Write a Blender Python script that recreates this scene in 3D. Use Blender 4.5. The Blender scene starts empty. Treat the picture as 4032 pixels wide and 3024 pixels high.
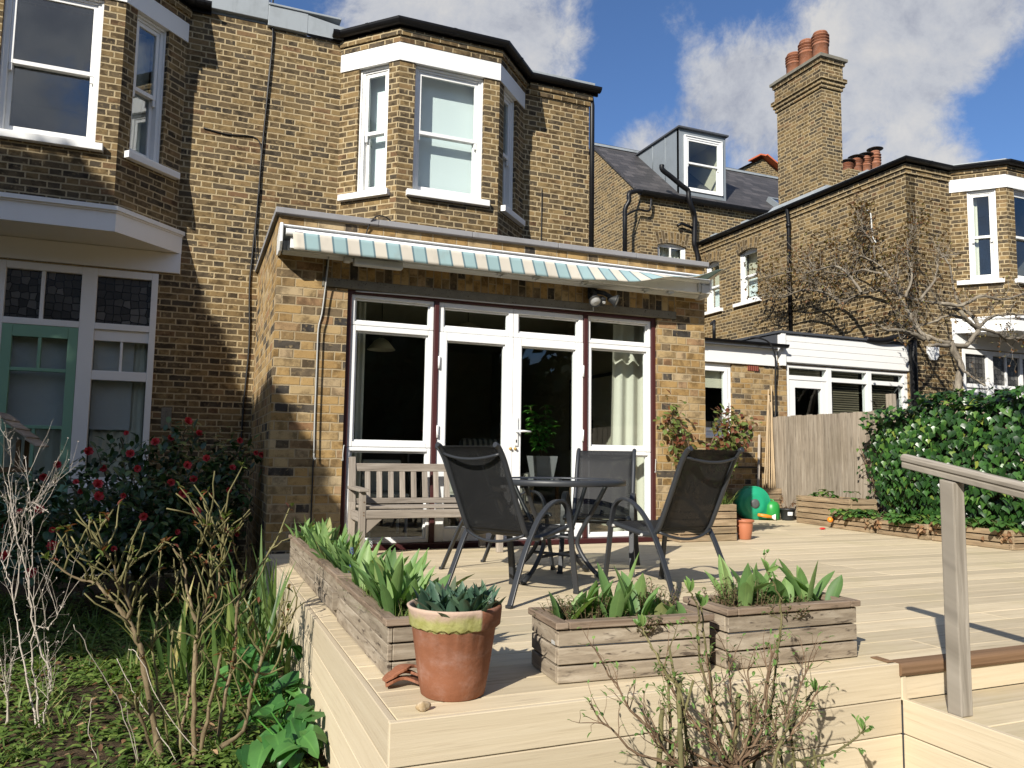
import bpy, math, random
import numpy as np
from mathutils import Vector, Matrix

R = random.Random(11)
scene = bpy.context.scene
col = scene.collection

# ---------------------------------------------------------------- camera
cam_d = bpy.data.cameras.new("camera")
cam = bpy.data.objects.new("camera", cam_d)
col.objects.link(cam)
scene.camera = cam
cam_d.sensor_width = 36.0
cam_d.lens = 3062.31 / 4032 * 36.0
cam_d.clip_start = 0.05
cam_d.clip_end = 2000


def cam_axes(yaw, pitch, roll):
    cy, sy = math.cos(yaw), math.sin(yaw)
    cp, sp = math.cos(pitch), math.sin(pitch)
    f = Vector((sy * cp, cy * cp, sp))
    r = Vector((cy, -sy, 0))
    u = r.cross(f)
    c, s = math.cos(roll), math.sin(roll)
    return c * r + s * u, c * u - s * r, f


_r, _u, _f = cam_axes(0.386980, 0.093804, 0.014522)
_m = Matrix((_r, _u, -_f)).transposed().to_4x4()
_m.translation = Vector((-0.57632, -6.62596, 0.78323))
cam.matrix_world = _m

# ---------------------------------------------------------------- sun, sky
SUN = Vector((-1.23, -1.08, 1.0)).normalized()      # towards the sun
sl = bpy.data.lights.new("sun", 'SUN')
sl.energy = 5.0
sl.angle = math.radians(0.53)
sl.color = (1.0, 0.94, 0.84)
so = bpy.data.objects.new("sun", sl)
col.objects.link(so)
so.rotation_euler = SUN.to_track_quat('Z', 'Y').to_euler()
so.location = SUN * 30

vs = scene.view_settings
scene.display_settings.display_device = 'sRGB'
vs.view_transform = 'Standard'
vs.look = 'None'
vs.gamma = 1.0
vs.exposure = 0.5
scene.cycles.max_bounces = 8
scene.cycles.diffuse_bounces = 3
scene.cycles.glossy_bounces = 4
scene.cycles.transmission_bounces = 4
scene.cycles.transparent_max_bounces = 16
scene.cycles.caustics_reflective = False
scene.cycles.caustics_refractive = False
scene.cycles.use_denoising = True


# ---------------------------------------------------------------- node helper
class NG:
    def __init__(s, tree):
        s.t = tree

    def n(s, typ, ins=None, **props):
        nd = s.t.nodes.new(typ)
        for k, v in props.items():
            setattr(nd, k, v)
        if ins:
            for k, v in ins.items():
                s.put(nd.inputs[k], v)
        return nd

    def put(s, sock, v):
        if isinstance(v, bpy.types.NodeSocket):
            s.t.links.new(v, sock)
        else:
            if isinstance(v, (tuple, list)) and len(v) == 3 and sock.type == 'RGBA':
                v = (*v, 1.0)
            sock.default_value = v

    def m(s, op, a, b=None, c=None, clamp=False):
        nd = s.t.nodes.new('ShaderNodeMath')
        nd.operation = op
        nd.use_clamp = clamp
        s.put(nd.inputs[0], a)
        if b is not None:
            s.put(nd.inputs[1], b)
        if c is not None:
            s.put(nd.inputs[2], c)
        return nd.outputs[0]

    def mix(s, f, a, b, blend='MIX'):
        nd = s.t.nodes.new('ShaderNodeMix')
        nd.data_type = 'RGBA'
        nd.blend_type = blend
        s.put(nd.inputs['Factor'], f)
        s.put(nd.inputs[6], a)
        s.put(nd.inputs[7], b)
        return nd.outputs[2]

    def ramp(s, f, stops, interp='LINEAR'):
        nd = s.t.nodes.new('ShaderNodeValToRGB')
        nd.color_ramp.interpolation = interp
        el = nd.color_ramp.elements
        while len(el) < len(stops):
            el.new(0.5)
        for e, (p, c) in zip(el, stops):
            e.position = p
            e.color = (*c, 1.0) if len(c) == 3 else c
        s.put(nd.inputs[0], f)
        return nd.outputs[0]

    def noise(s, vec, scale, detail=3.0, rough=0.55, dims='3D', dist=0.0):
        nd = s.n('ShaderNodeTexNoise', noise_dimensions=dims)
        s.put(nd.inputs['Vector'], vec)
        nd.inputs['Scale'].default_value = scale
        nd.inputs['Detail'].default_value = detail
        nd.inputs['Roughness'].default_value = rough
        nd.inputs['Distortion'].default_value = dist
        return nd.outputs[0]

    def xyz(s, x, y, z=0.0):
        nd = s.t.nodes.new('ShaderNodeCombineXYZ')
        s.put(nd.inputs[0], x)
        s.put(nd.inputs[1], y)
        s.put(nd.inputs[2], z)
        return nd.outputs[0]

    def sep(s, v):
        nd = s.t.nodes.new('ShaderNodeSeparateXYZ')
        s.put(nd.inputs[0], v)
        return nd.outputs

    def vm(s, op, a, b=None, scale=None):
        nd = s.t.nodes.new('ShaderNodeVectorMath')
        nd.operation = op
        s.put(nd.inputs[0], a)
        if b is not None:
            s.put(nd.inputs[1], b)
        if scale is not None:
            s.put(nd.inputs[3], scale)
        return nd.outputs[1] if op in ('LENGTH', 'DOT_PRODUCT', 'DISTANCE') else nd.outputs[0]

    def smooth(s, x, a, b):
        nd = s.n('ShaderNodeMapRange', interpolation_type='SMOOTHSTEP')
        s.put(nd.inputs[0], x)
        nd.inputs[1].default_value = a
        nd.inputs[2].default_value = b
        nd.inputs[3].default_value = 0.0
        nd.inputs[4].default_value = 1.0
        return nd.outputs[0]


# ---------------------------------------------------------------- world: blue sky with cumulus
world = bpy.data.worlds.new("World")
scene.world = world
world.use_nodes = True
wt = world.node_tree
wt.nodes.clear()
g = NG(wt)
sky = g.n('ShaderNodeTexSky', sky_type='NISHITA')
sky.sun_disc = False
sky.sun_elevation = math.asin(SUN.z)
sky.sun_rotation = math.atan2(SUN.x, SUN.y) % (2 * math.pi)
sky.air_density = 1.0
sky.dust_density = 0.6
sky.ozone_density = 2.2
tc = g.n('ShaderNodeTexCoord')
d = tc.outputs['Generated']
dx, dy, dz = g.sep(d)


def cloud_density(vec):
    warp = g.n('ShaderNodeTexNoise')
    g.put(warp.inputs['Vector'], vec)
    warp.inputs['Scale'].default_value = 5.0
    warp.inputs['Detail'].default_value = 3.0
    w = g.vm('SCALE', g.vm('SUBTRACT', warp.outputs[1], (0.5, 0.5, 0.5)), scale=0.10)
    v = g.vm('ADD', vec, w)
    big = g.noise(v, 2.6, 2.0, 0.5)
    fine = g.noise(v, 9.0, 10.0, 0.66)
    return g.m('ADD', g.m('MULTIPLY', big, 0.42), g.m('MULTIPLY', fine, 0.58))


# a few large banks of cloud and gaps of blue (directions in the sky)
def bank(vec, az, el, wid, amp):
    a, e = math.radians(az), math.radians(el)
    c = (math.sin(a) * math.cos(e), math.cos(a) * math.cos(e), math.sin(e))
    dd = g.vm('DISTANCE', vec, c)
    f = g.m('POWER', 2.718, g.m('MULTIPLY', g.m('POWER', g.m('DIVIDE', dd, wid), 2.0), -1.0))
    return g.m('MULTIPLY', f, amp)


BANKS = [  # azimuth, elevation, width, strength
    (7.5, 30.4, 0.080, 0.06),
    (14.4, 29.7, 0.090, 0.10),
    (22.6, 29.7, 0.090, 0.10),
    (26.2, 28.6, 0.050, 0.06),
    (37.6, 25.0, 0.070, 0.13),
    (32.9, 22.9, 0.060, 0.10),
    (40.2, 27.3, 0.060, 0.10),
    (29.4, 22.8, 0.040, 0.06),
    (40.1, 22.1, 0.070, 0.10),
    (46.2, 28.1, 0.080, 0.11),
    (51.0, 26.4, 0.090, 0.11),
    (49.0, 24.1, 0.070, 0.08),
    (55.0, 26.2, 0.080, 0.10),
    (53.0, 20.0, 0.080, 0.08),
    (48.0, 20.5, 0.060, 0.06),
    (34.9, 28.7, 0.060, 0.03),
    (29.6, 25.8, 0.045, -0.23),
    (32.2, 26.9, 0.045, -0.18),
    (28.4, 23.4, 0.035, -0.14),
    (31.1, 29.8, 0.045, -0.09),
    (39.0, 30.3, 0.050, -0.11),
    (37.0, 29.3, 0.030, -0.05),
    (55.8, 21.4, 0.050, -0.22),
    (53.0, 22.1, 0.035, -0.13),
    (47.8, 22.2, 0.040, -0.11),
    (5.8, 30.4, 0.030, -0.11),
    (26.9, 31.1, 0.040, -0.05),
    (-170.5, 26.5, 0.050, 0.28),
    (-168.0, 20.0, 0.050, 0.28),
    (163.0, 24.5, 0.130, 0.20),
    (-101.0, 22.5, 0.140, 0.20),
    (35.0, 30.0, 0.07, 0.08),
    (30.5, 27.8, 0.03, 0.07),
]
dens = cloud_density(d)
for b in BANKS:
    dens = g.m('ADD', dens, bank(d, *b))
mask = g.smooth(dens, 0.46, 0.63)
shifted = g.vm('ADD', d, tuple(SUN * 0.045))
lit = g.m('SUBTRACT', cloud_density(d), cloud_density(shifted))
lum = g.m('ADD', g.m('MULTIPLY', lit, 2.2), 0.74)
thick = g.smooth(dens, 0.62, 0.95)
lum = g.m('SUBTRACT', lum, g.m('MULTIPLY', thick, 0.22))
ccol = g.ramp(lum, [(0.0, (0.36, 0.39, 0.48)), (0.45, (0.50, 0.53, 0.63)), (0.75, (0.80, 0.82, 0.87)), (1.0, (1.0, 0.98, 0.95))])
skyc = g.vm('SCALE', g.mix(1.0, sky.outputs[0], (0.66, 0.84, 1.10), 'MULTIPLY'), scale=0.085)
allc = g.mix(g.m('MULTIPLY', mask, 0.93), skyc, g.vm('SCALE', ccol, scale=0.50))
bg = g.n('ShaderNodeBackground', {'Color': allc, 'Strength': 1.0})
wo = g.n('ShaderNodeOutputWorld')
wt.links.new(bg.outputs[0], wo.inputs[0])


# ---------------------------------------------------------------- mesh builder
ROOT = {}


class MB:
    """collects polygons; build() links them as one mesh object"""

    def __init__(s):
        s.v, s.f, s.uv, s.rnd, s.mi, s.sm = [], [], [], [], [], []

    def face(s, idx, uvs, rnd=0.5, mi=0, smooth=False):
        s.f.append(tuple(idx))
        s.uv.extend(uvs)
        s.rnd.append(rnd)
        s.mi.append(mi)
        s.sm.append(smooth)

    def poly(s, pts, rnd=0.5, mi=0, smooth=False, uvs=None):
        i0 = len(s.v)
        s.v.extend([tuple(p) for p in pts])
        if uvs is None:
            n = normal_of(pts)
            uvs = [boxuv(p, n) for p in pts]
        s.face(range(i0, i0 + len(pts)), uvs, rnd, mi, smooth)

    def grid(s, rows, closed=False, rnd=0.5, mi=0, smooth=True, uvs=None, caps=False):
        """rows: lists of points, all the same length"""
        i0 = len(s.v)
        k = len(rows[0])
        for r in rows:
            s.v.extend([tuple(p) for p in r])
        for i in range(len(rows) - 1):
            for j in range(k if closed else k - 1):
                a, b = i * k + j, i * k + (j + 1) % k
                c, e = (i + 1) * k + (j + 1) % k, (i + 1) * k + j
                idx = (i0 + a, i0 + b, i0 + c, i0 + e)
                if uvs:
                    u = [uvs[i][j], uvs[i][(j + 1) % k] if j + 1 < k else (uvs[i][j][0] + 0.02, uvs[i][j][1]),
                         uvs[i + 1][(j + 1) % k] if j + 1 < k else (uvs[i + 1][j][0] + 0.02, uvs[i + 1][j][1]), uvs[i + 1][j]]
                else:
                    u = [(j / k, i * 0.1), ((j + 1) / k, i * 0.1), ((j + 1) / k, (i + 1) * 0.1), (j / k, (i + 1) * 0.1)]
                s.face(idx, u, rnd, mi, smooth)
        if caps:
            for i, fl in ((0, True), (len(rows) - 1, False)):
                ring = [i0 + i * k + j for j in range(k)]
                if fl:
                    ring = ring[::-1]
                s.face(ring, [(s.v[q][0], s.v[q][1]) for q in ring], rnd, mi, False)

    def box(s, c, size, rot=None, grain=None, rnd=None, mi=0):
        hx, hy, hz = size[0] / 2, size[1] / 2, size[2] / 2
        if rnd is None:
            rnd = R.random()
        c = Vector(c)
        co = [Vector((x, y, z)) for x in (-hx, hx) for y in (-hy, hy) for z in (-hz, hz)]
        W = [(rot @ p if rot else p) + c for p in co]
        i0 = len(s.v)
        s.v.extend([tuple(p) for p in W])
        ou, ov = R.random() * 7, R.random() * 7
        for idx, ax in (((0, 1, 3, 2), 0), ((4, 6, 7, 5), 0), ((0, 4, 5, 1), 1), ((2, 3, 7, 6), 1), ((0, 2, 6, 4), 2), ((1, 5, 7, 3), 2)):
            if grain is None:
                n = normal_of([W[q] for q in idx])
                u = [boxuv(W[q], n) for q in idx]
            else:
                oth = [a for a in (0, 1, 2) if a != ax]
                if grain in oth:
                    ua = grain
                    va = [a for a in oth if a != grain][0]
                else:
                    ua, va = oth
                u = [(co[q][ua] + ou, co[q][va] + ov + (0.31 if ax == 1 else 0.0)) for q in idx]
            s.face([i0 + q for q in idx], u, rnd, mi)

    def b2(s, x0, x1, y0, y1, z0, z1, **k):
        s.box(((x0 + x1) / 2, (y0 + y1) / 2, (z0 + z1) / 2), (abs(x1 - x0), abs(y1 - y0), abs(z1 - z0)), **k)

    def bf(s, F, a0, a1, d0, d1, z0, z1, **k):
        """box in a wall frame F: a along the wall, d outwards, z up"""
        c = F.p((a0 + a1) / 2, (d0 + d1) / 2, (z0 + z1) / 2)
        s.box(c, (abs(a1 - a0), abs(d1 - d0), abs(z1 - z0)), rot=F.rot, **k)

    def bar(s, a, b, w, h, up=(0, 0, 1), **k):
        """rectangular bar from a to b: w sideways, h along up"""
        a, b = Vector(a), Vector(b)
        x = (b - a)
        L = x.length
        x.normalize()
        y = Vector(up).cross(x)
        if y.length < 1e-5:
            y = Vector((0, 1, 0)).cross(x)
        y.normalize()
        z = x.cross(y)
        rot = Matrix((x, y, z)).transposed()
        k.setdefault('grain', 0)
        s.box((a + b) / 2, (L, w, h), rot=rot, **k)

    def tube(s, pts, rad, sides=8, caps=True, rnd=None, mi=0, smooth=True, flat=None):
        """swept tube; rad a number or one per point; flat=(w,h,up) sweeps a flat bar"""
        pts = [Vector(p) for p in pts]
        n = len(pts)
        rads = [rad] * n if not hasattr(rad, '__len__') else rad
        if rnd is None:
            rnd = R.random()
        rows, uvs = [], []
        nrm = None
        L = 0.0
        for i in range(n):
            t = (pts[min(i + 1, n - 1)] - pts[max(i - 1, 0)])
            if t.length < 1e-9:
                t = Vector((0, 0, 1))
            t.normalize()
            if nrm is None:
                ref = Vector((0, 0, 1)) if abs(t.z) < 0.9 else Vector((1, 0, 0))
                nrm = (ref - t * ref.dot(t)).normalized()
            else:
                nrm = nrm - t * nrm.dot(t)
                if nrm.length < 1e-6:
                    nrm = t.orthogonal()
                nrm.normalize()
            bi = t.cross(nrm)
            if i:
                L += (pts[i] - pts[i - 1]).length
            r = rads[i]
            rows.append([pts[i] + (nrm * math.cos(q) + bi * math.sin(q)) * r for q in [2 * math.pi * j / sides for j in range(sides)]])
            uvs.append([(L, 2 * math.pi * r * j / sides) for j in range(sides)])
        s.grid(rows, closed=True, rnd=rnd, mi=mi, smooth=smooth, uvs=uvs, caps=caps)

    def sweep(s, pts, prof, side, rnd=None, mi=0, smooth=False, caps=True):
        """sweep a closed 2D profile [(a,b)] along pts; a along 'side' vector, b along side x tangent"""
        pts = [Vector(p) for p in pts]
        side = Vector(side).normalized()
        rows, uvs = [], []
        n = len(pts)
        L = 0
        if rnd is None:
            rnd = R.random()
        for i in range(n):
            t = (pts[min(i + 1, n - 1)] - pts[max(i - 1, 0)]).normalized()
            b = side.cross(t).normalized()
            if i:
                L += (pts[i] - pts[i - 1]).length
            rows.append([pts[i] + side * p[0] + b * p[1] for p in prof])
            uvs.append([(L, p[0] + p[1]) for p in prof])
        s.grid(rows, closed=True, rnd=rnd, mi=mi, smooth=smooth, uvs=uvs, caps=caps)

    def lathe(s, c, prof, seg=32, mi=0, rnd=0.5, smooth=True):
        c = Vector(c)
        rows, uvs = [], []
        for i, (r, z) in enumerate(prof):
            rows.append([c + Vector((r * math.cos(2 * math.pi * j / seg), r * math.sin(2 * math.pi * j / seg), z)) for j in range(seg)])
            uvs.append([(j / seg * 2 * math.pi * 0.15, z) for j in range(seg)])
        s.grid(rows, closed=True, rnd=rnd, mi=mi, smooth=smooth, uvs=uvs)

    def leaf(s, base, d, up, L, W, curl=0.4, seg=5, fold=0.25, rnd=None, shape='lance', twist=0.0, mi=0):
        """blade from base along d, upper side up, bending down by curl (radians)"""
        d = Vector(d).normalized()
        up = Vector(up)
        side = d.cross(up)
        if side.length < 1e-4:
            side = d.orthogonal()
        side.normalize()
        up = side.cross(d).normalized()
        if rnd is None:
            rnd = R.random()
        p = Vector(base)
        rows, uvs = [], []
        for i in range(seg + 1):
            t = i / seg
            if shape == 'lance':
                w = W * (0.36 + 0.64 * math.sin(math.pi * min(t, 0.5)) if t < 0.5 else max(0.02, 1 - ((t - 0.5) / 0.5) ** 2.1))
            elif shape == 'strap':
                w = W * (1 - t ** 3) if t < 1 else W * 0.03
            elif shape == 'oval':
                w = W * max(0.03, math.sin(math.pi * (0.06 + 0.94 * t)) ** 0.7)
            else:  # heart
                w = W * max(0.03, (1 - t) ** 0.65 * (1.0 if t > 0.05 else 0.75))
            an = -curl * t
            dd = d * math.cos(an) + up * math.sin(an)
            uu = up * math.cos(an) - d * math.sin(an)
            sd = side
            if twist:
                sd = side * math.cos(twist * t) + uu * math.sin(twist * t)
                uu = uu * math.cos(twist * t) - side * math.sin(twist * t)
            if i:
                p = p + dd * (L / seg)
            rows.append([p - sd * w / 2 + uu * fold * w, p, p + sd * w / 2 + uu * fold * w])
            uvs.append([(0.0, t), (0.5, t), (1.0, t)])
        s.grid(rows, rnd=rnd, mi=mi, smooth=True, uvs=uvs)

    def build(s, name, mats, parent=None, loc=None, bevel=0.0, seg=2, label=None):
        me = bpy.data.meshes.new(name)
        if parent is not None:
            o0 = ROOT[parent.name]
        elif loc is not None:
            o0 = Vector(loc)
        else:
            a = np.array(s.v)
            o0 = Vector(((a[:, 0].min() + a[:, 0].max()) / 2, (a[:, 1].min() + a[:, 1].max()) / 2, a[:, 2].min()))
        ox, oy, oz = o0
        me.from_pydata([(x - ox, y - oy, z - oz) for x, y, z in s.v], [], s.f)
        ul = me.uv_layers.new(name="UVMap")
        ul.data.foreach_set('uv', np.array(s.uv, dtype=np.float32).ravel())
        at = me.attributes.new('rnd', 'FLOAT', 'FACE')
        at.data.foreach_set('value', np.array(s.rnd, dtype=np.float32))
        me.polygons.foreach_set('material_index', np.array(s.mi, dtype=np.int32))
        me.polygons.foreach_set('use_smooth', np.array(s.sm, dtype=bool))
        for m in (mats if isinstance(mats, (list, tuple)) else [mats]):
            me.materials.append(m)
        me.update()
        o = bpy.data.objects.new(name, me)
        col.objects.link(o)
        if parent is not None:
            o.parent = parent
        else:
            o.location = o0
        ROOT[o.name] = o0
        if bevel:
            bm = o.modifiers.new('bevel', 'BEVEL')
            bm.width = bevel
            bm.segments = seg
            bm.limit_method = 'ANGLE'
            bm.angle_limit = math.radians(50)
        if label:
            o['label'] = label
        return o


def normal_of(pts):
    p = [Vector(q) for q in pts]
    n = Vector((0, 0, 0))
    for i in range(len(p)):
        a, b = p[i], p[(i + 1) % len(p)]
        n += Vector(((a.y - b.y) * (a.z + b.z), (a.z - b.z) * (a.x + b.x), (a.x - b.x) * (a.y + b.y)))
    return n.normalized() if n.length > 1e-12 else Vector((0, 0, 1))


def boxuv(p, n):
    if abs(n[2]) > 0.8:
        return (p[0], p[1])
    h = math.hypot(n[0], n[1])
    tx, ty = -n[1] / h, n[0] / h
    if abs(n[2]) > 0.15:      # slope: v runs up the slope
        dn = (n[0] / h, n[1] / h)
        run = -(p[0] * dn[0] + p[1] * dn[1])
        return (p[0] * tx + p[1] * ty, p[2] / max(0.2, h))
    return (p[0] * tx + p[1] * ty, p[2])


class Frame:
    """wall frame: P origin (x, y), u direction left to right seen from outside"""

    def __init__(s, P, u):
        s.P = Vector((P[0], P[1], 0))
        s.u = Vector((u[0], u[1], 0)).normalized()
        s.n = Vector((s.u.y, -s.u.x, 0))
        s.rot = Matrix((s.u, -s.n, Vector((0, 0, 1)))).transposed()

    def p(s, a, d, z):
        return s.P + s.u * a + s.n * d + Vector((0, 0, z))


def thing(name, loc, label, cat, group=None):
    o = bpy.data.objects.new(name, None)
    o.empty_display_size = 0.1
    col.objects.link(o)
    o.location = loc
    ROOT[o.name] = Vector(loc)
    return tag(o, label, cat, group)


def tag(o, label, cat, group=None, kind=None):
    if label:
        o['label'] = label
    if cat:
        o['category'] = cat
    if group:
        o['group'] = group
    if kind:
        o['kind'] = kind
    return o


def structure(o):
    o['kind'] = 'structure'
    return o


def dup(root, loc, rotz, label=None):
    r = root.copy()
    col.objects.link(r)
    r.location = loc
    r.rotation_euler = (0, 0, rotz)
    ROOT[r.name] = Vector(loc)
    if label:
        r['label'] = label
    for ch in root.children:
        c = ch.copy()
        col.objects.link(c)
        c.parent = r
        for gc in ch.children:
            e = gc.copy()
            col.objects.link(e)
            e.parent = c
    return r


def lerp(a, b, t):
    return a + (b - a) * t


def spline(pts, n):
    """Catmull-Rom through pts, n samples per span"""
    P = [Vector(p) for p in pts]
    out = []
    for i in range(len(P) - 1):
        p0, p1, p2, p3 = P[max(i - 1, 0)], P[i], P[i + 1], P[min(i + 2, len(P) - 1)]
        for k in range(n):
            t = k / n
            out.append(0.5 * ((2 * p1) + (p2 - p0) * t + (2 * p0 - 5 * p1 + 4 * p2 - p3) * t * t + (3 * p1 - p0 - 3 * p2 + p3) * t ** 3))
    out.append(P[-1])
    return out


def rvec(a=1.0):
    return Vector((R.uniform(-a, a), R.uniform(-a, a), R.uniform(-a, a)))


# ================================================================ materials
def new_mat(name):
    m = bpy.data.materials.new(name)
    m.use_nodes = True
    t = m.node_tree
    t.nodes.clear()
    return m, NG(t)


def finish(gg, shader):
    o = gg.n('ShaderNodeOutputMaterial')
    gg.t.links.new(shader, o.inputs[0])


def pbsdf(gg, color, rough=0.6, spec=0.5, metal=0.0, bump=None, bd=0.3, bdist=0.01, coat=0.0):
    p = gg.n('ShaderNodeBsdfPrincipled')
    gg.put(p.inputs['Base Color'], color)
    gg.put(p.inputs['Roughness'], rough)
    gg.put(p.inputs['Metallic'], metal)
    gg.put(p.inputs['Specular IOR Level'], spec)
    if coat:
        p.inputs['Coat Weight'].default_value = coat
    if bump is not None:
        b = gg.n('ShaderNodeBump')
        b.inputs['Strength'].default_value = bd
        b.inputs['Distance'].default_value = bdist
        gg.put(b.inputs['Height'], bump)
        gg.t.links.new(b.outputs[0], p.inputs['Normal'])
    return p.outputs[0]


def uvxy(gg):
    return gg.n('ShaderNodeTexCoord').outputs['UV']


def obj_co(gg):
    return gg.n('ShaderNodeTexCoord').outputs['Object']


def rnd_attr(gg):
    return gg.n('ShaderNodeAttribute', attribute_name='rnd').outputs['Fac']


def brick_mat(name, stops, mortar, joint=0.0085, soot=0.35, soldier=False, bump=0.6, sootc=(0.05, 0.045, 0.04), row=0.075, blotch=0.85):
    m, gg = new_mat(name)
    uv = uvxy(gg)
    nz = gg.n('ShaderNodeTexNoise')
    gg.put(nz.inputs['Vector'], uv)
    nz.inputs['Scale'].default_value = 14.0
    nz.inputs['Detail'].default_value = 3.0
    wob = gg.vm('SCALE', gg.vm('SUBTRACT', nz.outputs[1], (0.5, 0.5, 0.5)), scale=0.011)
    su, sv, _ = gg.sep(gg.vm('ADD', uv, wob))
    if soldier:
        su, sv = sv, su
        su = gg.m('ADD', su, 0.13)
    r_ = gg.m('FLOOR', gg.m('DIVIDE', sv, row))
    fv = gg.m('SUBTRACT', sv, gg.m('MULTIPLY', r_, row))
    odd = gg.m('MODULO', gg.m('ABSOLUTE', r_), 2.0)
    wr = gg.n('ShaderNodeTexWhiteNoise', noise_dimensions='1D')
    gg.put(wr.inputs['W'], r_)
    up = gg.m('ADD', gg.m('ADD', su, gg.m('MULTIPLY', odd, 0.16875)), gg.m('MULTIPLY', wr.outputs[0], 0.035))
    P = 0.3375
    cell = gg.m('FLOOR', gg.m('DIVIDE', up, P))
    fu = gg.m('SUBTRACT', up, gg.m('MULTIPLY', cell, P))
    isH = gg.m('GREATER_THAN', fu, 0.225)
    lu = gg.m('SUBTRACT', fu, gg.m('MULTIPLY', isH, 0.225))
    ln = gg.m('SUBTRACT', 0.225, gg.m('MULTIPLY', isH, 0.1125))
    du = gg.m('MINIMUM', lu, gg.m('SUBTRACT', ln, lu))
    dv = gg.m('MINIMUM', fv, gg.m('SUBTRACT', row, fv))
    dist = gg.m('MINIMUM', du, dv)
    edge = gg.noise(uv, 55.0, 2.0)
    dist = gg.m('SUBTRACT', dist, gg.m('MULTIPLY', gg.m('SUBTRACT', edge, 0.5), 0.006))
    mask = gg.smooth(dist, joint * 0.5 - 0.0015, joint * 0.5 + 0.002)
    wid = gg.n('ShaderNodeTexWhiteNoise', noise_dimensions='3D')
    gg.put(wid.inputs['Vector'], gg.xyz(gg.m('ADD', gg.m('MULTIPLY', cell, 2.0), isH), r_, 0.0))
    bc = gg.ramp(wid.outputs[0], stops)
    # patches inside a brick
    blot = gg.noise(gg.vm('ADD', uv, gg.vm('SCALE', wid.outputs[1], scale=3.0)), 7.5, 5.0, 0.62)
    bc = gg.mix(gg.m('MULTIPLY', gg.smooth(blot, 0.43, 0.66), blotch), bc, gg.mix(1.0, bc, (0.30, 0.29, 0.29), 'MULTIPLY'))
    pale = gg.noise(uv, 19.0, 5.0, 0.6)
    bc = gg.mix(gg.m('MULTIPLY', gg.smooth(pale, 0.54, 0.72), 0.45), bc, (0.50, 0.37, 0.19))
    pit = gg.noise(uv, 130.0, 1.0)
    bc = gg.mix(gg.m('MULTIPLY', gg.smooth(pit, 0.66, 0.74), 0.75), bc, (0.03, 0.022, 0.018))
    big = gg.noise(uv, 0.8, 5.0, 0.6)
    sm_ = gg.smooth(big, 0.38, 0.66)
    mo = gg.mix(gg.noise(uv, 9.0, 4.0), tuple(c * 0.66 for c in mortar), tuple(min(1, c * 1.22) for c in mortar))
    c = gg.mix(mask, mo, bc)
    c = gg.mix(gg.m('MULTIPLY', sm_, soot), c, gg.mix(1.0, c, tuple(x * 8 for x in sootc), 'MULTIPLY'))
    hgt = gg.m('ADD', gg.m('MULTIPLY', mask, 1.0), gg.m('ADD', gg.m('MULTIPLY', blot, 0.5), gg.m('MULTIPLY', wid.outputs[0], 0.35)))
    finish(gg, pbsdf(gg, c, 0.88, 0.2, bump=hgt, bd=bump, bdist=0.008))
    return m


OLD = [(0.0, (0.072, 0.058, 0.040)), (0.2, (0.110, 0.083, 0.050)), (0.45, (0.155, 0.110, 0.056)), (0.7, (0.20, 0.138, 0.063)), (0.9, (0.26, 0.180, 0.082)), (1.0, (0.17, 0.10, 0.052))]
YEL = [(0.0, (0.045, 0.042, 0.04)), (0.08, (0.095, 0.08, 0.062)), (0.18, (0.21, 0.15, 0.082)), (0.36, (0.345, 0.220, 0.088)), (0.6, (0.41, 0.272, 0.115)),
       (0.8, (0.42, 0.315, 0.17)), (0.9, (0.30, 0.17, 0.085)), (1.0, (0.48, 0.38, 0.23))]
M = {}
M['brick'] = brick_mat('stock_brick', OLD, (0.45, 0.36, 0.215), joint=0.0135, soot=0.34, row=0.0667)
M['brick_yellow'] = brick_mat('yellow_brick', YEL, (0.40, 0.315, 0.195), joint=0.0105, soot=0.22, blotch=0.75)
M['brick_soldier'] = brick_mat('soldier_brick', YEL, (0.30, 0.24, 0.16), joint=0.0105, soot=0.25, soldier=True)
M['brick_arch'] = brick_mat('arch_brick', OLD, (0.36, 0.29, 0.19), joint=0.010, soot=0.2, soldier=True)


def paint_mat(name, c, rough=0.45, dirt=0.12, spec=0.5, bump=0.0):
    m, gg = new_mat(name)
    o = obj_co(gg)
    n1 = gg.noise(o, 3.0, 5.0, 0.65)
    n2 = gg.noise(gg.vm('MULTIPLY', o, (14, 14, 2.0)), 1.0, 4.0, 0.6)
    f = gg.m('MULTIPLY', gg.m('ADD', gg.smooth(n1, 0.45, 0.8), gg.smooth(n2, 0.5, 0.85)), dirt)
    cc = gg.mix(f, c, tuple(x * 0.55 + 0.02 for x in c))
    rr = gg.m('ADD', gg.m('MULTIPLY', n1, 0.25), rough - 0.12)
    finish(gg, pbsdf(gg, cc, rr, spec, bump=gg.noise(o, 40.0, 3.0) if bump else None, bd=bump, bdist=0.004))
    return m


M['white'] = paint_mat('white_paint', (0.80, 0.80, 0.78), 0.45, 0.08)
M['upvc'] = paint_mat('white_plastic', (0.80, 0.81, 0.81), 0.28, 0.06)
M['whitewash'] = paint_mat('white_render', (0.72, 0.72, 0.69), 0.7, 0.16, bump=0.2)
M['black_pipe'] = paint_mat('black_gutter_plastic', (0.006, 0.006, 0.007), 0.42, 0.2, spec=0.3)
M['green_paint'] = paint_mat('sage_green_paint', (0.20, 0.38, 0.265), 0.5, 0.14)
M['maroon'] = paint_mat('maroon_stained_timber', (0.055, 0.012, 0.012), 0.5, 0.25)
M['lead'] = paint_mat('lead_sheet', (0.30, 0.33, 0.35), 0.55, 0.55, bump=0.15)
M['zinc'] = paint_mat('zinc_cladding', (0.20, 0.225, 0.245), 0.5, 0.4)
M['coping'] = paint_mat('grey_coping_stone', (0.25, 0.25, 0.26), 0.75, 0.35, bump=0.2)
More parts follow.
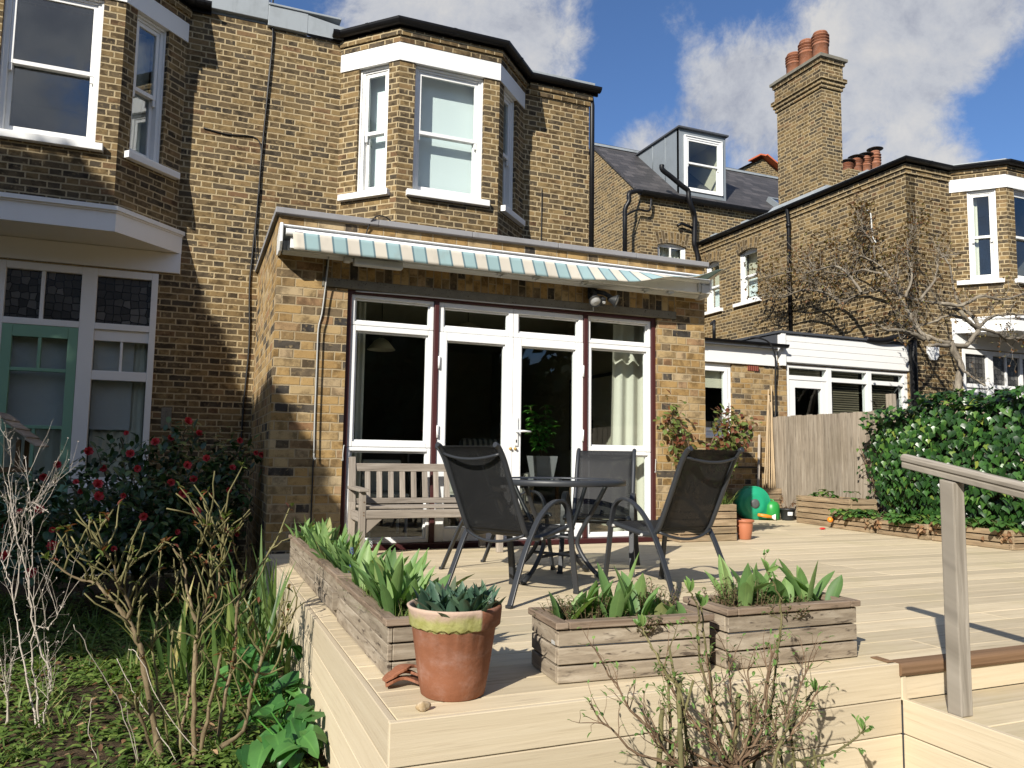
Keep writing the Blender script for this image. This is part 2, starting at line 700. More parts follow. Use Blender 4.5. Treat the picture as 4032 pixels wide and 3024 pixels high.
M['felt'] = paint_mat('dark_roof_felt', (0.05, 0.055, 0.065), 0.8, 0.3)
M['greypaint'] = paint_mat('dark_grey_metal', (0.026, 0.029, 0.034), 0.42, 0.3)
M['greyplastic'] = paint_mat('pale_grey_plastic', (0.55, 0.56, 0.55), 0.5, 0.2)
M['cream_wall'] = paint_mat('cream_plaster', (0.42, 0.40, 0.31), 0.85, 0.05)
M['dark_room'] = paint_mat('dim_room_plaster', (0.10, 0.10, 0.10), 0.9, 0.05)  # dark grey put into the plaster so rooms read as unlit
M['blind'] = paint_mat('pale_blind_fabric', (0.80, 0.86, 0.88), 0.8, 0.04)
M['cream_blind'] = paint_mat('cream_blind_fabric', (0.62, 0.58, 0.46), 0.8, 0.05)
M['frost'] = paint_mat('frosted_blind_fabric', (0.55, 0.56, 0.58), 0.7, 0.1)
M['curtain'] = paint_mat('cream_curtain_cloth', (0.68, 0.65, 0.55), 0.85, 0.06)
M['brass'] = paint_mat('brass', (0.40, 0.26, 0.07), 0.35, 0.2)
M['green_plastic'] = paint_mat('green_plastic', (0.012, 0.30, 0.16), 0.42, 0.25)
M['can_green'] = paint_mat('bright_green_plastic', (0.02, 0.26, 0.05), 0.4, 0.2)
M['dark_plastic'] = paint_mat('dark_plastic', (0.02, 0.022, 0.024), 0.5, 0.2)
M['orange'] = paint_mat('orange_plastic', (0.75, 0.24, 0.02), 0.4, 0.1)
M['red'] = paint_mat('red_plastic', (0.62, 0.02, 0.02), 0.4, 0.1)
M['wire'] = paint_mat('black_cable', (0.012, 0.012, 0.012), 0.5, 0.1)
M['steel'] = paint_mat('galvanised_steel', (0.42, 0.42, 0.40), 0.4, 0.2)
M['tile_red'] = paint_mat('red_ridge_tile', (0.55, 0.14, 0.06), 0.7, 0.25)
M['paper'] = paint_mat('white_label', (0.75, 0.77, 0.78), 0.7, 0.05)
M['bamboo'] = paint_mat('bamboo_cane', (0.44, 0.33, 0.20), 0.6, 0.6)
M['soil'] = paint_mat('potting_soil', (0.035, 0.025, 0.018), 0.95, 0.5, bump=1.0)
M['cushion'] = paint_mat('striped_cushion_cloth', (0.50, 0.48, 0.42), 0.9, 0.1)


def concrete():
    m, gg = new_mat('concrete_lintel')
    o = obj_co(gg)
    c = gg.mix(gg.noise(o, 12.0, 6.0, 0.7), (0.10, 0.095, 0.08), (0.26, 0.24, 0.19))
    c = gg.mix(gg.smooth(gg.noise(o, 70.0, 2.0), 0.62, 0.72), c, (0.05, 0.045, 0.04))
    finish(gg, pbsdf(gg, c, 0.9, 0.2, bump=gg.noise(o, 60.0, 4.0), bd=0.5, bdist=0.006))
    return m


M['concrete'] = concrete()


def slate():
    m, gg = new_mat('slate_tiles')
    u, v, _ = gg.sep(uvxy(gg))
    r_ = gg.m('FLOOR', gg.m('DIVIDE', v, 0.20))
    fv = gg.m('SUBTRACT', v, gg.m('MULTIPLY', r_, 0.20))
    odd = gg.m('MODULO', gg.m('ABSOLUTE', r_), 2.0)
    uu = gg.m('ADD', u, gg.m('MULTIPLY', odd, 0.13))
    cl = gg.m('FLOOR', gg.m('DIVIDE', uu, 0.26))
    fu = gg.m('SUBTRACT', uu, gg.m('MULTIPLY', cl, 0.26))
    wn = gg.n('ShaderNodeTexWhiteNoise', noise_dimensions='3D')
    gg.put(wn.inputs['Vector'], gg.xyz(cl, r_, 0.0))
    c = gg.ramp(wn.outputs[0], [(0.0, (0.040, 0.038, 0.039)), (0.6, (0.058, 0.054, 0.055)), (1.0, (0.085, 0.078, 0.078))])
    jo = gg.m('MAXIMUM', gg.m('LESS_THAN', fu, 0.006), gg.m('LESS_THAN', fv, 0.014))
    c = gg.mix(jo, c, (0.02, 0.02, 0.022))
    hgt = gg.m('SUBTRACT', gg.m('SUBTRACT', 1.0, gg.m('DIVIDE', fv, 0.20)), jo)
    finish(gg, pbsdf(gg, c, 0.6, 0.4, bump=hgt, bd=0.6, bdist=0.01))
    return m


M['slate'] = slate()


def wood_mat(name, dark, mid, light, fleck=0.35, rough=0.8, su=2.2, sv=38.0, bump=0.35, stain=None, fleckc=None, gap=None):
    m, gg = new_mat(name)
    uv = uvxy(gg)
    rn = rnd_attr(gg)
    off = gg.m('MULTIPLY', rn, 37.0)
    v = gg.vm('ADD', gg.vm('MULTIPLY', uv, (su, sv, 1.0)), gg.xyz(off, off, off))
    n1 = gg.noise(v, 1.0, 5.0, 0.65, dist=0.6)
    n2 = gg.noise(gg.vm('ADD', gg.vm('MULTIPLY', uv, (su * 2.6, sv * 1.7, 1.0)), gg.xyz(off, 0, 0)), 1.0, 3.0, 0.6)
    c = gg.ramp(n1, [(0.25, dark), (0.5, mid), (0.75, light)])
    c = gg.mix(gg.m('MULTIPLY', gg.smooth(n2, 0.56, 0.70), fleck), c, fleckc or tuple(x * 0.4 for x in dark))
    c = gg.mix(0.55, c, gg.mix(1.0, c, gg.mix(rn, (0.72, 0.70, 0.68), (1.25, 1.22, 1.18)), 'MULTIPLY'))
    o = obj_co(gg)
    if stain:
        c = gg.mix(gg.m('MULTIPLY', gg.smooth(gg.noise(o, 1.6, 5.0, 0.65), 0.48, 0.72), stain[1]), c, stain[0])
    finish(gg, pbsdf(gg, c, rough, 0.25, bump=gg.m('ADD', n1, gg.m('MULTIPLY', n2, 0.6)), bd=bump, bdist=0.004))
    return m


M['planter_wood'] = wood_mat('weathered_planter_wood', (0.14, 0.112, 0.082), (0.28, 0.235, 0.178), (0.43, 0.38, 0.305), 0.85, su=4.0, sv=26.0, bump=0.6, fleckc=(0.045, 0.032, 0.025))
M['cap_wood'] = wood_mat('reddish_cap_wood', (0.12, 0.085, 0.06), (0.22, 0.165, 0.12), (0.35, 0.28, 0.215), 0.7, su=3.0, sv=40.0, bump=0.5)
M['crate_wood'] = wood_mat('crate_wood', (0.14, 0.10, 0.065), (0.29, 0.215, 0.135), (0.42, 0.33, 0.22), 0.5, su=2.5, sv=30.0, stain=((0.16, 0.15, 0.09), 0.45))
M['bench_wood'] = wood_mat('silvered_teak', (0.17, 0.145, 0.12), (0.29, 0.255, 0.215), (0.42, 0.38, 0.33), 0.3, su=2.0, sv=34.0)
M['rail_wood'] = wood_mat('silvered_oak', (0.16, 0.14, 0.112), (0.285, 0.258, 0.217), (0.43, 0.395, 0.34), 0.4, su=1.6, sv=30.0)
M['fence_wood'] = wood_mat('grey_fence_boards', (0.14, 0.115, 0.085), (0.275, 0.235, 0.185), (0.40, 0.355, 0.29), 0.5, su=1.6, sv=26.0, stain=((0.17, 0.14, 0.10), 0.4))
M['deck'] = wood_mat('pale_composite_decking', (0.46, 0.385, 0.262), (0.56, 0.475, 0.33), (0.62, 0.54, 0.395), 0.38, rough=0.7, su=1.1, sv=34.0, bump=0.22, fleckc=(0.25, 0.19, 0.13), stain=((0.44, 0.38, 0.21), 0.38))
M['fascia'] = wood_mat('pale_composite_fascia', (0.53, 0.45, 0.32), (0.58, 0.498, 0.36), (0.62, 0.54, 0.40), 0.26, rough=0.7, su=1.3, sv=44.0, bump=0.3, fleckc=(0.33, 0.25, 0.17))
M['nosing'] = wood_mat('brown_step_nosing', (0.13, 0.078, 0.045), (0.19, 0.115, 0.065), (0.24, 0.15, 0.09), 0.2, su=1.0, sv=40.0)
M['bark_white'] = wood_mat('pale_bark', (0.36, 0.31, 0.26), (0.50, 0.45, 0.39), (0.62, 0.57, 0.51), 0.4, su=14, sv=60)
M['bark_rose'] = wood_mat('rose_bark', (0.085, 0.062, 0.036), (0.17, 0.13, 0.075), (0.28, 0.225, 0.14), 0.6, su=12, sv=40)
M['bark_green'] = wood_mat('green_rose_cane', (0.075, 0.07, 0.03), (0.145, 0.135, 0.058), (0.27, 0.235, 0.13), 0.5, su=14, sv=40)
M['bark_brown'] = wood_mat('brown_twig_bark', (0.085, 0.055, 0.035), (0.16, 0.105, 0.065), (0.23, 0.17, 0.11), 0.4, su=14, sv=40)
M['bark_grey'] = wood_mat('grey_tree_bark', (0.095, 0.082, 0.062), (0.19, 0.165, 0.13), (0.33, 0.30, 0.235), 0.6, su=6, sv=24)
M['floorwood'] = wood_mat('dark_floorboards', (0.08, 0.05, 0.03), (0.14, 0.09, 0.05), (0.20, 0.13, 0.08), 0.2)


def leaf_mat(name, stops, rough=0.45, trans=0.3, spec=0.4, vein=0.25, tr=None):
    m, gg = new_mat(name)
    rn = rnd_attr(gg)
    c = gg.ramp(rn, stops)
    u, v, _ = gg.sep(uvxy(gg))
    rib = gg.m('SUBTRACT', 1.0, gg.smooth(gg.m('ABSOLUTE', gg.m('SUBTRACT', u, 0.5)), 0.0, 0.09))
    c = gg.mix(gg.m('MULTIPLY', rib, vein), c, gg.mix(1.0, c, (1.7, 1.6, 1.5), 'MULTIPLY'))
    n = gg.noise(obj_co(gg), 30.0, 3.0)
    c = gg.mix(0.5, c, gg.mix(1.0, c, gg.mix(n, (0.65, 0.65, 0.65), (1.3, 1.3, 1.3)), 'MULTIPLY'))
    b = pbsdf(gg, c, rough, spec)
    t = gg.n('ShaderNodeBsdfTranslucent')
    gg.put(t.inputs[0], gg.mix(1.0, c, tr or (1.5, 1.6, 0.7), 'MULTIPLY'))
    mx = gg.n('ShaderNodeMixShader')
    mx.inputs[0].default_value = trans
    gg.t.links.new(b, mx.inputs[1])
    gg.t.links.new(t.outputs[0], mx.inputs[2])
    finish(gg, mx.outputs[0])
    return m


M['tulip'] = leaf_mat('tulip_leaf', [(0.0, (0.085, 0.165, 0.055)), (0.5, (0.155, 0.275, 0.09)), (0.93, (0.25, 0.375, 0.135)), (1.0, (0.33, 0.33, 0.14))], 0.5, 0.35)
M['tulip_dark'] = leaf_mat('bluish_tulip_leaf', [(0.0, (0.035, 0.075, 0.05)), (0.6, (0.065, 0.13, 0.085)), (0.9, (0.10, 0.17, 0.10)), (1.0, (0.13, 0.09, 0.07))], 0.5, 0.2)
M['herb'] = leaf_mat('small_herb_leaf', [(0.0, (0.05, 0.07, 0.022)), (0.6, (0.11, 0.14, 0.045)), (1.0, (0.20, 0.20, 0.08))], 0.6, 0.3)
M['grass'] = leaf_mat('grass_blade', [(0.0, (0.055, 0.105, 0.02)), (0.5, (0.115, 0.19, 0.04)), (0.85, (0.19, 0.265, 0.07)), (1.0, (0.33, 0.29, 0.12))], 0.55, 0.35)
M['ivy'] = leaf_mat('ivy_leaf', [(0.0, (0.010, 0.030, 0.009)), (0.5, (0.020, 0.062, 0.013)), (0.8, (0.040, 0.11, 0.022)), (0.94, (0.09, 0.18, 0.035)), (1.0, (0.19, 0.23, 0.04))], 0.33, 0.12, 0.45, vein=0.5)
M['camellia'] = leaf_mat('camellia_leaf', [(0.0, (0.016, 0.040, 0.014)), (0.6, (0.035, 0.085, 0.026)), (0.9, (0.07, 0.14, 0.045)), (1.0, (0.15, 0.21, 0.06))], 0.32, 0.15, 0.55)
M['petal'] = leaf_mat('camellia_petal', [(0.0, (0.58, 0.035, 0.05)), (0.6, (0.76, 0.09, 0.10)), (1.0, (0.82, 0.20, 0.20))], 0.55, 0.25, tr=(1.2, 0.6, 0.6), vein=0.0)
M['iris'] = leaf_mat('iris_leaf', [(0.0, (0.04, 0.085, 0.025)), (0.6, (0.08, 0.15, 0.04)), (0.95, (0.15, 0.22, 0.06)), (1.0, (0.38, 0.31, 0.10))], 0.45, 0.3)
M['arum'] = leaf_mat('arum_leaf', [(0.0, (0.03, 0.10, 0.025)), (0.6, (0.055, 0.165, 0.04)), (1.0, (0.10, 0.24, 0.06))], 0.35, 0.25, vein=0.5)
M['ground_leaf'] = leaf_mat('ground_cover_leaf', [(0.0, (0.06, 0.11, 0.022)), (0.6, (0.135, 0.215, 0.045)), (1.0, (0.24, 0.32, 0.08))], 0.5, 0.3)
M['dead_leaf'] = leaf_mat('dead_leaf', [(0.0, (0.12, 0.06, 0.03)), (0.6, (0.26, 0.14, 0.07)), (1.0, (0.40, 0.27, 0.15))], 0.8, 0.2)
M['rose_leaf'] = leaf_mat('young_rose_leaf', [(0.0, (0.13, 0.035, 0.022)), (0.25, (0.17, 0.065, 0.028)), (0.5, (0.09, 0.12, 0.03)), (1.0, (0.17, 0.23, 0.06))], 0.4, 0.3)
M['bud_leaf'] = leaf_mat('fresh_bud_leaf', [(0.0, (0.10, 0.19, 0.045)), (0.6, (0.16, 0.28, 0.08)), (1.0, (0.26, 0.36, 0.12))], 0.45, 0.35)
M['tree_leaf'] = leaf_mat('evergreen_leaf', [(0.0, (0.012, 0.026, 0.010)), (1.0, (0.04, 0.075, 0.025))], 0.5, 0.1)
M['brown_bud'] = leaf_mat('reddish_bud_leaf', [(0.0, (0.15, 0.07, 0.035)), (0.5, (0.24, 0.13, 0.055)), (1.0, (0.22, 0.22, 0.07))], 0.6, 0.2)
M['straw_leaf'] = leaf_mat('strawberry_leaf', [(0.0, (0.04, 0.10, 0.025)), (0.7, (0.08, 0.18, 0.04)), (0.88, (0.17, 0.25, 0.05)), (0.92, (0.30, 0.12, 0.05)), (1.0, (0.22, 0.10, 0.06))], 0.5, 0.25)
M['muscari'] = leaf_mat('blue_flower', [(0.0, (0.08, 0.08, 0.42)), (1.0, (0.20, 0.20, 0.62))], 0.6, 0.2, vein=0)
M['white_petal'] = leaf_mat('white_petal', [(0.0, (0.7, 0.7, 0.72)), (1.0, (0.8, 0.8, 0.82))], 0.6, 0.2, vein=0)
M['houseplant'] = leaf_mat('house_plant_leaf', [(0.0, (0.05, 0.17, 0.03)), (1.0, (0.12, 0.33, 0.06))], 0.4, 0.3)


def glass_mat(name, tint=(0.92, 0.95, 0.94), boost=1.0):
    m, gg = new_mat(name)
    fr = gg.n('ShaderNodeFresnel')
    geo = gg.n('ShaderNodeNewGeometry')
    gg.put(fr.inputs[0], gg.m('ADD', gg.m('MULTIPLY', geo.outputs['Backfacing'], 1 / 1.5 - 1.5), 1.5))
    wob = gg.n('ShaderNodeBump')
    wob.inputs['Strength'].default_value = 0.04
    wob.inputs['Distance'].default_value = 0.02
    gg.put(wob.inputs['Height'], gg.noise(obj_co(gg), 2.2, 1.0))
    gl = gg.n('ShaderNodeBsdfGlossy')
    gl.inputs['Roughness'].default_value = 0.0
    gl.inputs['Color'].default_value = (0.95, 0.97, 1, 1)
    gg.t.links.new(wob.outputs[0], gl.inputs['Normal'])
    tr = gg.n('ShaderNodeBsdfTransparent')
    gg.put(tr.inputs[0], tint)
    mx = gg.n('ShaderNodeMixShader')
    gg.put(mx.inputs[0], gg.m('MULTIPLY', fr.outputs[0], boost, clamp=True))
    gg.t.links.new(tr.outputs[0], mx.inputs[1])
    gg.t.links.new(gl.outputs[0], mx.inputs[2])
    finish(gg, mx.outputs[0])
    return m


M['glass'] = glass_mat('window_glass', boost=1.2)
M['glass_old'] = glass_mat('upper_window_glass', tint=(0.85, 0.88, 0.88), boost=2.4)
M['table_glass'] = glass_mat('table_glass', tint=(0.62, 0.64, 0.62), boost=1.3)


def sling():
    m, gg = new_mat('dark_mesh_fabric')
    uv = uvxy(gg)
    n = gg.noise(obj_co(gg), 6.0, 4.0, 0.6)
    c = gg.mix(n, (0.010, 0.0105, 0.012), (0.024, 0.025, 0.026))
    df = pbsdf(gg, c, 0.6, 0.25)
    tr = gg.n('ShaderNodeBsdfTransparent')
    u, v, _ = gg.sep(uv)
    a = gg.m('FRACT', gg.m('MULTIPLY', u, 420.0))
    b = gg.m('FRACT', gg.m('MULTIPLY', v, 420.0))
    hole = gg.m('MULTIPLY', gg.m('GREATER_THAN', a, 0.40), gg.m('GREATER_THAN', b, 0.36))
    mx = gg.n('ShaderNodeMixShader')
    gg.put(mx.inputs[0], gg.m('ADD', 0.12, gg.m('MULTIPLY', hole, 0.10)))
    gg.t.links.new(df, mx.inputs[1])
    gg.t.links.new(tr.outputs[0], mx.inputs[2])
    finish(gg, mx.outputs[0])
    return m


M['sling'] = sling()


def awning_cloth():
    m, gg = new_mat('striped_awning_cloth')
    u, v, _ = gg.sep(uvxy(gg))
    P = 0.2247
    f = gg.m('FRACT', gg.m('DIVIDE', gg.m('SUBTRACT', u, 0.065), P))
    blue = gg.m('GREATER_THAN', f, 0.5)
    e = gg.m('MINIMUM', gg.m('ABSOLUTE', gg.m('SUBTRACT', f, 0.5)), gg.m('MINIMUM', f, gg.m('SUBTRACT', 1.0, f)))
    line = gg.m('LESS_THAN', e, 0.035)
    c = gg.mix(blue, (0.68, 0.635, 0.55), (0.35, 0.50, 0.52))
    c = gg.mix(line, c, (0.15, 0.235, 0.27))
    o = obj_co(gg)
    c = gg.mix(gg.m('MULTIPLY', gg.smooth(gg.noise(gg.vm('MULTIPLY', o, (8, 8, 3)), 1.5, 5.0), 0.5, 0.75), 0.25), c, (0.30, 0.28, 0.23))
    b = pbsdf(gg, c, 0.85, 0.2)
    t = gg.n('ShaderNodeBsdfTranslucent')
    gg.put(t.inputs[0], c)
    mx = gg.n('ShaderNodeMixShader')
    mx.inputs[0].default_value = 0.2
    gg.t.links.new(b, mx.inputs[1])
    gg.t.links.new(t.outputs[0], mx.inputs[2])
    finish(gg, mx.outputs[0])
    return m


M['awning'] = awning_cloth()


def terracotta(name, moss):
    m, gg = new_mat(name)
    o = obj_co(gg)
    c = gg.mix(gg.noise(o, 7.0, 5.0, 0.6), (0.20, 0.078, 0.042), (0.30, 0.125, 0.066))
    x, y, z = gg.sep(o)
    bloom = gg.smooth(gg.noise(gg.vm('MULTIPLY', o, (1, 1, 1.6)), 9.0, 6.0, 0.7), 0.45, 0.72)
    c = gg.mix(gg.m('MULTIPLY', bloom, 0.5), c, (0.36, 0.22, 0.175))
    streak = gg.smooth(gg.noise(gg.vm('MULTIPLY', o, (40, 40, 3)), 1.0, 3.0), 0.58, 0.75)
    c = gg.mix(gg.m('MULTIPLY', streak, 0.25), c, (0.46, 0.28, 0.20))
    bmp = gg.noise(o, 50.0, 4.0)
    if moss:
        # pale lime band and moss on the rim, left of the broken piece
        wob = gg.m('MULTIPLY', gg.m('SUBTRACT', gg.noise(o, 26.0, 4.0), 0.5), 0.035)
        zz = gg.m('ADD', z, wob)
        onrim = gg.smooth(zz, 0.222, 0.227)
        left = gg.m('SUBTRACT', 1.0, gg.smooth(gg.m('ADD', x, gg.m('MULTIPLY', y, 0.4)), -0.022, -0.012))
        lime = gg.m('MULTIPLY', onrim, left)
        c = gg.mix(gg.m('MULTIPLY', lime, 0.85), c, (0.50, 0.38, 0.30))
        mz = gg.m('MULTIPLY', lime, gg.m('SUBTRACT', 1.0, gg.smooth(gg.m('ADD', z, gg.m('MULTIPLY', gg.m('SUBTRACT', gg.noise(o, 14.0, 4.0), 0.5), 0.08)), 0.250, 0.285)))
        c = gg.mix(gg.m('MULTIPLY', mz, 0.95), c, gg.mix(gg.noise(o, 38.0, 4.0), (0.24, 0.24, 0.03), (0.50, 0.50, 0.22)))
        bmp = gg.m('ADD', bmp, gg.m('MULTIPLY', lime, gg.noise(o, 60.0, 3.0)))
    finish(gg, pbsdf(gg, c, 0.8, 0.25, bump=bmp, bd=0.3, bdist=0.006))
    return m


M['terracotta'] = terracotta('terracotta', False)
M['terracotta_moss'] = terracotta('mossy_terracotta', True)


def stone_mat():
    m, gg = new_mat('flint_stone')
    o = obj_co(gg)
    c = gg.mix(gg.smooth(gg.noise(o, 30.0, 4.0), 0.4, 0.65), (0.34, 0.25, 0.14), (0.55, 0.46, 0.34))
    finish(gg, pbsdf(gg, c, 0.7, 0.3, bump=gg.noise(o, 60.0), bd=0.4, bdist=0.004))
    return m


M['stone'] = stone_mat()


def ground_mat():
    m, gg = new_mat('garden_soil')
    o = obj_co(gg)
    n = gg.noise(o, 5.0, 6.0, 0.7)
    c = gg.ramp(n, [(0.3, (0.030, 0.022, 0.014)), (0.5, (0.065, 0.046, 0.028)), (0.7, (0.12, 0.085, 0.05))])
    c = gg.mix(gg.smooth(gg.noise(o, 45.0, 3.0), 0.58, 0.7), c, (0.20, 0.13, 0.075))
    c = gg.mix(gg.m('MULTIPLY', gg.smooth(gg.noise(o, 2.2, 4.0), 0.5, 0.7), 0.5), c, (0.045, 0.065, 0.018))
    finish(gg, pbsdf(gg, c, 0.95, 0.15, bump=gg.noise(o, 30.0, 6.0, 0.7), bd=1.0, bdist=0.03))
    return m


M['ground'] = ground_mat()


def leaded():
    m, gg = new_mat('leaded_glass')
    u, v, _ = gg.sep(uvxy(gg))
    vo = gg.n('ShaderNodeTexVoronoi', feature='DISTANCE_TO_EDGE')
    gg.put(vo.inputs['Vector'], gg.xyz(u, v, 0.0))
    vo.inputs['Scale'].default_value = 13.0
    vo.inputs['Randomness'].default_value = 0.35
    v2 = gg.n('ShaderNodeTexVoronoi')
    gg.put(v2.inputs['Vector'], gg.xyz(u, v, 0.0))
    v2.inputs['Scale'].default_value = 13.0
    v2.inputs['Randomness'].default_value = 0.35
    lines = gg.m('LESS_THAN', vo.outputs[0], 0.055)
    tone = gg.ramp(gg.sep(v2.outputs['Color'])[0], [(0.0, (0.035, 0.034, 0.032)), (0.7, (0.07, 0.068, 0.064)), (1.0, (0.14, 0.138, 0.13))])
    c = gg.mix(lines, tone, (0.012, 0.012, 0.012))
    finish(gg, pbsdf(gg, c, 0.22, 0.6))
    return m


M['leaded'] = leaded()


def stripes(name, a, b, freq, axis=0):
    m, gg = new_mat(name)
    s_ = gg.sep(uvxy(gg))[axis]
    f = gg.m('GREATER_THAN', gg.m('FRACT', gg.m('MULTIPLY', s_, freq)), 0.5)
    finish(gg, pbsdf(gg, gg.mix(f, a, b), 0.8, 0.2))
    return m


M['venetian'] = stripes('slatted_blind', (0.12, 0.10, 0.07), (0.22, 0.19, 0.13), 26.0, 1)
M['armchair'] = stripes('striped_armchair_cloth', (0.05, 0.05, 0.05), (0.30, 0.28, 0.24), 16.0, 0)
M['airbrick'] = stripes('terracotta_airbrick', (0.30, 0.09, 0.06), (0.10, 0.03, 0.02), 30.0, 0)
M['lamp_glass'] = paint_mat('floodlight_lens', (0.45, 0.46, 0.46), 0.15, 0.1, spec=0.8)


# ================================================================ ground and deck
def build_ground():
    mb = MB()
    xs = [-200, -60, -20, -8] + [-8 + 0.35 * i for i in range(1, 24)] + [0.4, 3, 20, 60, 250]
    ys = [-200, -60, -20, -8] + [-8 + 0.35 * i for i in range(1, 30)] + [2.6, 10, 60, 300]
    R2 = random.Random(3)
    z = {}
    for i, x in enumerate(xs):
        for j, y in enumerate(ys):
            near = -8 < x < 0.2 and -8 < y < 2.4
            z[i, j] = -0.5 + (R2.uniform(-0.025, 0.025) if near else 0)
    rows = [[(x, y, z[i, j]) for i, x in enumerate(xs)] for j, y in enumerate(ys)]
    mb.grid(rows, uvs=[[(p[0], p[1]) for p in r] for r in rows])
    structure(mb.build('ground', M['ground'], loc=(0, 0, 0)))


def build_deck():
    # boards run along x; upper deck z = 0, lower landing z = -0.14
    mb = MB()
    bw, gap = 0.166, 0.0045
    y = -4.284 + 0.004
    first = True
    while y < 2.28:
        w = bw if not first else 0.118
        first = False
        x0 = 0.026
        x1 = 6.98
        if y + w > -0.03:      # beside the garden room
            x0 = 4.28
        w2 = min(w, 2.29 - y)
        # two boards end to end with staggered joints
        cut = lerp(x0 + 1.0, x1 - 1.0, R.random())
        if y < -4.1:
            cut = 2.42
        for a, b in ((x0, cut - 0.0015), (cut + 0.0015, x1)):
            mb.b2(a, b, y, y + w2 - gap, -0.03, R.uniform(-0.0006, 0.0006), grain=0)
        y += w
    deck = mb.build('deck', M['deck'], loc=(0, 0, 0), bevel=0.0025, seg=1)
    structure(deck)
    mb = MB()
    y = -4.284 - 0.02
    k = 0
    while y > -8.2:
        w = 0.166
        mb.b2(2.056, 6.98, y - w + gap, y, -0.17, -0.14 + R.uniform(-0.0006, 0.0006), grain=0)
        y -= w
    structure(mb.build('deck_landing', M['deck'], loc=(2, -4.3, -0.2), bevel=0.0025, seg=1))
    # fascia boards of the front, the left side and the landing
    mb = MB()
    zs = [(-0.1285, 0.001), (-0.262, -0.1325), (-0.395, -0.266), (-0.56, -0.399)]
    for z0, z1 in zs:
        mb.b2(-0.003, 2.027, -4.306, -4.284, z0, z1, grain=0)
        mb.b2(0.0, 0.0235, -4.2825, -0.002, z0, z1 - 0.0005, grain=1)
        if z0 < -0.2:
            mb.b2(2.03, 2.054, -8.2, -4.308, z0, z1, grain=1)
        elif z1 < 0:
            mb.b2(2.03, 2.054, -8.2, -4.308, z0, -0.1385, grain=1)
    mb.b2(2.056, 7.0, -4.303, -4.284, -0.139, -0.048, grain=0)
    mb.b2(2.030, 2.0535, -4.309, -4.284, -0.139, -0.040, grain=2)
    mb.b2(0.03, 6.98, -4.27, -4.25, -0.55, -0.035, grain=0, mi=1)
    mb.b2(0.03, 0.05, -4.2, -0.1, -0.55, -0.035, grain=1, mi=1)
    structure(mb.build('deck_fascia', [M['fascia'], M['felt']], loc=(0, -4.3, -0.5), bevel=0.003, seg=2))
    # brown rounded nosing on the step
    mb = MB()
    prof = [(0.030, -0.045), (0.030, 0.003), (-0.006, 0.003)]
    for i in range(7):
        t = i / 6 * math.pi / 2
        prof.append((-0.012 - 0.022 * math.sin(t), 0.003 - 0.016 + 0.016 * math.cos(t)))
    prof += [(-0.034, -0.034), (-0.028, -0.045)]
    pts = [(2.02, -4.286, 0.0), (7.0, -4.286, 0.0)]
    rows = [[(p[0], p[1] + a, p[2] + b) for a, b in prof] for p in pts]
    mb.grid(rows, closed=True, smooth=False, uvs=[[(i * 5.0, a + b) for a, b in prof] for i, p in enumerate(pts)], caps=True)
    mb.b2(1.985, 2.02, -4.284, -4.20, 0.0025, 0.0055, grain=0)
    structure(mb.build('step_nosing', M['nosing'], loc=(2, -4.3, 0)))


# ================================================================ building helpers
def panel(mb, F, a0, a1, z0, z1, ops=(), t=0.22, mi=0, sides=True):
    """watertight wall with rectangular openings (a0, a1, z0, z1)"""
    A = sorted(set([a0, a1] + [q for o in ops for q in o[:2] if a0 < q < a1]))
    Z = sorted(set([z0, z1] + [q for o in ops for q in o[2:4] if z0 < q < z1]))

    def solid(i, j):
        if i < 0 or j < 0 or i >= len(A) - 1 or j >= len(Z) - 1:
            return False
        ca, cz = (A[i] + A[i + 1]) / 2, (Z[j] + Z[j + 1]) / 2
        return not any(o[0] < ca < o[1] and o[2] < cz < o[3] for o in ops)
    for i in range(len(A) - 1):
        for j in range(len(Z) - 1):
            if not solid(i, j):
                continue
            l, r, b, tp = A[i], A[i + 1], Z[j], Z[j + 1]
            p = F.p
            mb.poly([p(l, 0, b), p(r, 0, b), p(r, 0, tp), p(l, 0, tp)], mi=mi)
            mb.poly([p(r, -t, b), p(l, -t, b), p(l, -t, tp), p(r, -t, tp)], mi=mi)
            if not solid(i - 1, j):
                mb.poly([p(l, -t, b), p(l, 0, b), p(l, 0, tp), p(l, -t, tp)], mi=mi)
            if not solid(i + 1, j):
                mb.poly([p(r, 0, b), p(r, -t, b), p(r, -t, tp), p(r, 0, tp)], mi=mi)
            if not solid(i, j - 1):
                mb.poly([p(l, -t, b), p(r, -t, b), p(r, 0, b), p(l, 0, b)], mi=mi)
            if not solid(i, j + 1):
                mb.poly([p(l, 0, tp), p(r, 0, tp), p(r, -t, tp), p(l, -t, tp)], mi=mi)


def offset_path(pts, d):
    """offset an open 2D polyline outwards (to the viewer's side when read left to right)"""
    P = [Vector((p[0], p[1])) for p in pts]
    out = []
    for i in range(len(P)):
        ns = []
        if i:
            u = (P[i] - P[i - 1]).normalized()
            ns.append(Vector((u.y, -u.x)))
        if i < len(P) - 1:
            u = (P[i + 1] - P[i]).normalized()
            ns.append(Vector((u.y, -u.x)))
        if len(ns) == 1:
            out.append(P[i] + ns[0] * d)
        else:
            b = (ns[0] + ns[1]).normalized()
            out.append(P[i] + b * d / max(0.3, b.dot(ns[0])))
    return out


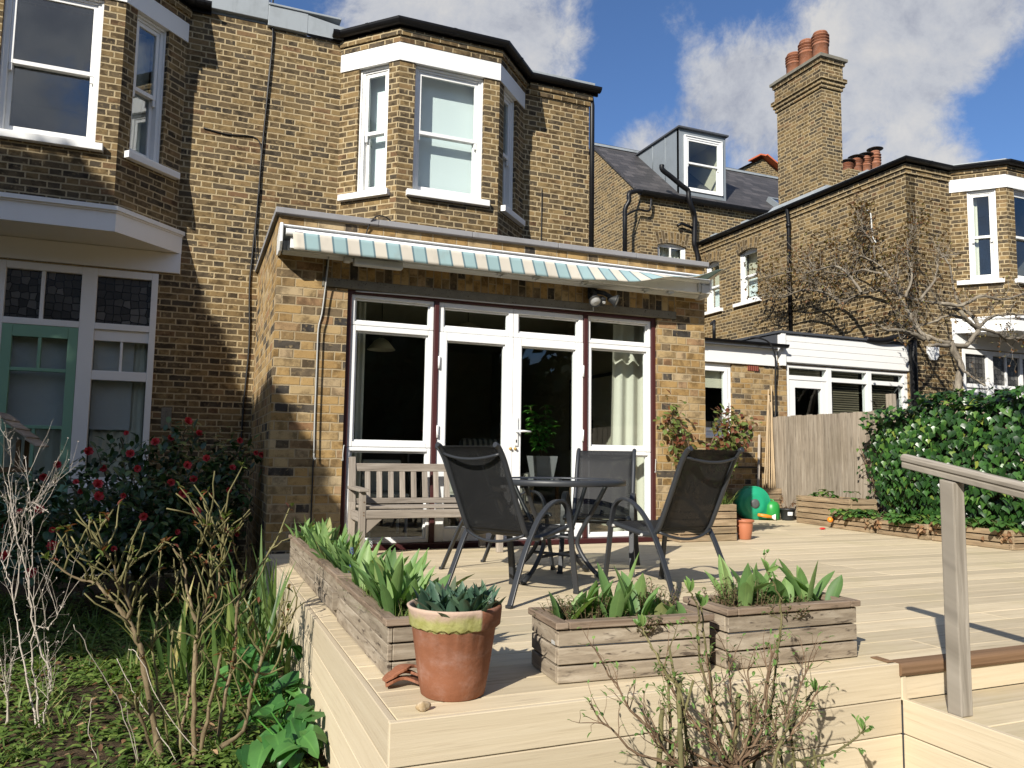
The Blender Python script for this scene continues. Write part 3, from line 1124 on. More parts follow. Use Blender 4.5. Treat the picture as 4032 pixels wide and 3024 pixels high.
def band(mb, pts, d0, d1, z0, z1, mi=0):
    I, O = offset_path(pts, d0), offset_path(pts, d1)
    n = len(pts)
    for i in range(n - 1):
        a, b, c, e = O[i], O[i + 1], I[i + 1], I[i]
        mb.poly([(*a, z0), (*b, z0), (*b, z1), (*a, z1)], mi=mi)
        mb.poly([(*c, z0), (*e, z0), (*e, z1), (*c, z1)], mi=mi)
        mb.poly([(*a, z1), (*b, z1), (*c, z1), (*e, z1)], mi=mi)
        mb.poly([(*e, z0), (*c, z0), (*b, z0), (*a, z0)], mi=mi)
    mb.poly([(*I[0], z0), (*O[0], z0), (*O[0], z1), (*I[0], z1)], mi=mi)
    mb.poly([(*O[-1], z0), (*I[-1], z0), (*I[-1], z1), (*O[-1], z1)], mi=mi)


def prism(mb, pts, z0, z1, mi=0):
    """vertical prism from a counter-clockwise polygon"""
    n = len(pts)
    mb.poly([(*p, z1) for p in pts], mi=mi)
    mb.poly([(*p, z0) for p in reversed(pts)], mi=mi)
    for i in range(n):
        a, b = pts[i], pts[(i + 1) % n]
        mb.poly([(*a, z0), (*b, z0), (*b, z1), (*a, z1)], mi=mi)


def gutter_line(mb, pts, d, z, r=0.062):
    """half-round gutter along an open path, with joint rings and brackets"""
    O = offset_path(pts, d)
    P = [Vector((p.x, p.y, z)) for p in O]
    prof = []
    for i in range(9):
        t = math.pi + math.pi * i / 8
        prof.append((r * math.cos(t), r * math.sin(t)))
    prof += [(r - 0.008, 0.0), (0.0, -r * 0.55), (-r + 0.008, 0.0)]
    rows, uvs = [], []
    for i, p in enumerate(P):
        if i == 0:
            t = (P[1] - P[0]).normalized()
        elif i == len(P) - 1:
            t = (P[-1] - P[-2]).normalized()
        else:
            t = ((P[i] - P[i - 1]).normalized() + (P[i + 1] - P[i]).normalized()).normalized()
        n = Vector((t.y, -t.x, 0))
        k = 1.0
        if 0 < i < len(P) - 1:
            k = 1 / max(0.4, t.dot((P[i] - P[i - 1]).normalized()))
        rows.append([p + n * a * k + Vector((0, 0, b)) for a, b in prof])
        uvs.append([(i, a) for a, b in prof])
    mb.grid(rows, closed=True, smooth=False, uvs=uvs, caps=True)
    for i in range(len(P) - 1):
        L = (P[i + 1] - P[i]).length
        t = (P[i + 1] - P[i]).normalized()
        for k in range(max(1, int(L / 0.75))):
            c = P[i] + t * (L * (k + 0.5) / max(1, int(L / 0.75)))
            n = Vector((t.y, -t.x, 0))
            rr = r + 0.006
            ring = [(rr * math.cos(math.pi + math.pi * q / 8), rr * math.sin(math.pi + math.pi * q / 8)) for q in range(9)]
            rws = [[c + t * s_ + n * a + Vector((0, 0, b)) for a, b in ring] for s_ in (-0.02, 0.02)]
            mb.grid(rws, smooth=False)


def fold_sheet(mb, F, a0, a1, z0, z1, d, amp=0.02, folds=6, lean=0.0, nz=6):
    """hanging cloth with vertical folds"""
    n = folds * 6
    ph = R.random() * 6
    fr = [R.uniform(0.7, 1.3) for _ in range(4)]
    rows, uvs = [], []
    for j in range(nz + 1):
        t = j / nz
        z = lerp(z1, z0, t)
        row, uv = [], []
        for i in range(n + 1):
            s_ = i / n
            off = amp * (math.sin(s_ * folds * 6.283 * fr[0] + ph) + 0.4 * math.sin(s_ * folds * 13.1 * fr[1] + ph * 2 + t))
            row.append(F.p(lerp(a0, a1, s_) + lean * t * (1 - s_), d + off * (0.7 + 0.3 * t), z))
            uv.append((lerp(a0, a1, s_), z))
        rows.append(row)
        uvs.append(uv)
    mb.grid(rows, uvs=uvs)


def sash_window(par, F, a0, a1, z0, z1, zm=None, inset=0.055, sill=None, cover=(), glass='glass', fw=0.055, sill_h=0.07):
    """box sash with two sashes; par is the house; returns the window part"""
    zm = zm or (z0 + z1) / 2 - 0.02
    mb = MB()
    d1 = -inset
    d0 = d1 - 0.11
    mb.bf(F, a0, a0 + fw, d0, d1, z0, z1)
    mb.bf(F, a1 - fw, a1, d0, d1, z0, z1)
    mb.bf(F, a0 + fw, a1 - fw, d0, d1 - 0.002, z1 - fw * 0.9, z1)
    mb.bf(F, a0 + fw, a1 - fw, d0, d1 - 0.002, z0, z0 + 0.02)
    mb.bf(F, a0 - 0.0, a0 + 0.02, d1, d1 + 0.02, z0, z1)
    mb.bf(F, a1 - 0.02, a1 + 0.0, d1, d1 + 0.02, z0, z1)
    mb.bf(F, a0 + 0.02, a1 - 0.02, d1, d1 + 0.02, z1 - 0.025, z1)
    w = mb.build('window', M['white'], par, bevel=0.004)
    b0, b1 = a0 + fw + 0.001, a1 - fw - 0.001
    st = 0.038

    def sash(z0_, z1_, dd, bot, top):
        m2 = MB()
        m2.bf(F, b0, b0 + st, dd - 0.035, dd, z0_, z1_)
        m2.bf(F, b1 - st, b1, dd - 0.035, dd, z0_, z1_)
        m2.bf(F, b0 + st, b1 - st, dd - 0.034, dd - 0.001, z0_, z0_ + bot)
        m2.bf(F, b0 + st, b1 - st, dd - 0.034, dd - 0.001, z1_ - top, z1_)
        if dd > d1 - 0.03:   # horns on the upper sash
            for q0, q1 in ((b0, b0 + st), (b1 - st, b1)):
                m2.bf(F, q0 + 0.004, q1 - 0.004, dd - 0.03, dd - 0.004, z0_ - 0.07, z0_)
        m2.build('sash', M['white'], w, bevel=0.003)
        m3 = MB()
        m3.bf(F, b0 + st - 0.003, b1 - st + 0.003, dd - 0.02, dd - 0.016, z0_ + bot - 0.003, z1_ - top + 0.003)
        m3.build('pane', M[glass], w)
    sash(zm - 0.02, z1 - fw * 0.9 - 0.002, d1 - 0.015, 0.042, 0.042)
    sash(z0 + 0.022, zm + 0.018, d1 - 0.058, 0.085, 0.036)
    if sill:
        m4 = MB()
        m4.bf(F, sill[0], sill[1], -0.16, 0.065, z0 - sill_h, z0 + 0.002)
        m4.build('sill', M['white'], w, bevel=0.005)
    for kind, *arg in cover:
        m5 = MB()
        if kind == 'curtain':
            c0, c1, zz0, zz1 = arg
            fold_sheet(m5, F, c0, c1, zz0, zz1, d0 - 0.07, 0.018, max(2, int((c1 - c0) / 0.08)))
            m5.build('curtain', M['curtain'], w)
        elif kind == 'blind':
            c0, c1, zz0, zz1, mat = arg
            m5.bf(F, c0, c1, d0 - 0.075, d0 - 0.07, zz0, zz1)
            m5.bf(F, c0, c1, d0 - 0.082, d0 - 0.062, zz0 - 0.02, zz0)
            m5.build('blind', M[mat], w)
    return w


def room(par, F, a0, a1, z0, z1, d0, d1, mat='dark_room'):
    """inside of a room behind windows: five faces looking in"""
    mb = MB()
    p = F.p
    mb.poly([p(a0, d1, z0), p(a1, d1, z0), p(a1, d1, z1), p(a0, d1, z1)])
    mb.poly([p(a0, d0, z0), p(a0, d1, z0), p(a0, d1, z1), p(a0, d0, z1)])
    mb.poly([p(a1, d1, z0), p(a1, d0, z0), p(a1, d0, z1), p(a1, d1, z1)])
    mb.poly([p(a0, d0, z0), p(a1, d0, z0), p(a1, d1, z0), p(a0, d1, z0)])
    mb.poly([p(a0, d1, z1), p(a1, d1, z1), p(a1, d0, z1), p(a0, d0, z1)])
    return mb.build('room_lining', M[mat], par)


BZ = dict(lin0=5.265, lin1=5.475, sill=3.76, gut=5.70, top=5.63)


def bay_pts(xl, xr):
    return [(xl, 2.3), (xl + 0.56, 1.72), (xr - 0.56, 1.72), (xr, 2.3)]


def bay(par, xl, xr, zb, covers, skip=()):
    pts = bay_pts(xl, xr)
    mb = MB()
    fr = []
    for i in range(3):
        a, b = Vector(pts[i]), Vector(pts[i + 1])
        F = Frame(pts[i], (b - a))
        L = (b - a).length
        fr.append((F, L))
    ops = [(0.255, 0.665), (0.185, fr[1][1] - 0.195), (fr[2][1] - 0.665, fr[2][1] - 0.255)]
    for (F, L), o in zip(fr, ops):
        panel(mb, F, 0, L, zb, BZ['top'], [(o[0], o[1], BZ['sill'] - 0.02, BZ['lin0'] + 0.02)], t=0.2)
    # projecting brick courses below the gutter
    band(mb, pts, 0.001, 0.022, 5.478, 5.553)
    band(mb, pts, 0.001, 0.045, 5.553, 5.63)
    mb.build('bay_wall', M['brick'], par)
    mb = MB()
    band(mb, pts, -0.1, 0.016, BZ['lin0'], BZ['lin1'])
    mb.build('bay_lintel', M['white'], par, bevel=0.004)
    for i in range(3):
        F, L = fr[i]
        o = ops[i]
        s_ = (o[0] - 0.075, o[1] + 0.075) if i == 1 else ((o[0] - 0.2, o[1] + 0.06) if i == 0 else (o[0] - 0.06, o[1] + 0.2))
        cov = covers[i](o) if covers[i] else ()
        sash_window(par, F, o[0], o[1], BZ['sill'], BZ['lin0'] - 0.004, 4.49, sill=s_, cover=cov, glass='glass_old' if xr < 0 else 'glass')
    return fr


def ground_screen(par, xr, flip=False, green=True):
    """timber glazed screen under the hood: leaded top lights, a door and a window; xr is the edge next to the brick"""
    s = -1.0 if not flip else 1.0
    F = Frame((xr, 2.285), (1, 0))

    def X(a, b):            # distance from the edge -> wall coordinates
        return (min(s * a, s * b), max(s * a, s * b))
    mb = MB()
    for a, b in ((0.0, 0.062), (0.57, 0.71), (1.375, 1.44), (2.17, 2.25)):
        mb.bf(F, *X(a, b), -0.09, 0.0, -0.45, 2.66)
    for z0, z1, d in ((2.585, 2.66, -0.001), (2.03, 2.095, 0.004)):
        for a, b in ((0.062, 0.57), (0.71, 1.375), (1.44, 2.17)):
            mb.bf(F, *X(a, b), -0.088, d - 0.002, z0, z1)
    mb.bf(F, *X(1.035, 1.07), -0.07, -0.015, 2.095, 2.585)
    for z0, z1 in ((1.508, 1.605), (0.43, 0.52)):
        mb.bf(F, *X(0.062, 0.57), -0.088, -0.003, z0, z1)
    mb.bf(F, *X(0.062, 0.57), -0.06, -0.025, 1.915, 2.03)
    mb.bf(F, *X(0.30, 0.325), -0.06, -0.03, 1.605, 1.915)
    mb.bf(F, *X(0.062, 0.57), -0.06, -0.02, -0.45, 0.43)
    mb.bf(F, *X(0.0, 0.70), -0.05, 0.05, 0.40, 0.435)
    scr = mb.build('window_screen', M['white'], par, bevel=0.004)
    mb = MB()
    for a, b in ((0.062, 0.57), (0.71, 1.035), (1.07, 1.375), (1.44, 1.76), (1.80, 2.17)):
        mb.bf(F, *X(a, b), -0.05, -0.045, 2.095, 2.585)
    mb.build('leaded_light', M['leaded'], scr)
    mb = MB()
    for a, b, z0, z1 in ((0.062, 0.30, 1.605, 1.915), (0.325, 0.57, 1.605, 1.915), (0.062, 0.57, 0.52, 1.508)):
        mb.bf(F, *X(a, b), -0.05, -0.045, z0, z1)
    mb.build('pane', M['glass'], scr)
    mb = MB()
    mb.bf(F, *X(0.2, 0.57), -0.13, -0.125, 1.03, 2.0)
    mb.bf(F, *X(0.2, 0.57), -0.14, -0.118, 1.005, 1.03)
    mb.build('blind', M['frost'], scr)
    mb = MB()
    fold_sheet(mb, F, *X(0.07, 0.24), 0.5, 2.0, -0.15, 0.012, 3)
    fold_sheet(mb, F, *X(0.07, 0.57), 0.5, 1.02, -0.17, 0.012, 6)
    mb.build('curtain', M['curtain'], scr)
    if green:
        mb = MB()
        D = lambda a, b, z0, z1, d=0.0, t=0.05: mb.bf(F, *X(a, b), d - t, d, z0, z1)
        D(0.712, 0.80, -0.40, 2.028)
        D(1.285, 1.373, -0.40, 2.028)
        for z0, z1 in ((1.908, 2.028), (1.565, 1.60), (0.995, 1.03), (0.22, 0.34), (-0.40, -0.28)):
            D(0.80, 1.285, z0, z1, -0.002)
        D(1.03, 1.06, 1.60, 1.908, -0.006)
        D(1.03, 1.06, 0.34, 0.995, -0.006)
        D(0.80, 1.285, -0.28, 0.22, -0.012, 0.03)
        dr = mb.build('door', M['green_paint'], par, bevel=0.004)
        mb = MB()
        mb.bf(F, *X(0.80, 1.285), -0.034, -0.03, 0.34, 1.908)
        mb.build('pane', M['glass'], dr)
        mb = MB()
        mb.bf(F, *X(0.76, 1.33), -0.13, -0.125, 1.03, 1.95)
        mb.bf(F, *X(0.76, 1.33), -0.14, -0.118, 1.01, 1.035)
        mb.build('blind', M['frost'], dr)
        mb = MB()
        fold_sheet(mb, F, *X(0.78, 1.32), 0.3, 1.02, -0.16, 0.013, 6)
        mb.build('curtain', M['curtain'], dr)
    room(par, Frame((xr, 2.285), (1, 0)), *X(-0.02, 2.3), -0.45, 2.66, -0.16, -2.5)


def hood(par, xl, xr):
    pts = bay_pts(xl, xr)
    mb = MB()
    O = offset_path(pts, 0.08)
    O[0] = Vector((O[0].x + 0.0, 2.298))
    O[-1] = Vector((O[-1].x, 2.298))
    poly = [tuple(q) for q in O]
    prism(mb, poly, 2.90, 3.10)
    O2 = offset_path(pts, 0.115)
    O2[0] = Vector((O2[0].x, 2.299))
    O2[-1] = Vector((O2[-1].x, 2.299))
    prism(mb, [tuple(q) for q in O2], 3.102, 3.145)
    O3 = offset_path(pts, 0.095)
    O3[0] = Vector((O3[0].x, 2.297))
    O3[-1] = Vector((O3[-1].x, 2.297))
    prism(mb, [tuple(q) for q in O3], 3.085, 3.1015)
    mb.bf(Frame((0, 2.3), (1, 0)), xl - 0.06, xr + 0.055, -0.1, 0.03, 2.68, 2.897)
    mb.build('hood', M['white'], par, bevel=0.006)


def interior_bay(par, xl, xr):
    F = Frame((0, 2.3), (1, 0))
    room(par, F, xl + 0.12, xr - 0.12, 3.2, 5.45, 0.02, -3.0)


# ================================================================ the three houses
def neighbour_left():
    h = thing('brick_house', (-3.0, 2.3, -0.5), 'brick house at the left edge with white bay window above a green garden door', 'house', 'brick houses')
    F = Frame((0, 2.3), (1, 0))
    mb = MB()
    panel(mb, F, -9.0, -0.02, -0.6, 5.66, [(-3.09, -0.95, 3.2, 5.45), (-3.25, -1.0, -0.45, 2.66)])
    mb.build('wall', M['brick'], h)
    xl, xr = -3.19, -0.85
    pts = bay_pts(xl, xr)
    side_cov = lambda o: [('curtain', o[0] + 0.10, o[1] - 0.02, 3.78, 5.2)]
    bay(h, xl, xr, 3.13, [None, None, side_cov])
    interior_bay(h, xl, xr)
    hood(h, xl, xr)
    ground_screen(h, -1.0)
    mb = MB()
    gutter_line(mb, [(-9, 2.3)] + pts + [(-0.62, 2.3)], 0.085, 5.72)
    band(mb, [(-9, 2.3)] + pts + [(-0.62, 2.3)], 0.001, 0.03, 5.632, 5.70)
    mb.build('gutter', M['black_pipe'], h)
    mb = MB()
    prism(mb, [tuple(q) for q in offset_path(pts, 0.03)], 5.705, 5.76)
    mb.b2(-9, -0.02, 2.31, 9, 5.67, 5.78)
    # taller zinc upstand and its stepped end
    mb.b2(-0.86, -0.02, 2.25, 2.7, 5.70, 6.06)
    mb.b2(-0.87, -0.02, 2.24, 2.72, 6.062, 6.10)
    mb.build('roof', M['lead'], h, bevel=0.006)
    # cast vent hole cover on the wall
    mb = MB()
    mb.bf(F, -0.90, -0.80, 0, 0.012, 1.03, 1.25)
    mb.bf(F, -0.858, -0.842, 0.012, 0.018, 1.07, 1.2)
    mb.build('wall_vent', M['concrete'], h, bevel=0.01)


def own_house():
    h = thing('brick_house', (2.0, 2.3, -0.5), 'brick house in the middle with a blinded white bay window above the striped awning', 'house', 'brick houses')
    F = Frame((0, 2.3), (1, 0))
    mb = MB()
    panel(mb, F, -0.02, 4.12, -0.6, 5.63, [(0.93, 3.07, 3.2, 5.45), (0.25, 4.0, -0.4, 2.45)])
    FS = Frame((4.12, 2.3), (0, 1))
    panel(mb, FS, 0.222, 7, -0.6, 5.63)
    pts = bay_pts(0.83, 3.17)
    band(mb, [(3.22, 2.3), (4.13, 2.3)], 0.001, 0.022, 5.478, 5.553)
    band(mb, [(3.24, 2.3), (4.15, 2.3)], 0.001, 0.045, 5.553, 5.63)
    mb.build('wall', M['brick'], h)
    bl = lambda a, b: (lambda o: [('blind', o[0] + a, o[1] - b, 3.70, 5.3, 'blind')])
    bay(h, 0.83, 3.17, 2.70, [bl(0.0, 0.0), bl(0.0, 0.0), bl(0.0, 0.0)])
    interior_bay(h, 0.83, 3.17)
    mb = MB()
    gp = [(0.70, 2.3)] + pts + [(4.24, 2.3)]
    gutter_line(mb, gp, 0.085, 5.71)
    band(mb, gp, 0.001, 0.03, 5.632, 5.69)
    mb.build('gutter', M['black_pipe'], h)
    mb = MB()
    prism(mb, [tuple(q) for q in offset_path(pts, 0.03)], 5.692, 5.75)
    mb.b2(0.86, 4.18, 2.24, 9, 5.70, 5.79)
    # lead upstand left of the bay
    mb.b2(-0.02, 0.42, 2.25, 2.7, 5.64, 5.88)
    mb.poly([(0.42, 2.25, 5.64), (0.86, 2.25, 5.64), (0.86, 2.25, 5.80), (0.42, 2.25, 5.86)])
    mb.poly([(0.42, 2.25, 5.86), (0.86, 2.25, 5.80), (0.86, 2.7, 5.80), (0.42, 2.7, 5.86)])
    mb.b2(-0.02, 0.80, 2.235, 2.71, 5.881, 5.905)
    mb.build('roof', M['lead'], h, bevel=0.005)
    mb = MB()
    mb.tube([(4.165, 2.34, 5.66), (4.165, 2.30, 5.5), (4.165, 2.30, 2.9)], 0.034, 10)
    mb.build('drainpipe', M['black_pipe'], h)


def garden_room():
    h = thing('garden_room', (2.13, 1.1, 0.0), 'single storey yellow brick garden room with white patio doors opening onto the deck', 'extension')
    F = Frame((0, 0), (1, 0))
    XR = 4.27
    mb = MB()
    ox0, ox1, oz1 = 0.59, 3.695, 2.205
    panel(mb, F, 0, XR, -0.56, 2.285, [(ox0, ox1, -0.03, oz1), (0.37, 3.925, 2.2, 2.285)])
    # brick above the lintel zone: side pieces and top courses
    panel(mb, F, 0, 0.37, 2.285, 2.45)
    panel(mb, F, 3.925, XR, 2.285, 2.45)
    panel(mb, F, 0, XR, 2.45, 2.78)
    FL = Frame((0, 2.3), (0, -1))
    panel(mb, FL, 0.002, 2.079, -0.56, 2.78)
    FR = Frame((XR, 0), (0, 1))
    panel(mb, FR, 0.2205, 2.298, -0.1, 2.78)
    mb.build('wall', M['brick_yellow'], h)
    mb = MB()
    panel(mb, F, 0.37, 3.925, 2.285, 2.45)
    mb.build('soldier_course', M['brick_soldier'], h)
    mb = MB()
    mb.bf(F, 0.372, 3.923, -0.219, 0.004, 2.207, 2.2845)
    mb.build('lintel', M['concrete'], h, bevel=0.006)
    # coping round the flat roof
    mb = MB()
    for k in range(5):
        a, b = lerp(-0.035, XR + 0.035, k / 5), lerp(-0.035, XR + 0.035, (k + 1) / 5)
        mb.b2(a + 0.0015, b - 0.0015, -0.045, 0.24, 2.782, 2.832)
    mb.b2(-0.035, 0.24, 0.2425, 2.299, 2.782, 2.832)
    mb.b2(XR - 0.24, XR + 0.035, 0.2425, 2.299, 2.782, 2.832)
    mb.build('coping', M['coping'], h, bevel=0.006)
    mb = MB()
    mb.b2(0.241, XR - 0.241, 0.241, 2.299, 2.66, 2.74)
    mb.build('roof', M['felt'], h)
    # maroon sub-frame
    mb = MB()
    y0, y1 = -0.13, -0.03
    mb.bf(F, ox0, 0.632, y0, y1, 0.0, oz1)
    mb.bf(F, 3.652, ox1, y0, y1, 0.0, oz1)
    mb.bf(F, 0.632, 3.652, y0, y1 - 0.002, 2.175, oz1)
    mb.bf(F, 1.378, 1.421, y0, y1 - 0.002, 0.03, 2.175)
    mb.bf(F, 2.888, 2.93, y0, y1 - 0.002, 0.03, 2.175)
    mb.bf(F, ox0, ox1, y0, 0.015, -0.02, 0.028)
    mb.build('subframe', M['maroon'], h, bevel=0.004)

    def light(a0, a1, z0, z1, fw, name='window', glass=True, inner=0.016):
        """plastic framed light with a raised bead round the glass"""
        m2 = MB()
        d0, d1 = -0.115, -0.052
        m2.bf(F, a0, a0 + fw, d0, d1, z0, z1)
        m2.bf(F, a1 - fw, a1, d0, d1, z0, z1)
        m2.bf(F, a0 + fw, a1 - fw, d0, d1, z0, z0 + fw)
        m2.bf(F, a0 + fw, a1 - fw, d0, d1, z1 - fw, z1)
        i = inner
        b0, b1, e0, e1 = a0 + fw, a1 - fw, z0 + fw, z1 - fw
        m2.bf(F, b0, b0 + i, d0 + 0.01, d1 - 0.02, e0, e1)
        m2.bf(F, b1 - i, b1, d0 + 0.01, d1 - 0.02, e0, e1)
        m2.bf(F, b0 + i, b1 - i, d0 + 0.01, d1 - 0.02, e0, e0 + i)
        m2.bf(F, b0 + i, b1 - i, d0 + 0.01, d1 - 0.02, e1 - i, e1)
        w = m2.build(name, M['upvc'], h, bevel=0.005)
        m3 = MB()
        m3.bf(F, b0 + i - 0.002, b1 - i + 0.002, -0.092, -0.088, e0 + i - 0.002, e1 - i + 0.002)
        m3.build('pane', M['glass'], w)
        return w
    for a0, a1 in ((0.634, 1.376), (2.932, 3.650)):
        light(a0, a1, 1.905, 2.173, 0.032)
        light(a0, a1, 0.853, 1.902, 0.046)
        light(a0, a1, 0.030, 0.850, 0.032)
    light(1.423, 2.153, 1.902, 2.173, 0.048)
    light(2.156, 2.886, 1.902, 2.173, 0.048)
    # the pair of doors
    for a0, a1, hs in ((1.423, 2.1535, 0), (2.1555, 2.886, 1)):
        m2 = MB()
        d0, d1 = -0.118, -0.045
        fw = 0.082
        z0, z1 = 0.032, 1.899
        m2.bf(F, a0, a0 + fw, d0, d1, z0, z1)
        m2.bf(F, a1 - fw, a1, d0, d1, z0, z1)
        m2.bf(F, a0 + fw, a1 - fw, d0, d1 - 0.001, z0, z0 + 0.115)
        m2.bf(F, a0 + fw, a1 - fw, d0, d1 - 0.001, z1 - 0.075, z1)
        i = 0.012
        b0, b1, e0, e1 = a0 + fw, a1 - fw, z0 + 0.115, z1 - 0.075
        m2.bf(F, b0, b0 + i, d0 + 0.01, d1 - 0.02, e0, e1)
        m2.bf(F, b1 - i, b1, d0 + 0.01, d1 - 0.02, e0, e1)
        m2.bf(F, b0 + i, b1 - i, d0 + 0.01, d1 - 0.02, e0, e0 + i)
        m2.bf(F, b0 + i, b1 - i, d0 + 0.01, d1 - 0.02, e1 - i, e1)
        dr = m2.build('patio_door', M['upvc'], h, bevel=0.005)
        m3 = MB()
        m3.bf(F, b0 + i - 0.002, b1 - i + 0.002, -0.092, -0.088, e0 + i - 0.002, e1 - i + 0.002)
        m3.build('pane', M['glass'], dr)
        hx = a0 + 0.006 if hs == 0 else a1 - 0.006
        for hz in (0.32, 1.0, 1.62):
            m3 = MB()
            m3.tube([F.p(hx, -0.034, hz - 0.055), F.p(hx, -0.034, hz + 0.055)], 0.011, 10)
            m3.bf(F, hx - 0.011, hx + 0.011, -0.044, -0.034, hz - 0.05, hz + 0.05)
            m3.build('hinge', M['upvc'], dr)
        if hs:
            m3 = MB()
            m3.bf(F, 2.172, 2.204, -0.0445, -0.032, 0.89, 1.15)
            m3.bf(F, 2.183, 2.195, -0.032, -0.030, 0.918, 0.945, mi=1)
            m3.tube([F.p(2.188, -0.032, 1.022), F.p(2.188, 0.012, 1.022)], 0.010, 10)
            m3.tube([F.p(2.182, 0.012, 1.022), F.p(2.24, 0.018, 1.024), F.p(2.315, 0.014, 1.021)], [0.011, 0.010, 0.008], 10)
            m3.build('door_handle', [M['upvc'], M['dark_plastic']], dr)
        kx = 2.134 if hs == 0 else 2.182
        m3 = MB()
        rows = []
        for (r_, dd) in ((0.0135, -0.045), (0.0135, -0.036), (0.009, -0.030), (0.0105, -0.022), (0.001, -0.016)):
            rows.append([F.p(kx + r_ * math.cos(q), dd, 0.861 + r_ * math.sin(q)) for q in [2 * math.pi * j / 12 for j in range(12)]])
        m3.grid(rows, closed=True)
        m3.build('knob', M['brass'], dr)
    # hooks screwed to the sub-frame
    for hx, hz in ((0.60, 0.86), (3.672, 0.78)):
        m3 = MB()
        m3.tube(spline([F.p(hx + 0.012, -0.025, hz), F.p(hx, 0.004, hz - 0.005), F.p(hx - 0.006, 0.006, hz - 0.08), F.p(hx - 0.004, 0.008, hz - 0.125), F.p(hx - 0.018, 0.012, hz - 0.12)], 4), 0.0045, 6)
        m3.build('stay_hook', M['steel'], h)
    # the room inside
    mb = MB()
    p = F.p
    x0, x1, zz0, zz1, dd0, dd1 = 0.221, 3.885, 0.01, 2.449, -0.221, -5.2
    mb.poly([p(x0, dd1, zz0), p(x1, dd1, zz0), p(x1, dd1, zz1), p(x0, dd1, zz1)])
    mb.poly([p(x0, dd0, zz0), p(x0, dd1, zz0), p(x0, dd1, zz1), p(x0, dd0, zz1)])
    mb.poly([p(x1, dd1, zz0), p(x1, dd0, zz0), p(x1, dd0, zz1), p(x1, dd1, zz1)])
    mb.poly([p(x0, dd1, zz1), p(x1, dd1, zz1), p(x1, dd0, zz1), p(x0, dd0, zz1)])
    mb.build('room_lining', M['cream_wall'], h)
    mb = MB()
    mb.poly([p(x0, dd0, zz0), p(x1, dd0, zz0), p(x1, dd1, zz0), p(x0, dd1, zz0)])
    mb.build('floor', M['floorwood'], h)
    # back left block, its dark tone painted in for the dim interior
    mb = MB()
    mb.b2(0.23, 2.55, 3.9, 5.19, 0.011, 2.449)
    mb.build('inner_wall', M['dark_room'], h)


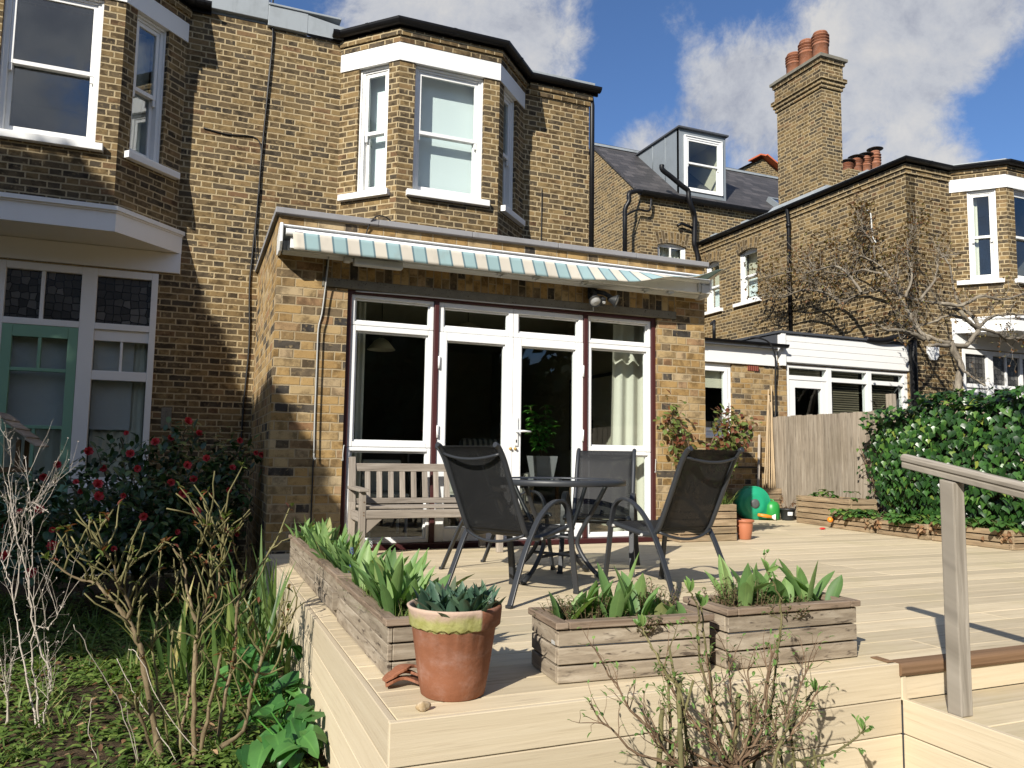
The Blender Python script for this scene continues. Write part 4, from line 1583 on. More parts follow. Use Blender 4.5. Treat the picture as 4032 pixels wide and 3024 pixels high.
def garden_room_contents():
    F = Frame((0, 0), (1, 0))
    # curtains
    mb = MB()
    fold_sheet(mb, F, 3.36, 3.80, 0.06, 2.16, -0.30, 0.028, 3, lean=-0.05)
    o = mb.build('curtain', M['curtain'])
    tag(o, 'cream curtain behind the right-hand garden room window', 'curtain', 'garden room curtains')
    mb = MB()
    fold_sheet(mb, F, 0.64, 0.82, 0.06, 2.16, -0.33, 0.02, 3)
    o = mb.build('curtain', M['curtain'])
    tag(o, 'dim curtain edge behind the left-hand garden room window, above the bench', 'curtain', 'garden room curtains')
    # pendant lamps
    for x, y, z, r, lab in ((1.16, 1.2, 1.86, 0.145, 'cream disc of a pendant lamp behind the left garden room window'),
                            (0.88, 1.9, 1.74, 0.10, 'small lower pendant lamp disc left of the other inside the left window'),
                            (2.06, 1.1, 2.08, 0.20, 'pendant lamp disc just under the top rail of the left patio door')):
        t = thing('pendant_lamp', (x, y, z), lab, 'lamp', 'pendant lamps')
        mb = MB()
        mb.lathe((x, y, z), [(0.02, 0.12), (r * 0.5, 0.09), (r, 0.0), (r - 0.008, -0.004), (r * 0.5, 0.075), (0.0, 0.10)], 28)
        mb.build('lamp_shade', M['cream_blind'], t)
        mb = MB()
        mb.tube([(x, y, z + 0.11), (x, y, 2.45)], 0.004, 6)
        mb.build('cord', M['wire'], t)
    # picture on the right-hand wall at the back
    t = thing('framed_picture', (3.88, 1.8, 1.0), 'large dark framed picture of bottles on the wall inside the right-hand window', 'picture')
    G = Frame((3.882, 2.3), (0, -1))
    mb = MB()
    mb.bf(G, 0.0, 1.15, 0, 0.025, 0.88, 1.78)
    mb.build('frame', M['dark_plastic'], t)
    mb = MB()
    mb.bf(G, 0.04, 1.11, 0.026, 0.030, 0.92, 1.74)
    for k, (a, hh, w) in enumerate(((0.2, 0.10, 0.05), (0.35, 0.13, 0.06), (0.55, 0.2, 0.035), (0.3, 0.18, 0.03), (0.62, 0.16, 0.04))):
        zz = 1.36 if k < 3 else 1.08
        mb.bf(G, a, a + w, 0.031, 0.033, zz, zz + hh, mi=1)
    mb.build('print', [M['cream_wall'], M['dark_plastic']], t)
    # house plant in a square tapered pot behind the right door
    t = thing('potted_plant', (2.72, 0.55, 0.5), 'leafy green house plant in a square grey pot behind the right patio door', 'plant')
    mb = MB()
    rows = []
    for z, w in ((0.56, 0.085), (0.80, 0.12), (0.80, 0.105), (0.77, 0.10)):
        rows.append([(2.72 + sx * w, 0.62 + sy * w, z) for sx, sy in ((-1, -1), (1, -1), (1, 1), (-1, 1))])
    mb.grid(rows, closed=True, smooth=False, caps=True)
    mb.build('pot', M['coping'], t)
    st, lf = MB(), MB()
    for k in range(9):
        top = Vector((2.72 + R.uniform(-0.20, 0.14), 0.58 + R.uniform(-0.12, 0.12), R.uniform(1.0, 1.38)))
        pts = spline([(2.72, 0.62, 0.76), Vector((2.72, 0.62, 0.9)) * 0.5 + top * 0.5 - Vector((0, 0, 0.05)), top], 4)
        st.tube(pts, [0.008, 0.007, 0.006, 0.006, 0.005, 0.005, 0.004, 0.003, 0.003], 5)
        for q in pts[3:]:
            for _ in range(4):
                a = R.uniform(0, 6.28)
                lf.leaf(q, (math.cos(a), math.sin(a), R.uniform(-0.1, 0.6)), (0, 0, 1), R.uniform(0.07, 0.12), R.uniform(0.035, 0.055), 0.7, 4, 0.12, shape='oval')
    st.build('stem', M['bark_brown'], t)
    lf.build('foliage', M['houseplant'], t)
    # table the plant stands on
    t = thing('side_table', (2.74, 0.62, 0.01), 'low wooden side table under the house plant behind the right patio door', 'table')
    mb = MB()
    mb.b2(2.50, 3.0, 0.42, 0.82, 0.52, 0.556)
    mb.build('tabletop', M['rail_wood'], t, bevel=0.004)
    for x, y in ((2.53, 0.45), (2.97, 0.45), (2.53, 0.79), (2.97, 0.79)):
        mb = MB()
        mb.bar((x, y, 0.011), (x, y, 0.519), 0.03, 0.03, up=(0, 1, 0))
        mb.build('leg', M['floorwood'], t)
    # striped armchair
    t = thing('armchair', (2.15, 1.0, 0.01), 'striped upholstered armchair seen through the right patio door', 'armchair')
    mb = MB()
    mb.b2(2.2, 2.75, 1.05, 1.6, 0.2, 0.46)
    mb.build('seat', M['armchair'], t, bevel=0.05, seg=3)
    mb = MB()
    mb.box((2.47, 1.68, 0.66), (0.56, 0.16, 0.66), rot=Matrix.Rotation(-0.15, 3, 'X'))
    mb.build('backrest', M['armchair'], t, bevel=0.06, seg=3)
    for x in (2.16, 2.79):
        mb = MB()
        mb.b2(x - 0.05, x + 0.05, 1.05, 1.6, 0.3, 0.62)
        mb.build('armrest', M['armchair'], t, bevel=0.04, seg=3)
    # pale chair with red legs behind the bench
    t = thing('dining_chair', (1.3, 0.9, 0.01), 'pale padded dining chair indoors behind the left bench window', 'chair', 'indoor dining chairs')
    mb = MB()
    mb.b2(0.98, 1.38, 0.75, 1.15, 0.36, 0.42)
    mb.build('seat', M['cushion'], t, bevel=0.02)
    mb = MB()
    mb.b2(0.98, 1.38, 1.1, 1.15, 0.42, 0.74)
    mb.build('backrest', M['cushion'], t, bevel=0.02)
    for x, y in ((1.0, 0.78), (1.36, 0.78), (1.0, 1.12), (1.36, 1.12)):
        mb = MB()
        mb.bar((x, y, 0.011), (x, y, 0.36), 0.025, 0.025, up=(0, 1, 0))
        mb.build('leg', M['steel'], t)
    t = thing('dining_chair', (1.75, 0.5, 0.01), 'dining chair with a red leg indoors behind the left patio door', 'chair', 'indoor dining chairs')
    mb = MB()
    mb.b2(1.62, 2.0, 0.62, 1.0, 0.36, 0.41)
    mb.build('seat', M['cushion'], t, bevel=0.02)
    mb = MB()
    mb.b2(1.62, 2.0, 0.96, 1.0, 0.41, 0.8)
    mb.build('backrest', M['cushion'], t, bevel=0.02)
    for x, y in ((1.64, 0.64), (1.98, 0.64), (1.64, 0.98), (1.98, 0.98)):
        mb = MB()
        mb.bar((x, y, 0.011), (x, y, 0.36), 0.025, 0.025, up=(0, 1, 0))
        mb.build('leg', M['red'], t)
    # vase with red and white flowers
    t = thing('flower_vase', (1.62, 1.0, 0.8), 'vase of red and white flowers inside the left patio door', 'flowers')
    mb = MB()
    mb.lathe((1.62, 0.9, 0.72), [(0.04, 0.0), (0.05, 0.06), (0.035, 0.14), (0.03, 0.13)], 16)
    mb.build('vase', M['dark_plastic'], t)
    mb, ms = MB(), MB()
    for k in range(9):
        q = Vector((1.62 + R.uniform(-0.1, 0.14), 0.9 + R.uniform(-0.08, 0.08), R.uniform(0.95, 1.08)))
        ms.tube([(1.62, 0.9, 0.84), q], 0.003, 5)
        for j in range(7):
            a = R.uniform(0, 6.28)
            mb.leaf(q, (math.cos(a), math.sin(a), R.uniform(0.0, 0.9)), (0, 0, 1), 0.05, 0.03, 0.4, 3, 0.2, shape='oval', mi=k % 2)
    mb.build('flower_heads', [M['petal'], M['white_petal']], t)
    ms.build('stem', M['houseplant'], t)


def side_return():
    h = thing('side_extension', (5.7, 2.3, -0.05), 'low yellow brick side extension with a white fascia between the garden room and the fence', 'extension')
    F = Frame((0, 2.3), (1, 0))
    mb = MB()
    panel(mb, F, 4.342, 7.245, -0.1, 2.18, [(5.6, 6.41, 1.12, 2.14)])
    mb.build('wall', M['brick_yellow'], h)
    mb = MB()
    mb.bf(F, 4.36, 7.19, -0.02, 0.03, 2.145, 2.375)
    mb.bf(F, 4.36, 7.19, -0.02, 0.05, 2.375, 2.40)
    mb.build('fascia', M['white'], h, bevel=0.004)
    mb = MB()
    mb.b2(4.36, 7.19, 2.302, 7.0, 2.402, 2.47)
    mb.build('roof', M['felt'], h)
    mb = MB()
    gutter_line(mb, [(4.34, 2.3), (7.30, 2.3)], 0.115, 2.455, 0.052)
    mb.build('gutter', M['black_pipe'], h)
    # casement window
    mb = MB()
    a0, a1, z0, z1 = 5.602, 6.408, 1.122, 2.138
    for a, b, c, e, d in ((a0, a0 + 0.06, z0, z1, 0), (a1 - 0.06, a1, z0, z1, 0), (a0 + 0.06, a1 - 0.06, z0, z0 + 0.06, -0.001), (a0 + 0.06, a1 - 0.06, z1 - 0.06, z1, -0.001)):
        mb.bf(F, a, b, -0.10, d - 0.03, c, e)
    for a, b, c, e in ((a0 + 0.062, a0 + 0.11, z0 + 0.062, z1 - 0.062), (a1 - 0.11, a1 - 0.062, z0 + 0.062, z1 - 0.062), (a0 + 0.11, a1 - 0.11, z0 + 0.062, z0 + 0.11), (a0 + 0.11, a1 - 0.11, z1 - 0.11, z1 - 0.062)):
        mb.bf(F, a, b, -0.09, -0.018, c, e)
    w = mb.build('window', M['upvc'], h, bevel=0.004)
    mb = MB()
    mb.bf(F, a0 + 0.108, a1 - 0.108, -0.06, -0.056, z0 + 0.108, z1 - 0.108)
    mb.build('pane', M['glass'], w)
    mb = MB()
    mb.bf(F, a0 - 0.03, a1 + 0.06, -0.09, 0.05, z0 - 0.035, z0 - 0.001)
    mb.build('sill', M['upvc'], w, bevel=0.004)
    mb = MB()
    mb.bf(F, a1 - 0.09, a1 - 0.07, -0.018, 0.01, 1.54, 1.62)
    mb.build('handle', M['upvc'], w, bevel=0.003)
    mb = MB()
    mb.bf(F, a0 + 0.05, a1 - 0.07, -0.13, -0.125, 1.80, 2.12)
    mb.build('blind', M['cream_blind'], w)
    room(h, F, 5.45, 6.6, 0.8, 2.3, -0.215, -2.0)
    mb = MB()
    mb.bf(F, 6.68, 6.87, 0.001, 0.012, 2.06, 2.14)
    mb.build('air_brick', M['airbrick'], h)
    # thin pipe on the roof against the far wall, and clay pipe bend
    mb = MB()
    mb.tube(spline([(4.30, 2.27, 0.72), (5.0, 2.27, 0.70), (6.6, 2.27, 0.69), (6.95, 2.27, 0.685)], 3), 0.012, 6)
    mb.build('waste_pipe', M['wire'], h)


def house_right():
    h = thing('brick_house', (11.0, 4.0, -0.5), 'brick house on the right with the tall chimney and zinc dormer', 'house', 'brick houses')
    # rear outrigger
    FS = Frame((9.89, 7.8), (0, -1))
    F = Frame((0, 2.3), (1, 0))
    mb = MB()
    w1 = (1.28, 1.90, 4.06, 5.18)
    w2 = (0.12, 0.66, 4.06, 5.18)
    panel(mb, FS, 0.0, 5.5, -0.6, 5.60, [w1, w2], t=0.2)
    panel(mb, F, 9.8905, 15.0, -0.6, 5.60, [(10.97, 13.11, 3.2, 5.45), (11.02, 13.3, -0.45, 2.66)])
    P = [(9.89, 7.8), (9.89, 2.3), (10.87, 2.3)]
    band(mb, P, 0.001, 0.022, 5.45, 5.525)
    band(mb, P, 0.001, 0.045, 5.525, 5.60)
    xl, xr = 10.87, 13.21
    band(mb, [(xr + 0.05, 2.3), (15, 2.3)], 0.001, 0.04, 5.525, 5.60)
    mb.build('wall', M['brick'], h)
    pts = bay_pts(xl, xr)
    cur = lambda o: [('curtain', o[0] + 0.0, o[0] + 0.17, 3.78, 5.22)]
    cur2 = lambda o: [('curtain', o[0] + 0.02, o[0] + 0.25, 3.78, 5.22)]
    bay(h, xl, xr, 3.13, [cur, cur2, None])
    interior_bay(h, xl, xr)
    hood(h, xl, xr)
    ground_screen(h, 11.02, flip=True, green=False)
    mb = MB()
    gp = [(9.89, 7.75), (9.89, 2.3)] + pts + [(15, 2.3)]
    gutter_line(mb, gp, 0.085, 5.68)
    band(mb, gp, 0.001, 0.03, 5.602, 5.66)
    mb.build('gutter', M['black_pipe'], h)
    mb = MB()
    mb.b2(9.86, 15, 2.26, 7.78, 5.665, 5.74)
    prism(mb, [tuple(q) for q in offset_path(pts, 0.03)], 5.662, 5.735)
    # lead flashing at the foot of the chimney
    mb.poly([(9.95, 4.28, 5.742), (9.95, 5.75, 5.742), (10.18, 5.75, 5.95), (10.18, 4.28, 5.95)])
    mb.poly([(9.95, 4.28, 5.742), (10.18, 4.28, 5.95), (10.75, 4.28, 5.95), (10.75, 4.28, 5.742)])
    for k in range(5):
        mb.b2(9.93, 10.02, 3.1 + k * 1.05, 3.3 + k * 1.05, 5.741, 5.80 + 0.01 * (k % 2))
    mb.build('roof', M['lead'], h)
    for (a0, a1, z0, z1), side in ((w1, 1), (w2, 0)):
        cov = [('blind', a0 + 0.03, a1 - 0.03, 4.66, 5.2, 'cream_blind'), ('blind', a0 + 0.03, a1 - 0.03, 4.05, 4.60, 'blind')]
        sash_window(h, FS, a0 + 0.002, a1 - 0.002, z0 + 0.002, z1 - 0.002, 4.62, inset=0.09, sill=(a0 - 0.10, a1 + 0.12), cover=cov)
        m2 = MB()    # cambered brick arch
        n = 12
        rows = []
        ax = (a0 + a1) / 2
        for i in range(n + 1):
            t = (i / n - 0.5) * 2
            zz = z1 - 0.015 - 0.055 * t * t
            rows.append((FS.p(ax + t * (a1 - a0) * 0.5, 0.006, zz), FS.p(ax + t * (a1 - a0) * 0.64, 0.006, zz + 0.23 - 0.015 * t * t)))
        for i in range(n):
            A, B = rows[i], rows[i + 1]
            m2.poly([A[0], B[0], B[1], A[1]], uvs=[(i * 0.06 - 0.9, 0), (i * 0.06 + 0.06 - 0.9, 0), (i * 0.06 + 0.06 - 0.9, 0.2), (i * 0.06 - 0.9, 0.2)])
            q = FS.n * -0.09
            m2.poly([A[0] + q, B[0] + q, B[0], A[0]])
            m2.poly([B[1] - FS.n * 0.006, A[1] - FS.n * 0.006, A[1], B[1]])
        m2.build('window_arch', M['brick_arch'], h)
    # drainpipes
    mb = MB()
    mb.tube(spline([(9.81, 4.93, 5.66), (9.83, 4.93, 5.5), (9.845, 4.93, 5.35)], 3) + [Vector((9.845, 4.93, 3.0))], 0.042, 10)
    for z in (5.3, 4.05, 3.2):
        mb.tube([(9.845, 4.93, z - 0.04), (9.845, 4.93, z + 0.04)], 0.053, 10)
    mb.build('drainpipe', M['black_pipe'], h)
    mb = MB()
    mb.tube([(9.84, 2.225, 2.70), (9.83, 2.22, 2.55), (9.83, 2.22, -0.4)], 0.06, 10)
    mb.tube(spline([(9.9, 2.2, 2.78), (9.55, 2.2, 2.74), (9.2, 2.25, 2.66), (8.9, 2.28, 2.665)], 4), 0.05, 8)
    mb.build('drainpipe', M['black_pipe'], h)
    # alarm box
    mb = MB()
    hexa = [(-0.12, 0.10), (-0.12, -0.04), (-0.05, -0.12), (0.05, -0.12), (0.12, -0.04), (0.12, 0.10)]
    rows = [[F.p(10.33 + x, dd, 2.545 + z) for x, z in hexa] for dd in (0.002, 0.05)]
    mb.grid(rows, closed=True, smooth=False, caps=True)
    mb.build('alarm_box', M['upvc'], h, bevel=0.01)
    # ---------------- main house behind
    FB = Frame((0, 7.8), (1, 0))
    mb = MB()
    win = (8.74, 9.50, 4.2, 5.60)
    panel(mb, FB, 8.30, 9.889, -0.6, 6.62, [win])
    panel(mb, FB, 9.889, 20, 5.3, 6.62)
    # gable end
    G = [(8.30, 8.02, -0.6), (8.30, 12.3, -0.6), (8.30, 12.3, 6.65), (8.30, 10.05, 8.56), (8.30, 8.02, 6.84)]
    mb.poly([(8.30, 12.3, -0.6), (8.30, 8.02, -0.6), (8.30, 8.02, 6.62), (8.30, 7.8, 6.62), (8.30, 10.05, 8.53), (8.30, 12.3, 6.62)])
    mb.build('wall', M['brick'], h)
    rh = MB()
    for (ya, za, yb, zb_) in ((7.70, 6.60, 10.05, 8.60), (12.4, 6.60, 10.05, 8.60)):
        n = Vector((0, -(zb_ - za), (yb - ya))).normalized()
        if n.z < 0:
            n = -n
        a, b = Vector((8.26, ya, za)), Vector((20, ya, za))
        c, e = Vector((20, yb, zb_)), Vector((8.26, yb, zb_))
        fl = ya < 10
        q = [a, b, c, e] if fl else [b, a, e, c]
        rh.poly(q)
        rh.poly([v - n * 0.05 for v in reversed(q)])
        rh.poly([a - n * 0.05, a, e, e - n * 0.05] if not fl else [e - n * 0.05, e, a, a - n * 0.05])
        rh.poly([a - n * 0.05, b - n * 0.05, b, a])
    rh.build('roof', M['slate'], h)
    rb = MB()
    rb.tube([(8.24, 10.05, 8.62), (20, 10.05, 8.62)], 0.035, 8, mi=1)
    rb.b2(8.26, 20, 9.95, 10.15, 8.545, 8.60)
    rb.build('ridge', [M['lead'], M['black_pipe']], h)
    gb = MB()
    gutter_line(gb, [(8.24, 7.8), (20, 7.8)], 0.12, 6.64, 0.085)
    gb.tube(spline([(8.25, 7.68, 6.62), (8.1, 7.66, 6.60), (7.93, 7.66, 6.52), (7.93, 7.66, 6.36), (7.86, 7.7, 6.2), (7.86, 7.72, 6.0)], 4) + [Vector((7.86, 7.72, 4.6))], 0.05, 10)
    gb.tube(spline([(7.88, 7.70, 6.05), (8.15, 7.68, 6.2), (8.45, 7.68, 6.22), (8.5, 7.68, 6.5)], 4), 0.025, 8)
    gb.build('gutter', M['black_pipe'], h)
    gb = MB()
    gb.tube(spline([(8.74, 7.62, 7.28), (8.76, 7.62, 7.17), (8.95, 7.6, 7.05), (9.25, 7.58, 6.86), (9.40, 7.58, 6.78), (9.42, 7.58, 6.6), (9.5, 7.6, 6.42), (9.62, 7.66, 6.28), (9.64, 7.68, 6.1)], 4) + [Vector((9.64, 7.70, 5.7))]
            + spline([(9.64, 7.70, 5.6), (9.70, 7.70, 5.48), (9.74, 7.70, 5.3)], 3) + [Vector((9.74, 7.70, 4.0))], 0.056, 10)
    gb.tube([(9.62, 7.70, 5.98), (9.30, 7.70, 6.05), (9.20, 7.70, 5.98)], 0.035, 8)
    gb.build('soil_pipe', M['black_pipe'], h)
    sash_window(h, FB, win[0] + 0.002, win[1] - 0.002, win[2] + 0.002, win[3] - 0.002, 4.95, inset=0.06, cover=[('curtain', win[0] + 0.05, win[1] - 0.05, 4.2, 5.54)])
    m2 = MB()
    m2.bf(FB, 9.105, 9.135, -0.095, -0.072, 4.3, 5.52)
    m2.build('glazing_bar', M['white'], h)
    m2 = MB()
    ax = (win[0] + win[1]) / 2
    prev = None
    for i in range(13):
        t = (i / 12 - 0.5) * 2
        zz = win[3] - 0.01 - 0.06 * t * t
        cur_ = (FB.p(ax + t * 0.385, 0.005, zz), FB.p(ax + t * 0.46, 0.005, zz + 0.27))
        if prev:
            m2.poly([prev[0], cur_[0], cur_[1], prev[1]], uvs=[(i * 0.07 - 0.9, 0), (i * 0.07 - 0.83, 0), (i * 0.07 - 0.83, 0.2), (i * 0.07 - 0.9, 0.2)])
            q = FB.n * -0.06
            m2.poly([prev[0] + q, cur_[0] + q, cur_[0], prev[0]])
        prev = cur_
    m2.build('window_arch', M['brick_arch'], h)
    # dormer: zinc cheeks, flat roof, sash
    d = MB()
    FD = Frame((0, 8.0), (1, 0))
    dx0, dx1, dz1 = 9.45, 10.76, 8.40
    panel(d, FD, dx0, dx1, 6.82, dz1, [(9.585, 10.645, 6.95, 8.27)], t=0.08)
    for x, s_ in ((dx0, 1), (dx1, -1)):
        tri = [(x, 8.0, 6.80), (x, 8.0, dz1), (x, 9.82, dz1)]
        d.poly(tri if s_ < 0 else tri[::-1])
        d.poly([(p[0] + 0.06 * s_, p[1] + 0.085, p[2]) for p in (tri[::-1] if s_ < 0 else tri)])
    for y in (8.55, 9.1):
        for x in (dx0 - 0.006, dx1 + 0.006):
            d.tube([(x, y, 7.30 + (y - 8.55) * 0.86), (x, y, dz1)], 0.012, 6)
    d.build('dormer', M['zinc'], h)
    d = MB()
    d.b2(dx0 - 0.05, dx1 + 0.05, 7.93, 9.95, dz1 + 0.001, dz1 + 0.05)
    d.build('dormer_roof', M['felt'], h, bevel=0.01)
    sash_window(h, FD, 9.587, 10.643, 6.952, 8.268, 7.62, inset=-0.03, fw=0.085, cover=[])
    room(h, FD, 9.53, 10.68, 6.9, 8.35, -0.081, -1.6, 'cream_blind')
    # roof light
    s_ = MB()
    for x0, x1 in ((12.28, 13.1),):
        sl_ = Vector((0, 2.35, 2.0)).normalized()
        nn = Vector((0, -2.0, 2.35)).normalized()
        c0 = Vector((x0, 8.0, 6.86)) + nn * 0.0
        for a, b in (((x0, 0.15), (x1, 0.22)), ((x0, 0.85), (x1, 0.92))):
            q = [Vector((a[0], 7.70, 6.60)) + sl_ * a[1], Vector((b[0], 7.70, 6.60)) + sl_ * a[1], Vector((b[0], 7.70, 6.60)) + sl_ * b[1], Vector((a[0], 7.70, 6.60)) + sl_ * b[1]]
            s_.grid([[v for v in q], [v + nn * 0.12 for v in q]], closed=True, smooth=False, caps=True)
        for xa in (x0, x1 - 0.07):
            q = [Vector((xa, 7.70, 6.60)) + sl_ * 0.22, Vector((xa + 0.07, 7.70, 6.60)) + sl_ * 0.22, Vector((xa + 0.07, 7.70, 6.60)) + sl_ * 0.85, Vector((xa, 7.70, 6.60)) + sl_ * 0.85]
            s_.grid([[v for v in q], [v + nn * 0.119 for v in q]], closed=True, smooth=False, caps=True)
    sk = s_.build('roof_light', M['zinc'], h)
    s_ = MB()
    q = [Vector((12.34, 7.70, 6.60)) + sl_ * 0.2 + nn * 0.1, Vector((13.05, 7.70, 6.60)) + sl_ * 0.2 + nn * 0.1, Vector((13.05, 7.70, 6.60)) + sl_ * 0.87 + nn * 0.1, Vector((12.34, 7.70, 6.60)) + sl_ * 0.87 + nn * 0.1]
    s_.grid([q, [v + nn * 0.004 for v in q]], closed=True, smooth=False, caps=True)
    s_.build('pane', M['glass_old'], sk)
    # ---------------- chimney with three pots
    c = MB()
    X0, X1, Y0, Y1 = 10.2, 10.68, 4.37, 5.60

    def ring(e, z0, z1):
        prism(c, [(X0 - e, Y0 - e), (X1 + e, Y0 - e), (X1 + e, Y1 + e), (X0 - e, Y1 + e)], z0, z1)
    ring(0.0, 5.66, 7.90)
    ring(0.028, 7.901, 7.975)
    ring(0.056, 7.976, 8.05)
    ring(0.085, 8.051, 8.125)
    ring(0.03, 8.126, 8.40)
    ring(0.06, 8.401, 8.475)
    ch = c.build('chimney', M['brick'], h)
    c = MB()
    ring(0.10, 8.476, 8.53)
    prism(c, [(X0 - 0.04, Y0 - 0.04), (X1 + 0.04, Y0 - 0.04), (X1 + 0.04, Y1 + 0.04), (X0 - 0.04, Y1 + 0.04)], 8.531, 8.58)
    c.build('chimney_cap', M['concrete'], ch, bevel=0.02)
    for y, hh in ((5.35, 0.50), (4.99, 0.60), (4.62, 0.58)):
        chimney_pot(10.44, y, 8.57, 0.152, hh + 0.05, ch)
    # ---------------- white boarded infill with slatted blinds
    g_ = MB()
    FI = Frame((0, 2.3), (1, 0))
    for k in range(4):
        z0 = 2.222 + k * 0.103
        g_.bf(FI, 7.34, 9.80, -0.03, 0.028 - 0.0, z0, z0 + 0.100)
    g_.bf(FI, 7.25, 7.338, -0.03, 0.05, 2.16, 2.635)
    g_.bf(FI, 7.34, 9.80, -0.05, 0.014, 2.21, 2.636)
    g_.build('white_fascia', M['white'], h, bevel=0.005)
    g_ = MB()
    g_.bf(FI, 7.22, 9.83, -1.9, 0.06, 2.638, 2.675)
    g_.b2(7.24, 7.30, 2.34, 4.2, 2.40, 2.636)
    g_.build('infill_roof', M['felt'], h, bevel=0.006)
    g_ = MB()
    panel(g_, FI, 7.247, 9.889, -0.5, 2.205, [(7.38, 9.80, -0.3, 2.203)], t=0.15)
    g_.build('infill_wall', M['brick_yellow'], h)
    g_ = MB()
    for a, b in ((7.382, 7.445), (8.16, 8.25), (8.955, 9.05), (9.72, 9.80)):
        g_.bf(FI, a, b, -0.12, -0.02, 0.0, 2.20)
    for z0, z1 in ((2.15, 2.20), (1.975, 2.04)):
        for a, b in ((7.445, 8.16), (8.25, 8.955), (9.05, 9.72)):
            g_.bf(FI, a, b, -0.118, -0.022, z0, z1)
    w = g_.build('glazed_screen', M['white'], h, bevel=0.004)
    g_ = MB()
    for a, b, c0, c1 in ((7.445, 8.16, 2.04, 2.15), (8.25, 8.955, 2.04, 2.15), (9.05, 9.72, 2.04, 2.15), (8.25, 8.955, 0.0, 1.975), (9.05, 9.72, 0.0, 1.975)):
        g_.bf(FI, a, b, -0.072, -0.068, c0, c1)
    g_.build('pane', M['glass'], w)
    g_ = MB()
    for a, b in ((8.27, 8.90), (9.07, 9.64)):
        for z0, z1 in ((0.9, 1.97), (2.05, 2.15)):
            z = z0
            while z < z1:
                g_.bf(FI, a, b, -0.165, -0.135, z, z + 0.022)
                z += 0.036
    g_.bf(FI, 7.46, 8.14, -0.16, -0.14, 2.045, 2.14)
    g_.build('slatted_blind', M['venetian'], w)
    g_ = MB()
    for a, b, z0, z1 in ((7.45, 7.56, 0.02, 1.97), (8.06, 8.155, 0.02, 1.97)):
        g_.bf(FI, a, b, -0.10, -0.03, z0, z1)
    g_.bf(FI, 7.56, 8.06, -0.10, -0.031, 1.86, 1.97)
    g_.bf(FI, 7.56, 8.06, -0.10, -0.031, 0.02, 0.2)
    dr = g_.build('door', M['white'], h, bevel=0.004)
    g_ = MB()
    g_.bf(FI, 7.56, 8.06, -0.07, -0.066, 0.2, 1.86)
    g_.build('pane', M['glass'], dr)
    room(h, FI, 7.38, 9.80, 0, 2.2, -0.18, -2.2)
    # small pipe and bend on the side wall above the infill
    g_ = MB()
    g_.tube([(6.20, 2.42, 2.45), (6.20, 2.42, 2.73), (6.23, 2.45, 2.755), (6.40, 2.75, 2.78)], 0.024, 8)
    o = g_.build('vent_pipe', M['black_pipe'])
    tag(o, 'short black vent pipe with a bend on the roof of the side extension', 'pipe')


def chimney_pot(x, y, z, r, hh, par):
    """louvred clay pot: plain drum, slatted upper part, domed top"""
    p = [(r, 0.0), (r, hh * 0.50), (r * 1.08, hh * 0.51), (r * 1.08, hh * 0.54), (r * 0.97, hh * 0.55), (r * 0.97, hh * 0.60)]
    for k in range(3):
        z0 = hh * (0.615 + 0.095 * k)
        p += [(r * 1.10, z0), (r * 1.12, z0 + hh * 0.022), (r * 0.86, z0 + hh * 0.045), (r * 0.84, z0 + hh * 0.08)]
    p += [(r * 0.95, hh * 0.90), (r * 0.86, hh * 0.95), (r * 0.6, hh * 0.985), (0.01, hh)]
    mb = MB()
    mb.lathe((x, y, z), p, 20)
    return mb.build('chimney_pot', M['terracotta'], par)


def far_roofs():
    # distant stack with four capped pots
    t = thing('chimney_stack', (16.0, 9.0, 8.0), 'far chimney with four capped red pots behind the right-hand roof', 'chimney')
    mb = MB()
    prism(mb, [(15.3, 8.7), (17.1, 8.7), (17.1, 9.4), (15.3, 9.4)], 5.6, 8.62)
    mb.build('stack', M['brick'], t)
    for x, z, hh in ((15.58, 8.62, 0.30), (15.91, 8.62, 0.48), (16.25, 8.62, 0.60), (16.61, 8.62, 0.82)):
        q = chimney_pot(x, 9.0, z, 0.145, hh, t)
        mb = MB()
        mb.lathe((x, 9.0, z + hh + 0.03), [(0.0, 0.06), (0.12, 0.045), (0.22, 0.0), (0.21, -0.01), (0.0, 0.02)], 18)
        for k in range(3):
            a = k * 2.1
            mb.tube([(x + 0.1 * math.cos(a), 9.0 + 0.1 * math.sin(a), z + hh - 0.08), (x + 0.14 * math.cos(a), 9.0 + 0.14 * math.sin(a), z + hh + 0.04)], 0.01, 5)
        mb.build('pot_cowl', M['dark_plastic'], q)
    t = thing('gable_house', (17.0, 16.0, 5.0), 'distant brick gable with an orange ridge between the slate roof and the chimney', 'house')
    mb = MB()
    mb.poly([(14.2, 14.0, 5.0), (19.9, 14.0, 5.0), (19.9, 14.0, 9.5), (16.95, 14.0, 11.05), (14.2, 14.0, 9.5)])
    mb.poly([(14.2, 20.0, 5.0), (14.2, 14.0, 5.0), (14.2, 14.0, 9.5), (14.2, 20.0, 9.5)])
    mb.build('wall', M['brick'], t)
    mb = MB()
    mb.poly([(13.9, 13.9, 9.37), (16.95, 13.9, 11.12), (16.95, 20, 11.12), (13.9, 20, 9.37)][::-1])
    mb.poly([(16.95, 13.9, 11.12), (20.2, 13.9, 9.37), (20.2, 20, 9.37), (16.95, 20, 11.12)][::-1])
    mb.build('roof', M['slate'], t)
    mb = MB()
    for s_ in (1,):
        mb.bar((16.95, 13.92, 11.12), (20.2, 13.92, 9.37), 0.34, 0.05)
        mb.bar((16.90, 14.5, 11.13), (16.90, 13.85, 11.13), 0.3, 0.05)
    mb.build('ridge_tiles', M['tile_red'], t)


